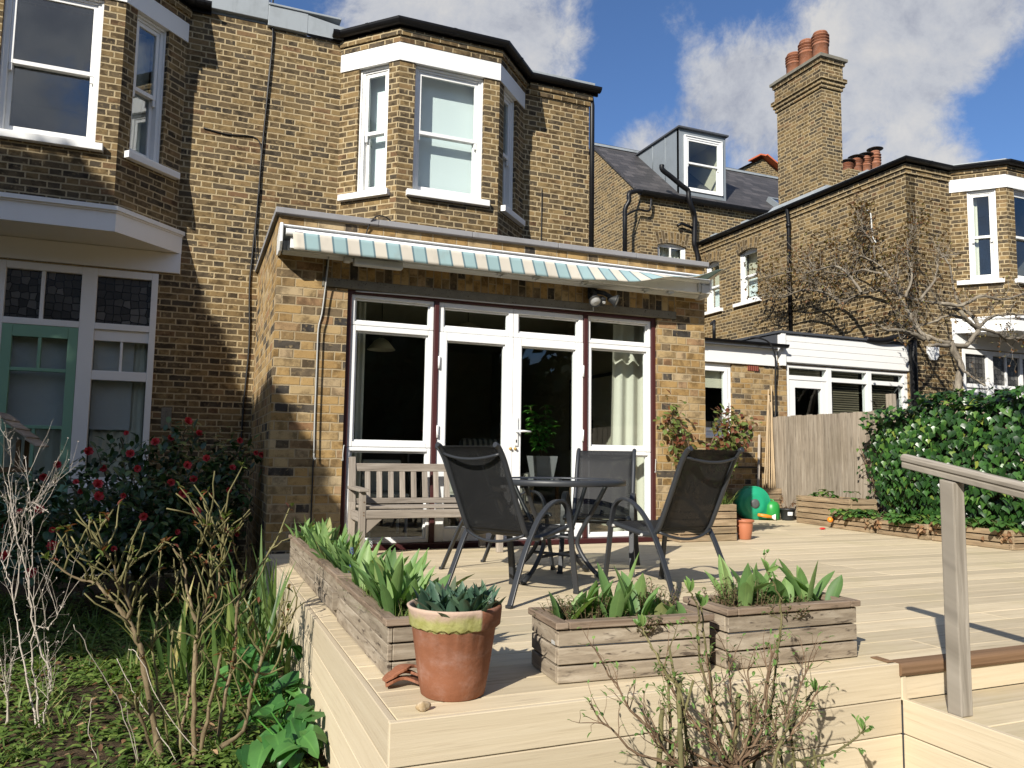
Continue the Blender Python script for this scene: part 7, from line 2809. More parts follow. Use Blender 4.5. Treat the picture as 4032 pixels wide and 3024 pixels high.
WHITE = {
    'W': [(-1.166,-2.35,-0.551), (-1.222,-2.317,-0.335), (-1.29,-2.285,-0.094), (-1.325,-2.252,0.063), (-1.378,-2.219,0.202), (-1.418,-2.187,0.287)],
    'W2': [(-1.137,-2.35,-0.324), (-1.155,-2.364,-0.235), (-1.213,-2.378,-0.027), (-1.251,-2.391,0.178), (-1.309,-2.405,0.394), (-1.343,-2.419,0.544), (-1.355,-2.433,0.832)],
    'W3': [(-1.162,-2.35,-0.541), (-1.185,-2.371,-0.345), (-1.223,-2.392,-0.128), (-1.211,-2.414,0.033), (-1.255,-2.435,0.206)],
    'W4': [(-1.305,-2.35,-0.473), (-1.286,-2.424,-0.269), (-1.266,-2.498,-0.09)],
    'W5': [(-1.296,-2.35,-0.464), (-1.305,-2.446,-0.262), (-1.317,-2.542,-0.116)],
    'W6': [(-1.258,-2.35,0.173), (-1.246,-2.314,0.34), (-1.316,-2.278,0.746)],
    'W7': [(-1.318,-2.35,0.389), (-1.271,-2.408,0.543), (-1.18,-2.465,0.503)],
    'W8': [(-1.217,-2.35,-0.032), (-1.153,-2.397,-0.037), (-1.096,-2.444,0.073)],
    'W9': [(-1.308,-2.35,0.079), (-1.278,-2.352,0.345), (-1.242,-2.353,0.539)],
    'W10': [(-1.152,-2.35,-0.553), (-1.148,-2.41,-0.39), (-1.114,-2.469,-0.273), (-1.14,-2.529,-0.073)],
    'W11': [(-1.354,-2.35,0.219), (-1.334,-2.335,0.452), (-1.386,-2.32,0.636)],
    'W12': [(-0.722,-3.0,-0.482), (-0.791,-3.047,-0.24), (-0.899,-3.094,-0.02), (-0.969,-3.141,0.115)],
    'W13': [(-0.445,-3.0,-0.518), (-0.636,-2.988,-0.293), (-0.736,-2.976,-0.08), (-0.783,-2.964,-0.032)],
    'W14': [(-0.572,-3.0,-0.501), (-0.689,-2.973,-0.31), (-0.768,-2.947,-0.179), (-0.827,-2.92,-0.076)],
    'W15': [(-0.713,-3.0,-0.483), (-0.753,-3.08,-0.28), (-0.769,-3.159,-0.192)],
    'W16': [(-0.866,-3.0,-0.463), (-0.896,-3.017,-0.346), (-0.899,-3.034,-0.197)],
}
FRONT = {
    'K1': [(0.739,-4.589,-0.121), (0.752,-4.578,-0.034), (0.765,-4.567,0.037)],
    'K2': [(0.745,-4.692,-0.084), (0.793,-4.617,0.008), (0.841,-4.543,0.106)],
    'K3': [(0.988,-4.594,-0.151), (1.028,-4.57,-0.057), (1.064,-4.547,0.049)],
    'K4': [(1.082,-4.549,-0.18), (1.11,-4.541,-0.076), (1.139,-4.533,0.013)],
    'T1': [(1.104,-4.555,-0.193), (1.146,-4.565,-0.084), (1.168,-4.575,0.009), (1.174,-4.584,0.105), (1.186,-4.594,0.232), (1.187,-4.603,0.31), (1.163,-4.613,0.376), (1.116,-4.623,0.436)],
    'T2': [(1.08,-4.678,-0.146), (1.161,-4.64,-0.056), (1.236,-4.602,-0.033), (1.321,-4.564,-0.01), (1.365,-4.526,0.008), (1.423,-4.489,0.008)],
    'T3': [(1.162,-4.636,-0.172), (1.271,-4.632,-0.148), (1.384,-4.627,-0.136), (1.458,-4.622,-0.112), (1.508,-4.617,-0.097)],
    'T4': [(1.03,-4.552,-0.136), (0.966,-4.557,0.007), (0.911,-4.563,0.135), (0.893,-4.569,0.247), (0.893,-4.575,0.322), (0.856,-4.58,0.38)],
    'T5': [(0.839,-4.58,0.015), (0.777,-4.555,0.145), (0.75,-4.53,0.219), (0.729,-4.505,0.27)],
    'T6': [(0.941,-4.559,-0.158), (0.955,-4.55,-0.067), (0.963,-4.542,0.082), (0.941,-4.534,0.237), (0.94,-4.525,0.323)],
}
TREE = {
    'trunk': [(9.148,1.0,1.572), (9.298,1.025,1.992), (9.398,1.05,2.132), (9.289,1.075,2.316), (9.229,1.1,2.477)],
    'L1': [(9.253,1.1,2.461), (9.483,1.05,2.463), (9.686,1.0,2.674)],
    'L1b': [(9.227,1.1,2.434), (8.587,0.9,2.372)],
    'L2': [(9.82,1.1,2.699), (9.574,1.054,2.809), (9.404,1.091,2.941), (9.312,1.295,3.086), (9.393,1.708,3.214), (9.393,1.947,3.305), (9.393,2.29,3.47), (9.393,2.791,3.534), (9.393,3.236,3.438), (9.393,3.51,3.744), (9.393,3.951,4.018), (9.393,4.369,4.031), (9.393,4.987,3.996)],
    'L3': [(8.834,1.1,2.485), (8.838,1.285,2.692), (9.046,1.481,2.846), (9.215,1.834,3.171), (9.499,2.337,3.727), (9.499,2.615,4.029), (9.499,3.043,4.271), (9.499,3.503,4.454)],
    'L4': [(9.229,1.1,2.477), (9.002,1.168,2.532), (8.935,1.366,2.693), (9.065,1.577,2.877), (9.252,1.942,3.33), (9.252,1.978,3.613), (9.252,1.897,3.911)],
    'L5': [(9.822,1.1,2.722), (9.913,1.209,2.895), (9.848,1.318,3.058), (9.791,1.427,3.321), (9.817,1.536,3.733), (9.727,1.644,4.022)],
    'L6': [(8.737,1.1,2.496), (8.45,1.099,2.557), (8.167,1.097,2.577), (8.003,1.096,2.565), (7.935,1.095,2.629)],
    'L7': [(9.822,1.1,2.722), (10.222,1.134,2.701), (10.482,1.168,2.641), (10.754,1.202,2.673), (11.028,1.236,2.678)],
    'L8': [(9.823,1.1,2.74), (10.058,1.083,2.905), (10.36,1.066,2.965), (10.89,1.049,3.006)],
    'L9': [(9.068,1.1,3.03), (9.385,1.04,3.025), (9.726,0.98,3.173), (10.114,0.921,3.142), (10.633,0.861,3.291)],
    'L10': [(9.635,1.1,2.821), (9.46,1.265,2.923), (9.247,1.429,2.82), (9.186,1.594,2.784)],
    'L11': [(9.201,2.61,3.482), (9.201,2.819,3.786), (9.201,3.136,4.026), (9.201,3.774,4.079), (9.201,4.405,4.193), (9.201,5.026,4.156)],
    'L12': [(9.347,3.191,3.426), (9.347,3.523,3.684), (9.347,4.062,3.834), (9.347,4.582,3.793), (9.347,5.063,3.908)],
    'L13': [(8.7,1.352,3.13), (8.803,1.325,3.466), (9.03,1.586,4.004), (9.354,1.718,4.35)],
    'L14': [(8.666,1.1,3.037), (8.932,1.064,3.35), (9.002,1.029,3.64), (9.364,0.993,3.746)],
    'L15': [(9.481,2.321,3.722), (9.481,2.819,3.942), (9.481,3.196,3.938), (9.481,3.766,4.152), (9.481,4.126,4.465)],
    'L16': [(9.371,1.1,2.306), (9.253,0.939,2.102), (9.235,0.778,1.98), (9.258,0.617,1.829)],
    'L17': [(9.511,2.627,4.033), (9.511,2.626,4.324), (9.511,2.825,4.588), (9.511,2.87,4.817)],
}


# ================================================================ plants of the garden
def ivy_leaf(mb, p, d, n, s, rnd=None):
    """three-lobed leaf: tip along d, upper face n"""
    d = Vector(d).normalized()
    n = Vector(n)
    sd = d.cross(n).normalized()
    n = sd.cross(d).normalized()
    rnd = R.random() if rnd is None else rnd
    O = [(0.0, 0.0, 0.5), (-0.30, -0.10, 0.2), (-0.56, 0.18, 0.0), (-0.30, 0.48, 0.25), (0.0, 1.0, 0.5), (0.30, 0.48, 0.75), (0.56, 0.18, 1.0), (0.30, -0.10, 0.8)]
    p = Vector(p)

    def W(a, b):
        return p + (sd * a + d * b) * s + n * s * (0.18 * abs(a) - 0.16 * b * b)
    i0 = len(mb.v)
    for a, b, u in O:
        mb.v.append(tuple(W(a, b)))
    c = len(mb.v)
    mb.v.append(tuple(W(0, 0.40)))
    k = len(O)
    for i in range(k):
        j = (i + 1) % k
        mb.face((i0 + i, i0 + j, c), [(O[i][2], O[i][1]), (O[j][2], O[j][1]), (0.5, 0.4)], rnd, 0, True)


def rad_path(n, r0, r1):
    return [lerp(r0, r1, (i / max(1, n - 1)) ** 0.8) for i in range(n)]


def rough(pts, amp):
    return [Vector(p) + (rvec(amp) if 0 < i < len(pts) - 1 else Vector((0, 0, 0))) for i, p in enumerate(pts)]


def branchlets(mb, ml, path, n, L, r, up=0.5, leaves=2, leaf=(0.02, 0.012), sub=2, start=0.25, lmode='oval', bend=0.5):
    """side twigs along a path, with finer twigs and small leaves"""
    m = len(path)
    for k in range(n):
        f = lerp(start, 1.0, R.random())
        i = min(m - 2, int(f * (m - 1)))
        p = Vector(path[i]).lerp(Vector(path[i + 1]), R.random())
        t = (Vector(path[i + 1]) - Vector(path[i])).normalized()
        d = (t * 0.6 + rvec(1.0) + Vector((0, 0, up))).normalized()
        l = L * R.uniform(0.35, 1.1)
        q = [p]
        for j in range(4):
            d = (d + rvec(bend * 0.45) + Vector((0, 0, up * 0.12))).normalized()
            q.append(q[-1] + d * l / 4)
        mb.tube(q, [r, r * 0.8, r * 0.65, r * 0.5, r * 0.3], 5, caps=False)
        for j in range(sub):
            a = q[R.randint(1, 3)]
            e = (d + rvec(0.9)).normalized()
            s = [a, a + e * l * 0.22, a + (e + rvec(0.3)).normalized() * l * 0.42]
            mb.tube(s, [r * 0.5, r * 0.4, r * 0.25], 4, caps=False)
            if ml is not None:
                for _ in range(leaves):
                    ml.leaf(s[-1], (e + rvec(0.8)), (0, 0, 1), leaf[0] * R.uniform(0.6, 1.3), leaf[1] * R.uniform(0.6, 1.2), 0.5, 3, 0.2, shape=lmode)
        if ml is not None:
            for _ in range(leaves):
                ml.leaf(q[-1], (d + rvec(0.8)), (0, 0, 1), leaf[0] * R.uniform(0.6, 1.3), leaf[1] * R.uniform(0.6, 1.2), 0.5, 3, 0.2, shape=lmode)


def ivy():
    t = thing('ivy', (6.85, -1.2, 0.0), 'dense glossy ivy hanging over the fence behind the handrail', 'ivy')
    lf, st = MB(), MB()

    def front(y, z):
        """bulge of the mass towards the deck"""
        f = min(1.0, max(0.0, (0.42 - y) / 0.9))
        return 6.98 - 0.05 - (0.34 * f + 0.05) * max(0.0, math.sin(math.pi * min(1, (z + 0.35) / 2.0))) - 0.06 * math.sin(y * 5) * math.sin(z * 6)

    def top(y):
        return 1.10 + 0.42 * min(1.0, max(0, (0.40 - y) / 0.75)) ** 0.6 + 0.05 * math.sin(y * 7)

    def bottom(y):
        return max(0.10, 0.75 - max(0, 0.42 - y) * 1.3)
    n = 0
    while n < 5000:
        y = R.uniform(-3.4, 0.46)
        z = R.uniform(0.02, 1.62)
        if z > top(y) or z < bottom(y) + R.uniform(-0.08, 0.05):
            continue
        if y > 0.30 and R.random() < 0.4:
            continue
        dep = R.random()
        x = front(y, z) + dep * dep * 0.22
        nrm = Vector((-1, R.uniform(-0.6, 0.5), R.uniform(-0.1, 0.9)))
        d = Vector((R.uniform(-0.5, -0.1), R.uniform(-0.6, 0.6), -1))
        if z > top(y) - 0.12:
            nrm = Vector((-0.5, R.uniform(-0.5, 0.5), 1))
            d = Vector((-0.8, R.uniform(-0.7, 0.7), R.uniform(-0.5, 0.4)))
        ivy_leaf(lf, (x, y, z), d, nrm, R.uniform(0.045, 0.088), rnd=R.random() if dep < 0.5 else R.random() * 0.6)
        n += 1
    for k in range(900):     # over the top and down the far side
        y = R.uniform(-3.4, 0.3)
        x = R.uniform(6.62, 7.45)
        z = top(y) - 0.05 + 0.05 * math.sin(x * 9) - 0.35 * max(0, x - 7.0) + R.uniform(-0.05, 0.07)
        ivy_leaf(lf, (x, y, z), (R.uniform(-1, 0.4), R.uniform(-0.8, 0.8), -0.3), (R.uniform(-0.6, 0.2), R.uniform(-0.5, 0.5), 1), R.uniform(0.05, 0.095))
    for k in range(60):
        y = R.uniform(-3.2, 0.45)
        x = 6.98
        p = [Vector((x + 0.03, y, R.uniform(0.0, 0.3)))]
        for j in range(7):
            p.append(p[-1] + Vector((R.uniform(-0.05, 0.03), R.uniform(-0.12, 0.12), R.uniform(0.10, 0.2))))
        p = [q for q in p if q.z < top(q.y)]
        if len(p) > 2:
            st.tube(p, [0.008 * (1 - i / 9) for i in range(len(p))], 5)
    for k in range(10):      # stray tendrils on the boards at the left edge
        p = [Vector((6.98, R.uniform(0.25, 0.5), R.uniform(0.5, 1.0)))]
        for j in range(4):
            p.append(p[-1] + Vector((R.uniform(-0.02, 0.0), R.uniform(0.02, 0.08), R.uniform(-0.06, 0.03))))
        st.tube(p, 0.003, 4)
        for q in p[1:]:
            if R.random() < 0.6:
                ivy_leaf(lf, q, (-0.3, R.uniform(-0.5, 0.8), -0.8), (-1, 0, 0.4), R.uniform(0.03, 0.06))
    lf.build('leaves', M['ivy'], t)
    st.build('stems', M['bark_brown'], t)


def gnarled_tree():
    t = thing('apple_tree', (9.05, 1.0, -0.5), 'gnarled bare fruit tree with mossy limbs behind the ivy, in front of the right-hand house', 'tree')
    tk, tw, ml = MB(), MB(), MB()
    rad = {'trunk': (0.055, 0.05), 'L1': (0.04, 0.036), 'L1b': (0.034, 0.026), 'L2': (0.036, 0.010), 'L3': (0.03, 0.008), 'L4': (0.032, 0.010), 'L5': (0.035, 0.012), 'L6': (0.05, 0.012),
           'L7': (0.03, 0.012), 'L8': (0.03, 0.012), 'L9': (0.035, 0.014), 'L10': (0.03, 0.012), 'L11': (0.03, 0.008), 'L12': (0.03, 0.008), 'L13': (0.025, 0.007), 'L14': (0.025, 0.008), 'L15': (0.025, 0.007), 'L16': (0.03, 0.015), 'L17': (0.022, 0.007)}
    P0 = [Vector((8.98, 1.0, -0.5)), Vector((8.92, 0.98, 0.3)), Vector((9.0, 1.0, 1.0))] + [Vector(p) for p in TREE['trunk']]
    paths = {}
    for k, v in TREE.items():
        pts = P0 if k == 'trunk' else [Vector(p) for p in v]
        pts = rough(spline(rough(pts, 0.012), 5), 0.009)
        paths[k] = pts
        r0, r1 = rad[k][0] * 0.85, rad[k][1] * 0.85
        rr = [r * R.uniform(0.88, 1.15) for r in rad_path(len(pts), r0, r1)]
        (tk if k in ('trunk', 'L1', 'L1b') else tw).tube(pts, rr, 9)
    for k in paths:
        if k in ('trunk', 'L1', 'L16', 'L1b'):
            branchlets(tw, ml, paths[k], 5, 0.25, 0.006, 0.4, 1, (0.03, 0.016), 2, 0.3)
            continue
        n = int(4 + 0.55 * len(paths[k]))
        branchlets(tw, ml, paths[k], n, 0.42, 0.0055, 0.55, 3, (0.042, 0.024), 3, 0.15, bend=0.9)
    for k in ('L2', 'L3', 'L11', 'L12', 'L15', 'L17', 'L13'):
        branchlets(tw, ml, paths[k], 26, 0.55, 0.0045, 0.6, 6, (0.050, 0.028), 3, 0.4, bend=0.9)
    tk.build('trunk', M['bark_grey'], t)
    tw.build('branches', M['bark_grey'], t)
    ml.build('foliage', M['brown_bud'], t)


def pier_rose():
    t = thing('climbing_rose', (4.1, -0.12, 0.36), 'sprawling rose with reddish young leaves against the right brick pier', 'shrub')
    ms, ml = MB(), MB()
    for k in range(11):
        tip = Vector((R.uniform(3.74, 4.72), R.uniform(-0.28, -0.06), R.uniform(0.95, 1.42)))
        if k < 3:
            tip = Vector(((3.74, 1.0, 0)[0], -0.1, 1.18 + 0.05 * k)) if k == 0 else tip
        b = Vector((4.1 + R.uniform(-0.08, 0.08), -0.15, 0.34))
        mid = b.lerp(tip, 0.5) + Vector((R.uniform(-0.12, 0.12), R.uniform(-0.05, 0.0), 0.05))
        pts = rough(spline([b, mid, tip], 6), 0.015)
        ms.tube(pts, rad_path(len(pts), 0.008, 0.003), 6)
        branchlets(ms, None, pts, 6, 0.18, 0.003, 0.3, 0, sub=1, start=0.35)
        for q in pts[4:]:
            for _ in range(8):
                p = q + Vector((R.gauss(0, 0.055), R.gauss(0, 0.03), R.gauss(0, 0.055)))
                if p.y > -0.02:
                    p.y = -0.04
                ml.leaf(p, (R.uniform(-1, 1), R.uniform(-1, 0.2), R.uniform(-0.9, 0.4)), (0, -0.6, 1), R.uniform(0.045, 0.075), R.uniform(0.03, 0.046), 0.5, 4, 0.15, shape='oval')
    ms.build('stems', M['bark_brown'], t)
    ml.build('leaves', M['rose_leaf'], t)


def camellia():
    t = thing('camellia_bush', (-1.15, 0.8, -0.5), 'dark evergreen camellia bush covered in red rosette flowers below the green door', 'shrub')
    ms, ml, mf = MB(), MB(), MB()
    # crown made of leafy branch ends; heights fall away to the left and right
    tips = [(-0.62, 0.9, 1.02), (-0.70, 1.0, 0.93), (-0.95, 0.9, 0.85), (-1.15, 0.8, 0.90), (-1.35, 1.0, 0.80), (-1.55, 0.8, 0.62), (-1.8, 0.9, 0.55), (-2.1, 0.8, 0.60), (-2.4, 0.9, 0.5),
            (-0.30, 0.8, 0.88), (-0.15, 0.7, 0.93), (-0.05, 0.6, 0.82), (-0.30, 0.5, 0.60), (-0.45, 0.4, 0.75), (-0.2, 0.3, 0.45), (-0.6, 0.3, 0.62), (-0.8, 0.3, 0.5), (-1.0, 0.2, 0.62), (-1.2, 0.2, 0.48),
            (-1.4, 0.2, 0.5), (-1.6, 0.1, 0.38), (-1.8, 0.1, 0.3), (-2.0, 0.2, 0.42), (-0.5, 0.0, 0.3), (-0.8, -0.1, 0.25), (-1.1, -0.1, 0.2), (-1.4, -0.1, 0.15), (-0.35, 0.1, 0.15), (-1.7, -0.1, 0.05), (-2.0, 0.0, 0.1),
            (-0.95, 1.3, 0.55), (-0.3, 1.2, 0.5), (-1.5, 1.3, 0.4), (-0.6, 0.6, 0.2), (-1.0, 0.6, 0.1), (-1.5, 0.5, 0.1), (-0.25, 0.6, 0.1), (-1.9, 0.6, 0.2), (-0.15, 0.9, 0.3)]
    base = Vector((-1.0, 0.75, -0.5))
    crot = base + Vector((0.03, 0.0, 0.35))
    ms.tube(rough([base, base + Vector((0.02, 0, 0.18)), crot], 0.01), [0.04, 0.034, 0.03], 8)
    fl = []
    for tp in tips:
        tp = Vector(tp)
        mid = crot.lerp(tp, 0.55) + Vector((0, 0, -0.08))
        pts = rough(spline([crot, mid, tp], 6), 0.02)
        ms.tube(pts, rad_path(len(pts), 0.017, 0.003), 6)
        for k in range(150):
            f = R.random() ** 0.6
            q = pts[int(lerp(3, len(pts) - 1, f))] + Vector((R.gauss(0, 0.085), R.gauss(0, 0.085), R.gauss(0, 0.07)))
            d = Vector((R.uniform(-1, 1), R.uniform(-1.2, 0.8), R.uniform(-0.8, 0.35)))
            ml.leaf(q, d, (0, -0.25, 1), R.uniform(0.06, 0.095), R.uniform(0.032, 0.05), 0.5, 4, 0.10, shape='oval')
        if R.random() < 0.85 and tp.y < 1.2:
            fl.append(tp + Vector((R.uniform(-0.10, 0.10), -0.11, R.uniform(-0.05, 0.06))))
        if R.random() < 0.55 and tp.y < 1.2:
            fl.append(tp + Vector((R.uniform(-0.2, 0.2), -0.12, R.uniform(-0.2, 0.0))))
    ms.build('branches', M['bark_grey'], t)
    ml.build('leaves', M['camellia'], t)
    for c in fl:      # each bloom is a part of the bush
        mf = MB()
        ax = Vector((R.uniform(-0.4, 0.6), -1, R.uniform(-0.1, 0.7))).normalized()
        s1 = ax.orthogonal().normalized()
        s2 = ax.cross(s1)
        sz = R.uniform(0.6, 0.9) if R.random() < 0.75 else 0.5
        for ringn, (m, tilt, l) in enumerate(((8, 0.25, 0.056), (7, 0.6, 0.046), (6, 1.0, 0.036), (5, 1.8, 0.026))):
            for j in range(m):
                a = 2 * math.pi * (j + 0.5 * (ringn % 2)) / m + R.uniform(-0.15, 0.15)
                rd = s1 * math.cos(a) + s2 * math.sin(a)
                mf.leaf(c, rd + ax * tilt, ax - rd * 0.5, l * sz, l * 0.85 * sz, -0.5, 4, 0.15, shape='oval')
        mf.build('bloom', M['petal'], t)


def pruned_rose():
    t = thing('rose_bush', (-0.6, -2.97, -0.5), 'hard pruned thorny rose with many short bare stems left of the deck', 'shrub')
    th = {'A': (0.024, 0.006), 'A2': (0.011, 0.006), 'A3': (0.014, 0.006), 'A4': (0.011, 0.006), 'A5': (0.009, 0.006), 'A6': (0.010, 0.006), 'B': (0.021, 0.007), 'B2': (0.013, 0.007), 'B3': (0.012, 0.006), 'B4': (0.009, 0.006),
          'C': (0.019, 0.009), 'C2': (0.011, 0.006), 'C3': (0.011, 0.006), 'C4': (0.010, 0.006), 'D': (0.020, 0.008), 'D2': (0.010, 0.006), 'D3': (0.010, 0.005), 'E': (0.013, 0.008), 'F': (0.010, 0.006), 'F2': (0.007, 0.005), 'G': (0.014, 0.009), 'H': (0.010, 0.007), 'I': (0.016, 0.011)}
    mo, mg, ml = MB(), MB(), MB()
    for k, v in ROSE.items():
        pts = rough(spline(rough(v, 0.006), 4), 0.004)
        r0, r1 = th[k]
        rr = rad_path(len(pts), r0 * 0.56, r1 * 0.48)
        rr = [r * (1.45 if i % 5 == 2 and R.random() < 0.5 else R.uniform(0.92, 1.08)) for i, r in enumerate(rr)]
        old = r0 > 0.0125
        (mo if old else mg).tube(pts, rr, 8)
        # stubs, thorns and knuckles
        n = max(2, len(pts) // 3)
        for _ in range(n):
            i = R.randint(len(pts) // 4, len(pts) - 2)
            d = (rvec(1) + (pts[i + 1] - pts[i]).normalized() * 1.2 + Vector((0, 0, 0.6))).normalized()
            l = R.uniform(0.02, 0.10)
            q = pts[i]
            mg.tube([q, q + d * l * 0.5 + rvec(0.006), q + d * l], [0.0042, 0.0036, 0.003], 6)
            if R.random() < 0.35:
                e = (d + rvec(0.9)).normalized()
                b = q + d * l * 0.9
                mg.tube([b, b + e * l * 0.8], [0.003, 0.0025], 6)
        for _ in range(len(pts)):
            i = R.randint(1, len(pts) - 1)
            q = pts[i]
            d = rvec(1).normalized()
            mg.tube([q, q + d * (rr[i] + 0.010)], [0.003, 0.0004], 4, caps=False)
        tip = pts[-1]
        if R.random() < 0.45 or k in ('A', 'B2', 'C3', 'C2'):
            for _ in range(R.randint(3, 7)):
                ml.leaf(tip + rvec(0.015), rvec(1) + Vector((0, 0, 0.6)), (0, 0, 1), R.uniform(0.025, 0.048), R.uniform(0.012, 0.022), 0.5, 4, 0.25, shape='oval')
        if R.random() < 0.5:
            q = pts[R.randint(2, len(pts) - 1)]
            for _ in range(4):
                ml.leaf(q + rvec(0.01), rvec(1) + Vector((0, 0, 0.4)), (0, 0, 1), R.uniform(0.022, 0.04), R.uniform(0.010, 0.018), 0.6, 4, 0.25, shape='oval')
    # finer bare shoots filling the bush
    for k in ('B', 'C', 'D', 'A', 'A3', 'B3', 'C2'):
        v = [Vector(p) for p in ROSE[k]]
        pts = spline(v, 4)
        for _ in range(12):
            i = R.randint(len(pts) // 4, len(pts) - 1)
            d = Vector((R.uniform(-0.7, 0.7), R.uniform(-0.6, 0.6), 1)).normalized()
            L = R.uniform(0.10, 0.28)
            q = [pts[i]]
            for j in range(4):
                d = (d + rvec(0.35)).normalized()
                q.append(q[-1] + d * L / 4)
            mg.tube(q, [0.0045, 0.004, 0.0036, 0.0032, 0.0028], 6)
            if R.random() < 0.5:
                for _ in range(4):
                    ml.leaf(q[-1] + rvec(0.008), rvec(1) + Vector((0, 0, 0.5)), (0, 0, 1), R.uniform(0.02, 0.04), R.uniform(0.009, 0.018), 0.5, 4, 0.25, shape='oval')
    mo.build('old_stems', M['bark_rose'], t)
    mg.build('stems', M['bark_green'], t)
    ml.build('leaves', M['rose_leaf'], t)


def white_shrub():
    t = thing('bare_shrub', (-1.15, -2.5, -0.5), 'bare shrub of thin whitish stems in the bottom left corner', 'shrub')
    mb, ml = MB(), MB()
    for k, v in WHITE.items():
        pts = rough(spline(rough(v, 0.006), 5), 0.005)
        r0 = 0.0058 if k in ('W', 'W2', 'W3', 'W4', 'W5', 'W10') else 0.0028
        if k in ('W12', 'W13', 'W14', 'W15', 'W16'):
            r0 = 0.0022
        mb.tube(pts, rad_path(len(pts), r0, 0.0014), 6)
        if r0 > 0.0025:
            branchlets(mb, ml, pts, 6, 0.30, 0.0013, 0.9, 2, (0.010, 0.005), 2, 0.25, bend=0.35)
            for _ in range(len(pts) * 2):
                i = R.randint(2, len(pts) - 1)
                mb.tube([pts[i], pts[i] + rvec(0.012)], [0.0025, 0.001], 4, caps=False)
    mb.build('stems', M['bark_white'], t)
    ml.build('buds', M['bark_white'], t)


def front_shrub():
    t = thing('budding_shrub', (1.02, -4.62, -0.5), 'bushy bare rose with opening green buds against the front of the deck', 'shrub')
    mb, mg, ml = MB(), MB(), MB()
    base = Vector((1.0, -4.62, -0.5))
    kn = Vector((1.0, -4.60, -0.16))
    mb.tube(rough([base, base + Vector((0.0, 0.0, 0.15)), kn, kn + Vector((0.02, 0, 0.04))], 0.006), [0.024, 0.020, 0.022, 0.012], 8)
    mains = [(-0.42, 0.05, 0.33), (-0.36, -0.06, 0.22), (-0.46, 0.02, 0.20), (-0.22, 0.06, 0.30), (-0.10, 0.0, 0.36), (0.02, 0.05, 0.33), (0.10, -0.05, 0.38), (0.18, 0.03, 0.33), (0.26, -0.04, 0.30), (0.12, 0.08, 0.27), (0.34, 0.0, 0.22), (-0.28, 0.05, 0.14), (0.22, 0.05, 0.16), (-0.15, -0.05, 0.20), (0.05, -0.06, 0.2)]
    for m in mains:
        tip = kn + Vector(m)
        mid = kn.lerp(tip, 0.5) + Vector((m[0] * 0.12, 0, -0.03)) + rvec(0.02)
        pts = rough(spline([kn, mid, tip], 6), 0.006)
        mb.tube(pts, rad_path(len(pts), 0.0062, 0.0022), 6)
        branchlets(mb, ml, pts, 11, 0.13, 0.0020, 0.55, 1, (0.019, 0.009), 2, 0.2, bend=0.5)
    for k, v in FRONT.items():
        v = [Vector(p) for p in v]
        v = [Vector((v[0].x - 0.02, v[0].y, -0.5))] + v
        pts = rough(spline(v, 5), 0.003)
        thick = k.startswith('K')
        r0 = 0.0085 if thick else 0.0058
        mg.tube(pts, rad_path(len(pts), r0, r0 * 0.9 if thick else 0.0024), 8)
        for _ in range(len(pts)):
            i = R.randint(2, len(pts) - 1)
            d = (rvec(1) + Vector((0, 0, -0.3))).normalized()
            mg.tube([pts[i], pts[i] + d * 0.013], [0.0028, 0.0004], 4, caps=False)
        if not thick:
            branchlets(mg, ml, pts, 5, 0.07, 0.0020, 0.6, 2, (0.022, 0.011), 1, 0.35)
            for _ in range(4):
                ml.leaf(pts[-1], (rvec(0.7) + Vector((0, 0, 1))), (0, -1, 0.3), R.uniform(0.03, 0.05), R.uniform(0.013, 0.02), 0.4, 4, 0.3, shape='oval')
    # more green canes rising behind the twigs
    for x, h in ((0.72, 0.30), (0.86, 0.36), (1.20, 0.28), (1.30, 0.20), (1.42, 0.05), (0.95, 0.42)):
        p = [Vector((x, -4.57 + R.uniform(-0.05, 0.05), -0.5))]
        d = Vector((R.uniform(-0.1, 0.1), 0, 1))
        while p[-1].z < h - 0.25:
            d = (d + rvec(0.12)).normalized()
            d.z = abs(d.z)
            p.append(p[-1] + d * 0.08)
        mg.tube(p, rad_path(len(p), 0.006, 0.004), 7)
        branchlets(mg, ml, p, 6, 0.10, 0.0022, 0.6, 2, (0.02, 0.010), 2, 0.3)
    mb.build('branches', M['bark_brown'], t)
    mg.build('green_canes', M['bark_green'], t)
    ml.build('buds', M['bud_leaf'], t)


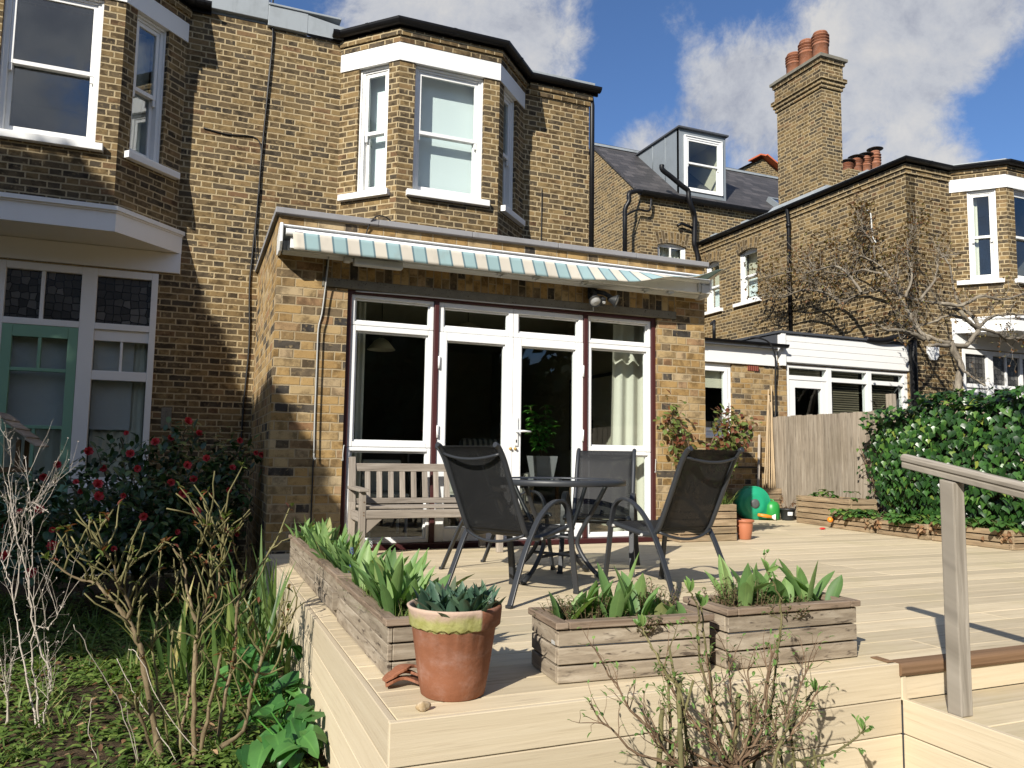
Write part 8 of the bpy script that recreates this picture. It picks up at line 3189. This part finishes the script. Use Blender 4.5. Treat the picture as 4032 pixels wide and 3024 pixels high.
def iris_and_arum():
    n = 0
    labs = ['tall sword-leaved iris clump between the rose and the deck side, nearest the house', 'sword-leaved iris clump against the middle of the deck side', 'drooping iris clump behind the rose stems']
    for (x, y, m, L, lab) in ((-0.16, -1.35, 46, 0.74, labs[0]), (-0.22, -1.95, 34, 0.62, labs[1]), (-0.55, -1.7, 26, 0.55, labs[2])):
        t = plant('iris_clump', (x, y, -0.5), lab, 'plant', 'iris clumps')
        mb = MB()
        for k in range(m):
            a = R.uniform(0, 6.283)
            inc = R.uniform(0.02, 0.38)
            q = Vector((x + R.gauss(0, 0.10), y + R.gauss(0, 0.22), -0.5))
            q.x = min(q.x, -0.03)
            dx = math.cos(a) * inc
            if q.x > -0.12:
                dx = -abs(dx)
            mb.leaf(q, (dx, math.sin(a) * inc, 1), (-math.cos(a), -math.sin(a), 0.3), L * R.uniform(0.6, 1.1), R.uniform(0.020, 0.034), R.uniform(-0.1, 0.9 if R.random() < 0.8 else 2.0), 8, 0.10, shape='strap')
        mb.build('leaves', M['iris'], t)
    labs = ['large arrow-shaped arum leaves against the deck side, farther up', 'broad glossy arum leaves at the foot of the deck side', 'low broad arum leaves at the bottom edge beside the deck']
    for (x, y, m, h, lab) in ((-0.18, -2.30, 12, 0.30, labs[0]), (-0.15, -2.72, 14, 0.22, labs[1]), (-0.12, -3.15, 20, 0.17, labs[2])):
        t = plant('arum_plant', (x, y, -0.5), lab, 'plant', 'arum plants by the deck')
        mb, ms = MB(), MB()
        for k in range(m):
            a = R.uniform(0, 6.283)
            tip = Vector((x + R.gauss(0, 0.10), y + R.gauss(0, 0.13), -0.5 + h * R.uniform(0.4, 1.1)))
            tip.x = min(tip.x, -0.06)
            ms.tube([(x + R.uniform(-0.05, 0.05), y + R.uniform(-0.06, 0.06), -0.5), tip], 0.004, 5)
            d = Vector((math.cos(a) - 0.3, math.sin(a) - 0.5, R.uniform(-0.6, 0.1)))
            up = Vector((-0.2, -0.4, 1))
            s = R.uniform(0.10, 0.17)
            for q in range(2):
                mb.leaf(tip, d + rvec(0.35), up, s * R.uniform(0.7, 1.05), s * R.uniform(0.55, 0.75), R.uniform(0.3, 1.0), 7, R.uniform(0.05, 0.22), shape='heart', twist=R.uniform(-0.4, 0.4))
        mb.build('leaves', M['arum'], t)
        ms.build('stalks', M['houseplant'], t)
    # dark low bush at the foot of the wall
    t = plant('box_bush', (-0.35, 1.75, -0.5), 'dark rounded evergreen bush in the corner where the brick walls meet', 'shrub')
    mb, ms = MB(), MB()
    for k in range(1500):
        a, b = R.uniform(0, 6.28), R.uniform(-0.2, 1.45)
        r = 0.36 * R.uniform(0.75, 1.0)
        q = Vector((-0.42 + r * math.cos(a) * math.cos(b), 1.70 + r * math.sin(a) * math.cos(b), 0.0 + 0.75 * r * math.sin(b) * 1.5))
        mb.leaf(q, rvec(1) + Vector((math.cos(a), math.sin(a), 0.4)), (0, 0, 1), R.uniform(0.025, 0.04), R.uniform(0.012, 0.02), 0.3, 2, 0.1, shape='oval')
    for k in range(14):
        ms.tube([(-0.42, 1.7, -0.5), (-0.42 + R.uniform(-0.12, 0.12), 1.7 + R.uniform(-0.12, 0.12), -0.1), (-0.42 + R.uniform(-0.3, 0.3), 1.7 + R.uniform(-0.3, 0.3), 0.25)], [0.012, 0.009, 0.004], 5)
    mb.build('leaves', M['camellia'], t)
    ms.build('stems', M['bark_brown'], t)


def ground_cover():
    # grassy tufts, creeping leaves and leaf litter over the garden bed
    mb = MB()

    def spot():
        while True:
            x, y = R.uniform(-2.7, -0.02), R.uniform(-3.9, 1.2)
            # thinner near the camera and far left, bare soil patches
            k = 0.5 + 0.5 * math.sin(x * 2.3 + 1) * math.sin(y * 1.9)
            if R.random() < 0.35 + 0.65 * k:
                return Vector((x, y, -0.505))
    for k in range(330):
        c = spot()
        big = c.y > -2.6
        for j in range(R.randint(10, 22)):
            a = R.uniform(0, 6.283)
            inc = R.uniform(0.1, 1.0)
            mb.leaf(c + Vector((R.gauss(0, 0.03), R.gauss(0, 0.03), 0)), (math.cos(a) * inc, math.sin(a) * inc, 1), (-math.cos(a), -math.sin(a), 0.5), R.uniform(0.09, 0.23) * (1.0 if big else 0.65), R.uniform(0.006, 0.012), R.uniform(0.4, 1.6), 4, 0.12, shape='strap')
    o = mb.build('grass_tufts', M['grass'], loc=(-1.5, -1.5, -0.5))
    o['kind'] = 'stuff'
    mb = MB()
    for k in range(1500):
        c = spot()
        m = R.randint(9, 18)
        rr = R.uniform(0.04, 0.10)
        for j in range(m):
            a = R.uniform(0, 6.283)
            q = c + Vector((R.gauss(0, rr), R.gauss(0, rr), R.uniform(0.005, 0.05)))
            if q.x > -0.02:
                continue
            mb.leaf(q, (math.cos(a), math.sin(a), R.uniform(0, 0.7)), (0, 0, 1), R.uniform(0.022, 0.055), R.uniform(0.015, 0.034), 0.5, 3, 0.12, shape='oval')
    o = mb.build('creeping_leaves', M['ground_leaf'], loc=(-1.5, -1.5, -0.5))
    o['kind'] = 'stuff'
    mb = MB()
    for k in range(1500):
        x, y = R.uniform(-2.8, -0.05), R.uniform(-4.0, 0.0)
        mb.leaf((x, y, -0.485 + R.uniform(0, 0.02)), (R.uniform(-1, 1), R.uniform(-1, 1), R.uniform(-0.15, 0.25)), (R.uniform(-0.4, 0.4), R.uniform(-0.4, 0.4), 1), R.uniform(0.02, 0.05), R.uniform(0.012, 0.028), R.uniform(-0.6, 0.9), 3, R.uniform(0, 0.3), shape='oval')
    o = mb.build('leaf_litter', M['dead_leaf'], loc=(-1.5, -1.5, -0.5))
    o['kind'] = 'stuff'
    # weeds before the deck front, mostly below the frame
    mb = MB()
    for k in range(160):
        c = Vector((R.uniform(0.0, 2.1), R.uniform(-5.2, -4.33), -0.5))
        for j in range(9):
            a = R.uniform(0, 6.283)
            mb.leaf(c + Vector((R.gauss(0, 0.02), R.gauss(0, 0.02), 0)), (math.cos(a) * 0.6, math.sin(a) * 0.6, 1), (-math.cos(a), -math.sin(a), 0.5), R.uniform(0.06, 0.16), 0.007, 0.9, 4, 0.1, shape='strap')
    o = mb.build('grass_verge', M['grass'], loc=(1.0, -4.7, -0.5))
    o['kind'] = 'stuff'


def leafy_mass(mb, pts, size):
    """leaf-sized faces scattered at the given points"""
    for p in pts:
        a = rvec(1).normalized()
        b = a.orthogonal().normalized()
        c = a.cross(b)
        s = size * R.uniform(0.6, 1.4)
        p = Vector(p)
        mb.poly([p - b * s * 0.5, p + c * s * 0.28, p + b * s * 0.5, p - c * s * 0.28], rnd=R.random())


def shade_trees():
    """garden trees left of the camera; they shade the lower left of the houses as in the photograph"""
    poly = [(-8.5, 4.9), (-5.2, 5.5), (-4.2, 5.15), (-3.45, 5.05), (-3.05, 4.25), (-2.75, 3.5), (-1.6, 2.55), (-0.6, 1.9), (0.02, 1.30), (0.30, 0.8), (0.62, 0.1), (0.85, -0.7), (0.9, -1.5), (0.4, -1.45), (-0.3, -1.3), (-0.6, -0.95), (-2.0, -0.95), (-8.5, -1.3)]

    def inside(s, h):
        c = False
        n = len(poly)
        for i in range(n):
            x1, y1 = poly[i]
            x2, y2 = poly[(i + 1) % n]
            if (y1 > h) != (y2 > h) and s < (x2 - x1) * (h - y1) / (y2 - y1) + x1:
                c = not c
        return c
    t1 = thing('evergreen_tree', (-9.6, -4.6, -0.5), 'tall evergreen garden tree outside the left of the photograph', 'tree', 'garden trees outside the frame')
    t2 = thing('evergreen_tree', (-5.4, -4.4, -0.5), 'smaller evergreen garden tree outside the left of the photograph', 'tree', 'garden trees outside the frame')
    A, B = [], []
    n = 0
    while n < 17000:
        s, h = R.uniform(-8.5, 1.1), R.uniform(-2.2, 5.5)
        if not inside(s, h):
            continue
        y = R.uniform(-5.2, -3.5)
        x = s + 1.139 * y
        z = h - 0.926 * y
        if x > -3.1 or z < -0.4:
            n += 1
            continue
        (A if s < -3.2 else B).append((x, y, z))
        n += 1
    for t, P, cx in ((t1, A, -9.6), (t2, B, -5.4)):
        mb = MB()
        leafy_mass(mb, P, 0.30)
        mb.build('crown', M['tree_leaf'], t)
        mb = MB()
        y = t.location.y
        mb.tube([(cx, y, -0.5), (cx + 0.05, y, 1.5), (cx, y + 0.1, 4.0)], [0.2, 0.16, 0.1], 10)
        for k in range(10):
            q = R.choice(P)
            mb.tube([(cx, y, R.uniform(1.2, 3.5)), (Vector((cx, y, 3)) + Vector(q)) / 2, q], [0.07, 0.05, 0.02], 6)
        mb.build('trunk', M['bark_grey'], t)


def back_trees():
    """trees at the far end of the garden behind the camera; the patio glass mirrors them"""
    for k, (x, y, r, h) in enumerate(((-13, -17, 3.6, 5.6), (-8.0, -18.5, 3.8, 8.6), (-3.0, -17.5, 3.8, 8.8), (2.4, -18.5, 4.0, 9.0), (7.4, -17.5, 3.4, 8.2), (12.5, -18, 3.6, 8.6), (17.5, -17, 3.8, 8.5), (23.0, -15, 4.0, 9.5), (29.0, -13, 4.5, 10.0))):
        t = thing('garden_tree', (x, y, -0.5), 'dark leafy tree at the end of the garden behind the camera', 'tree', 'trees behind the camera')
        P = []
        while len(P) < 3600:
            v = rvec(1)
            if 0.25 < v.length < 1:
                z = 0.45 * h + v.z * h * 0.55 - 0.3
                gap = ((x + v.x * r - 10.2) / 1.5) ** 2 + ((z - 4.3) / 1.0) ** 2 < 1
                if z > -0.4 and not gap:
                    P.append((x + v.x * r, y + v.y * r * 0.8, z))
        mb = MB()
        leafy_mass(mb, P, 0.8)
        mb.build('crown', M['tree_leaf'], t)
        mb = MB()
        mb.tube([(x, y, -0.5), (x + 0.1, y, h * 0.4), (x, y + 0.1, h * 0.8)], [0.22, 0.17, 0.06], 9)
        mb.build('trunk', M['bark_grey'], t)


# ================================================================ build
build_ground()
build_deck()
neighbour_left()
own_house()
garden_room()
garden_room_contents()
side_return()
house_right()
far_roofs()
fence()
awning()
floodlight()
wall_cables()
bench()
table()
chairs()
handrail()
front_planters()
big_pot()
far_deck_things()
bird_table()
ivy()
gnarled_tree()
pier_rose()
camellia()
pruned_rose()
white_shrub()
front_shrub()
iris_and_arum()
ground_cover()
shade_trees()
back_trees()
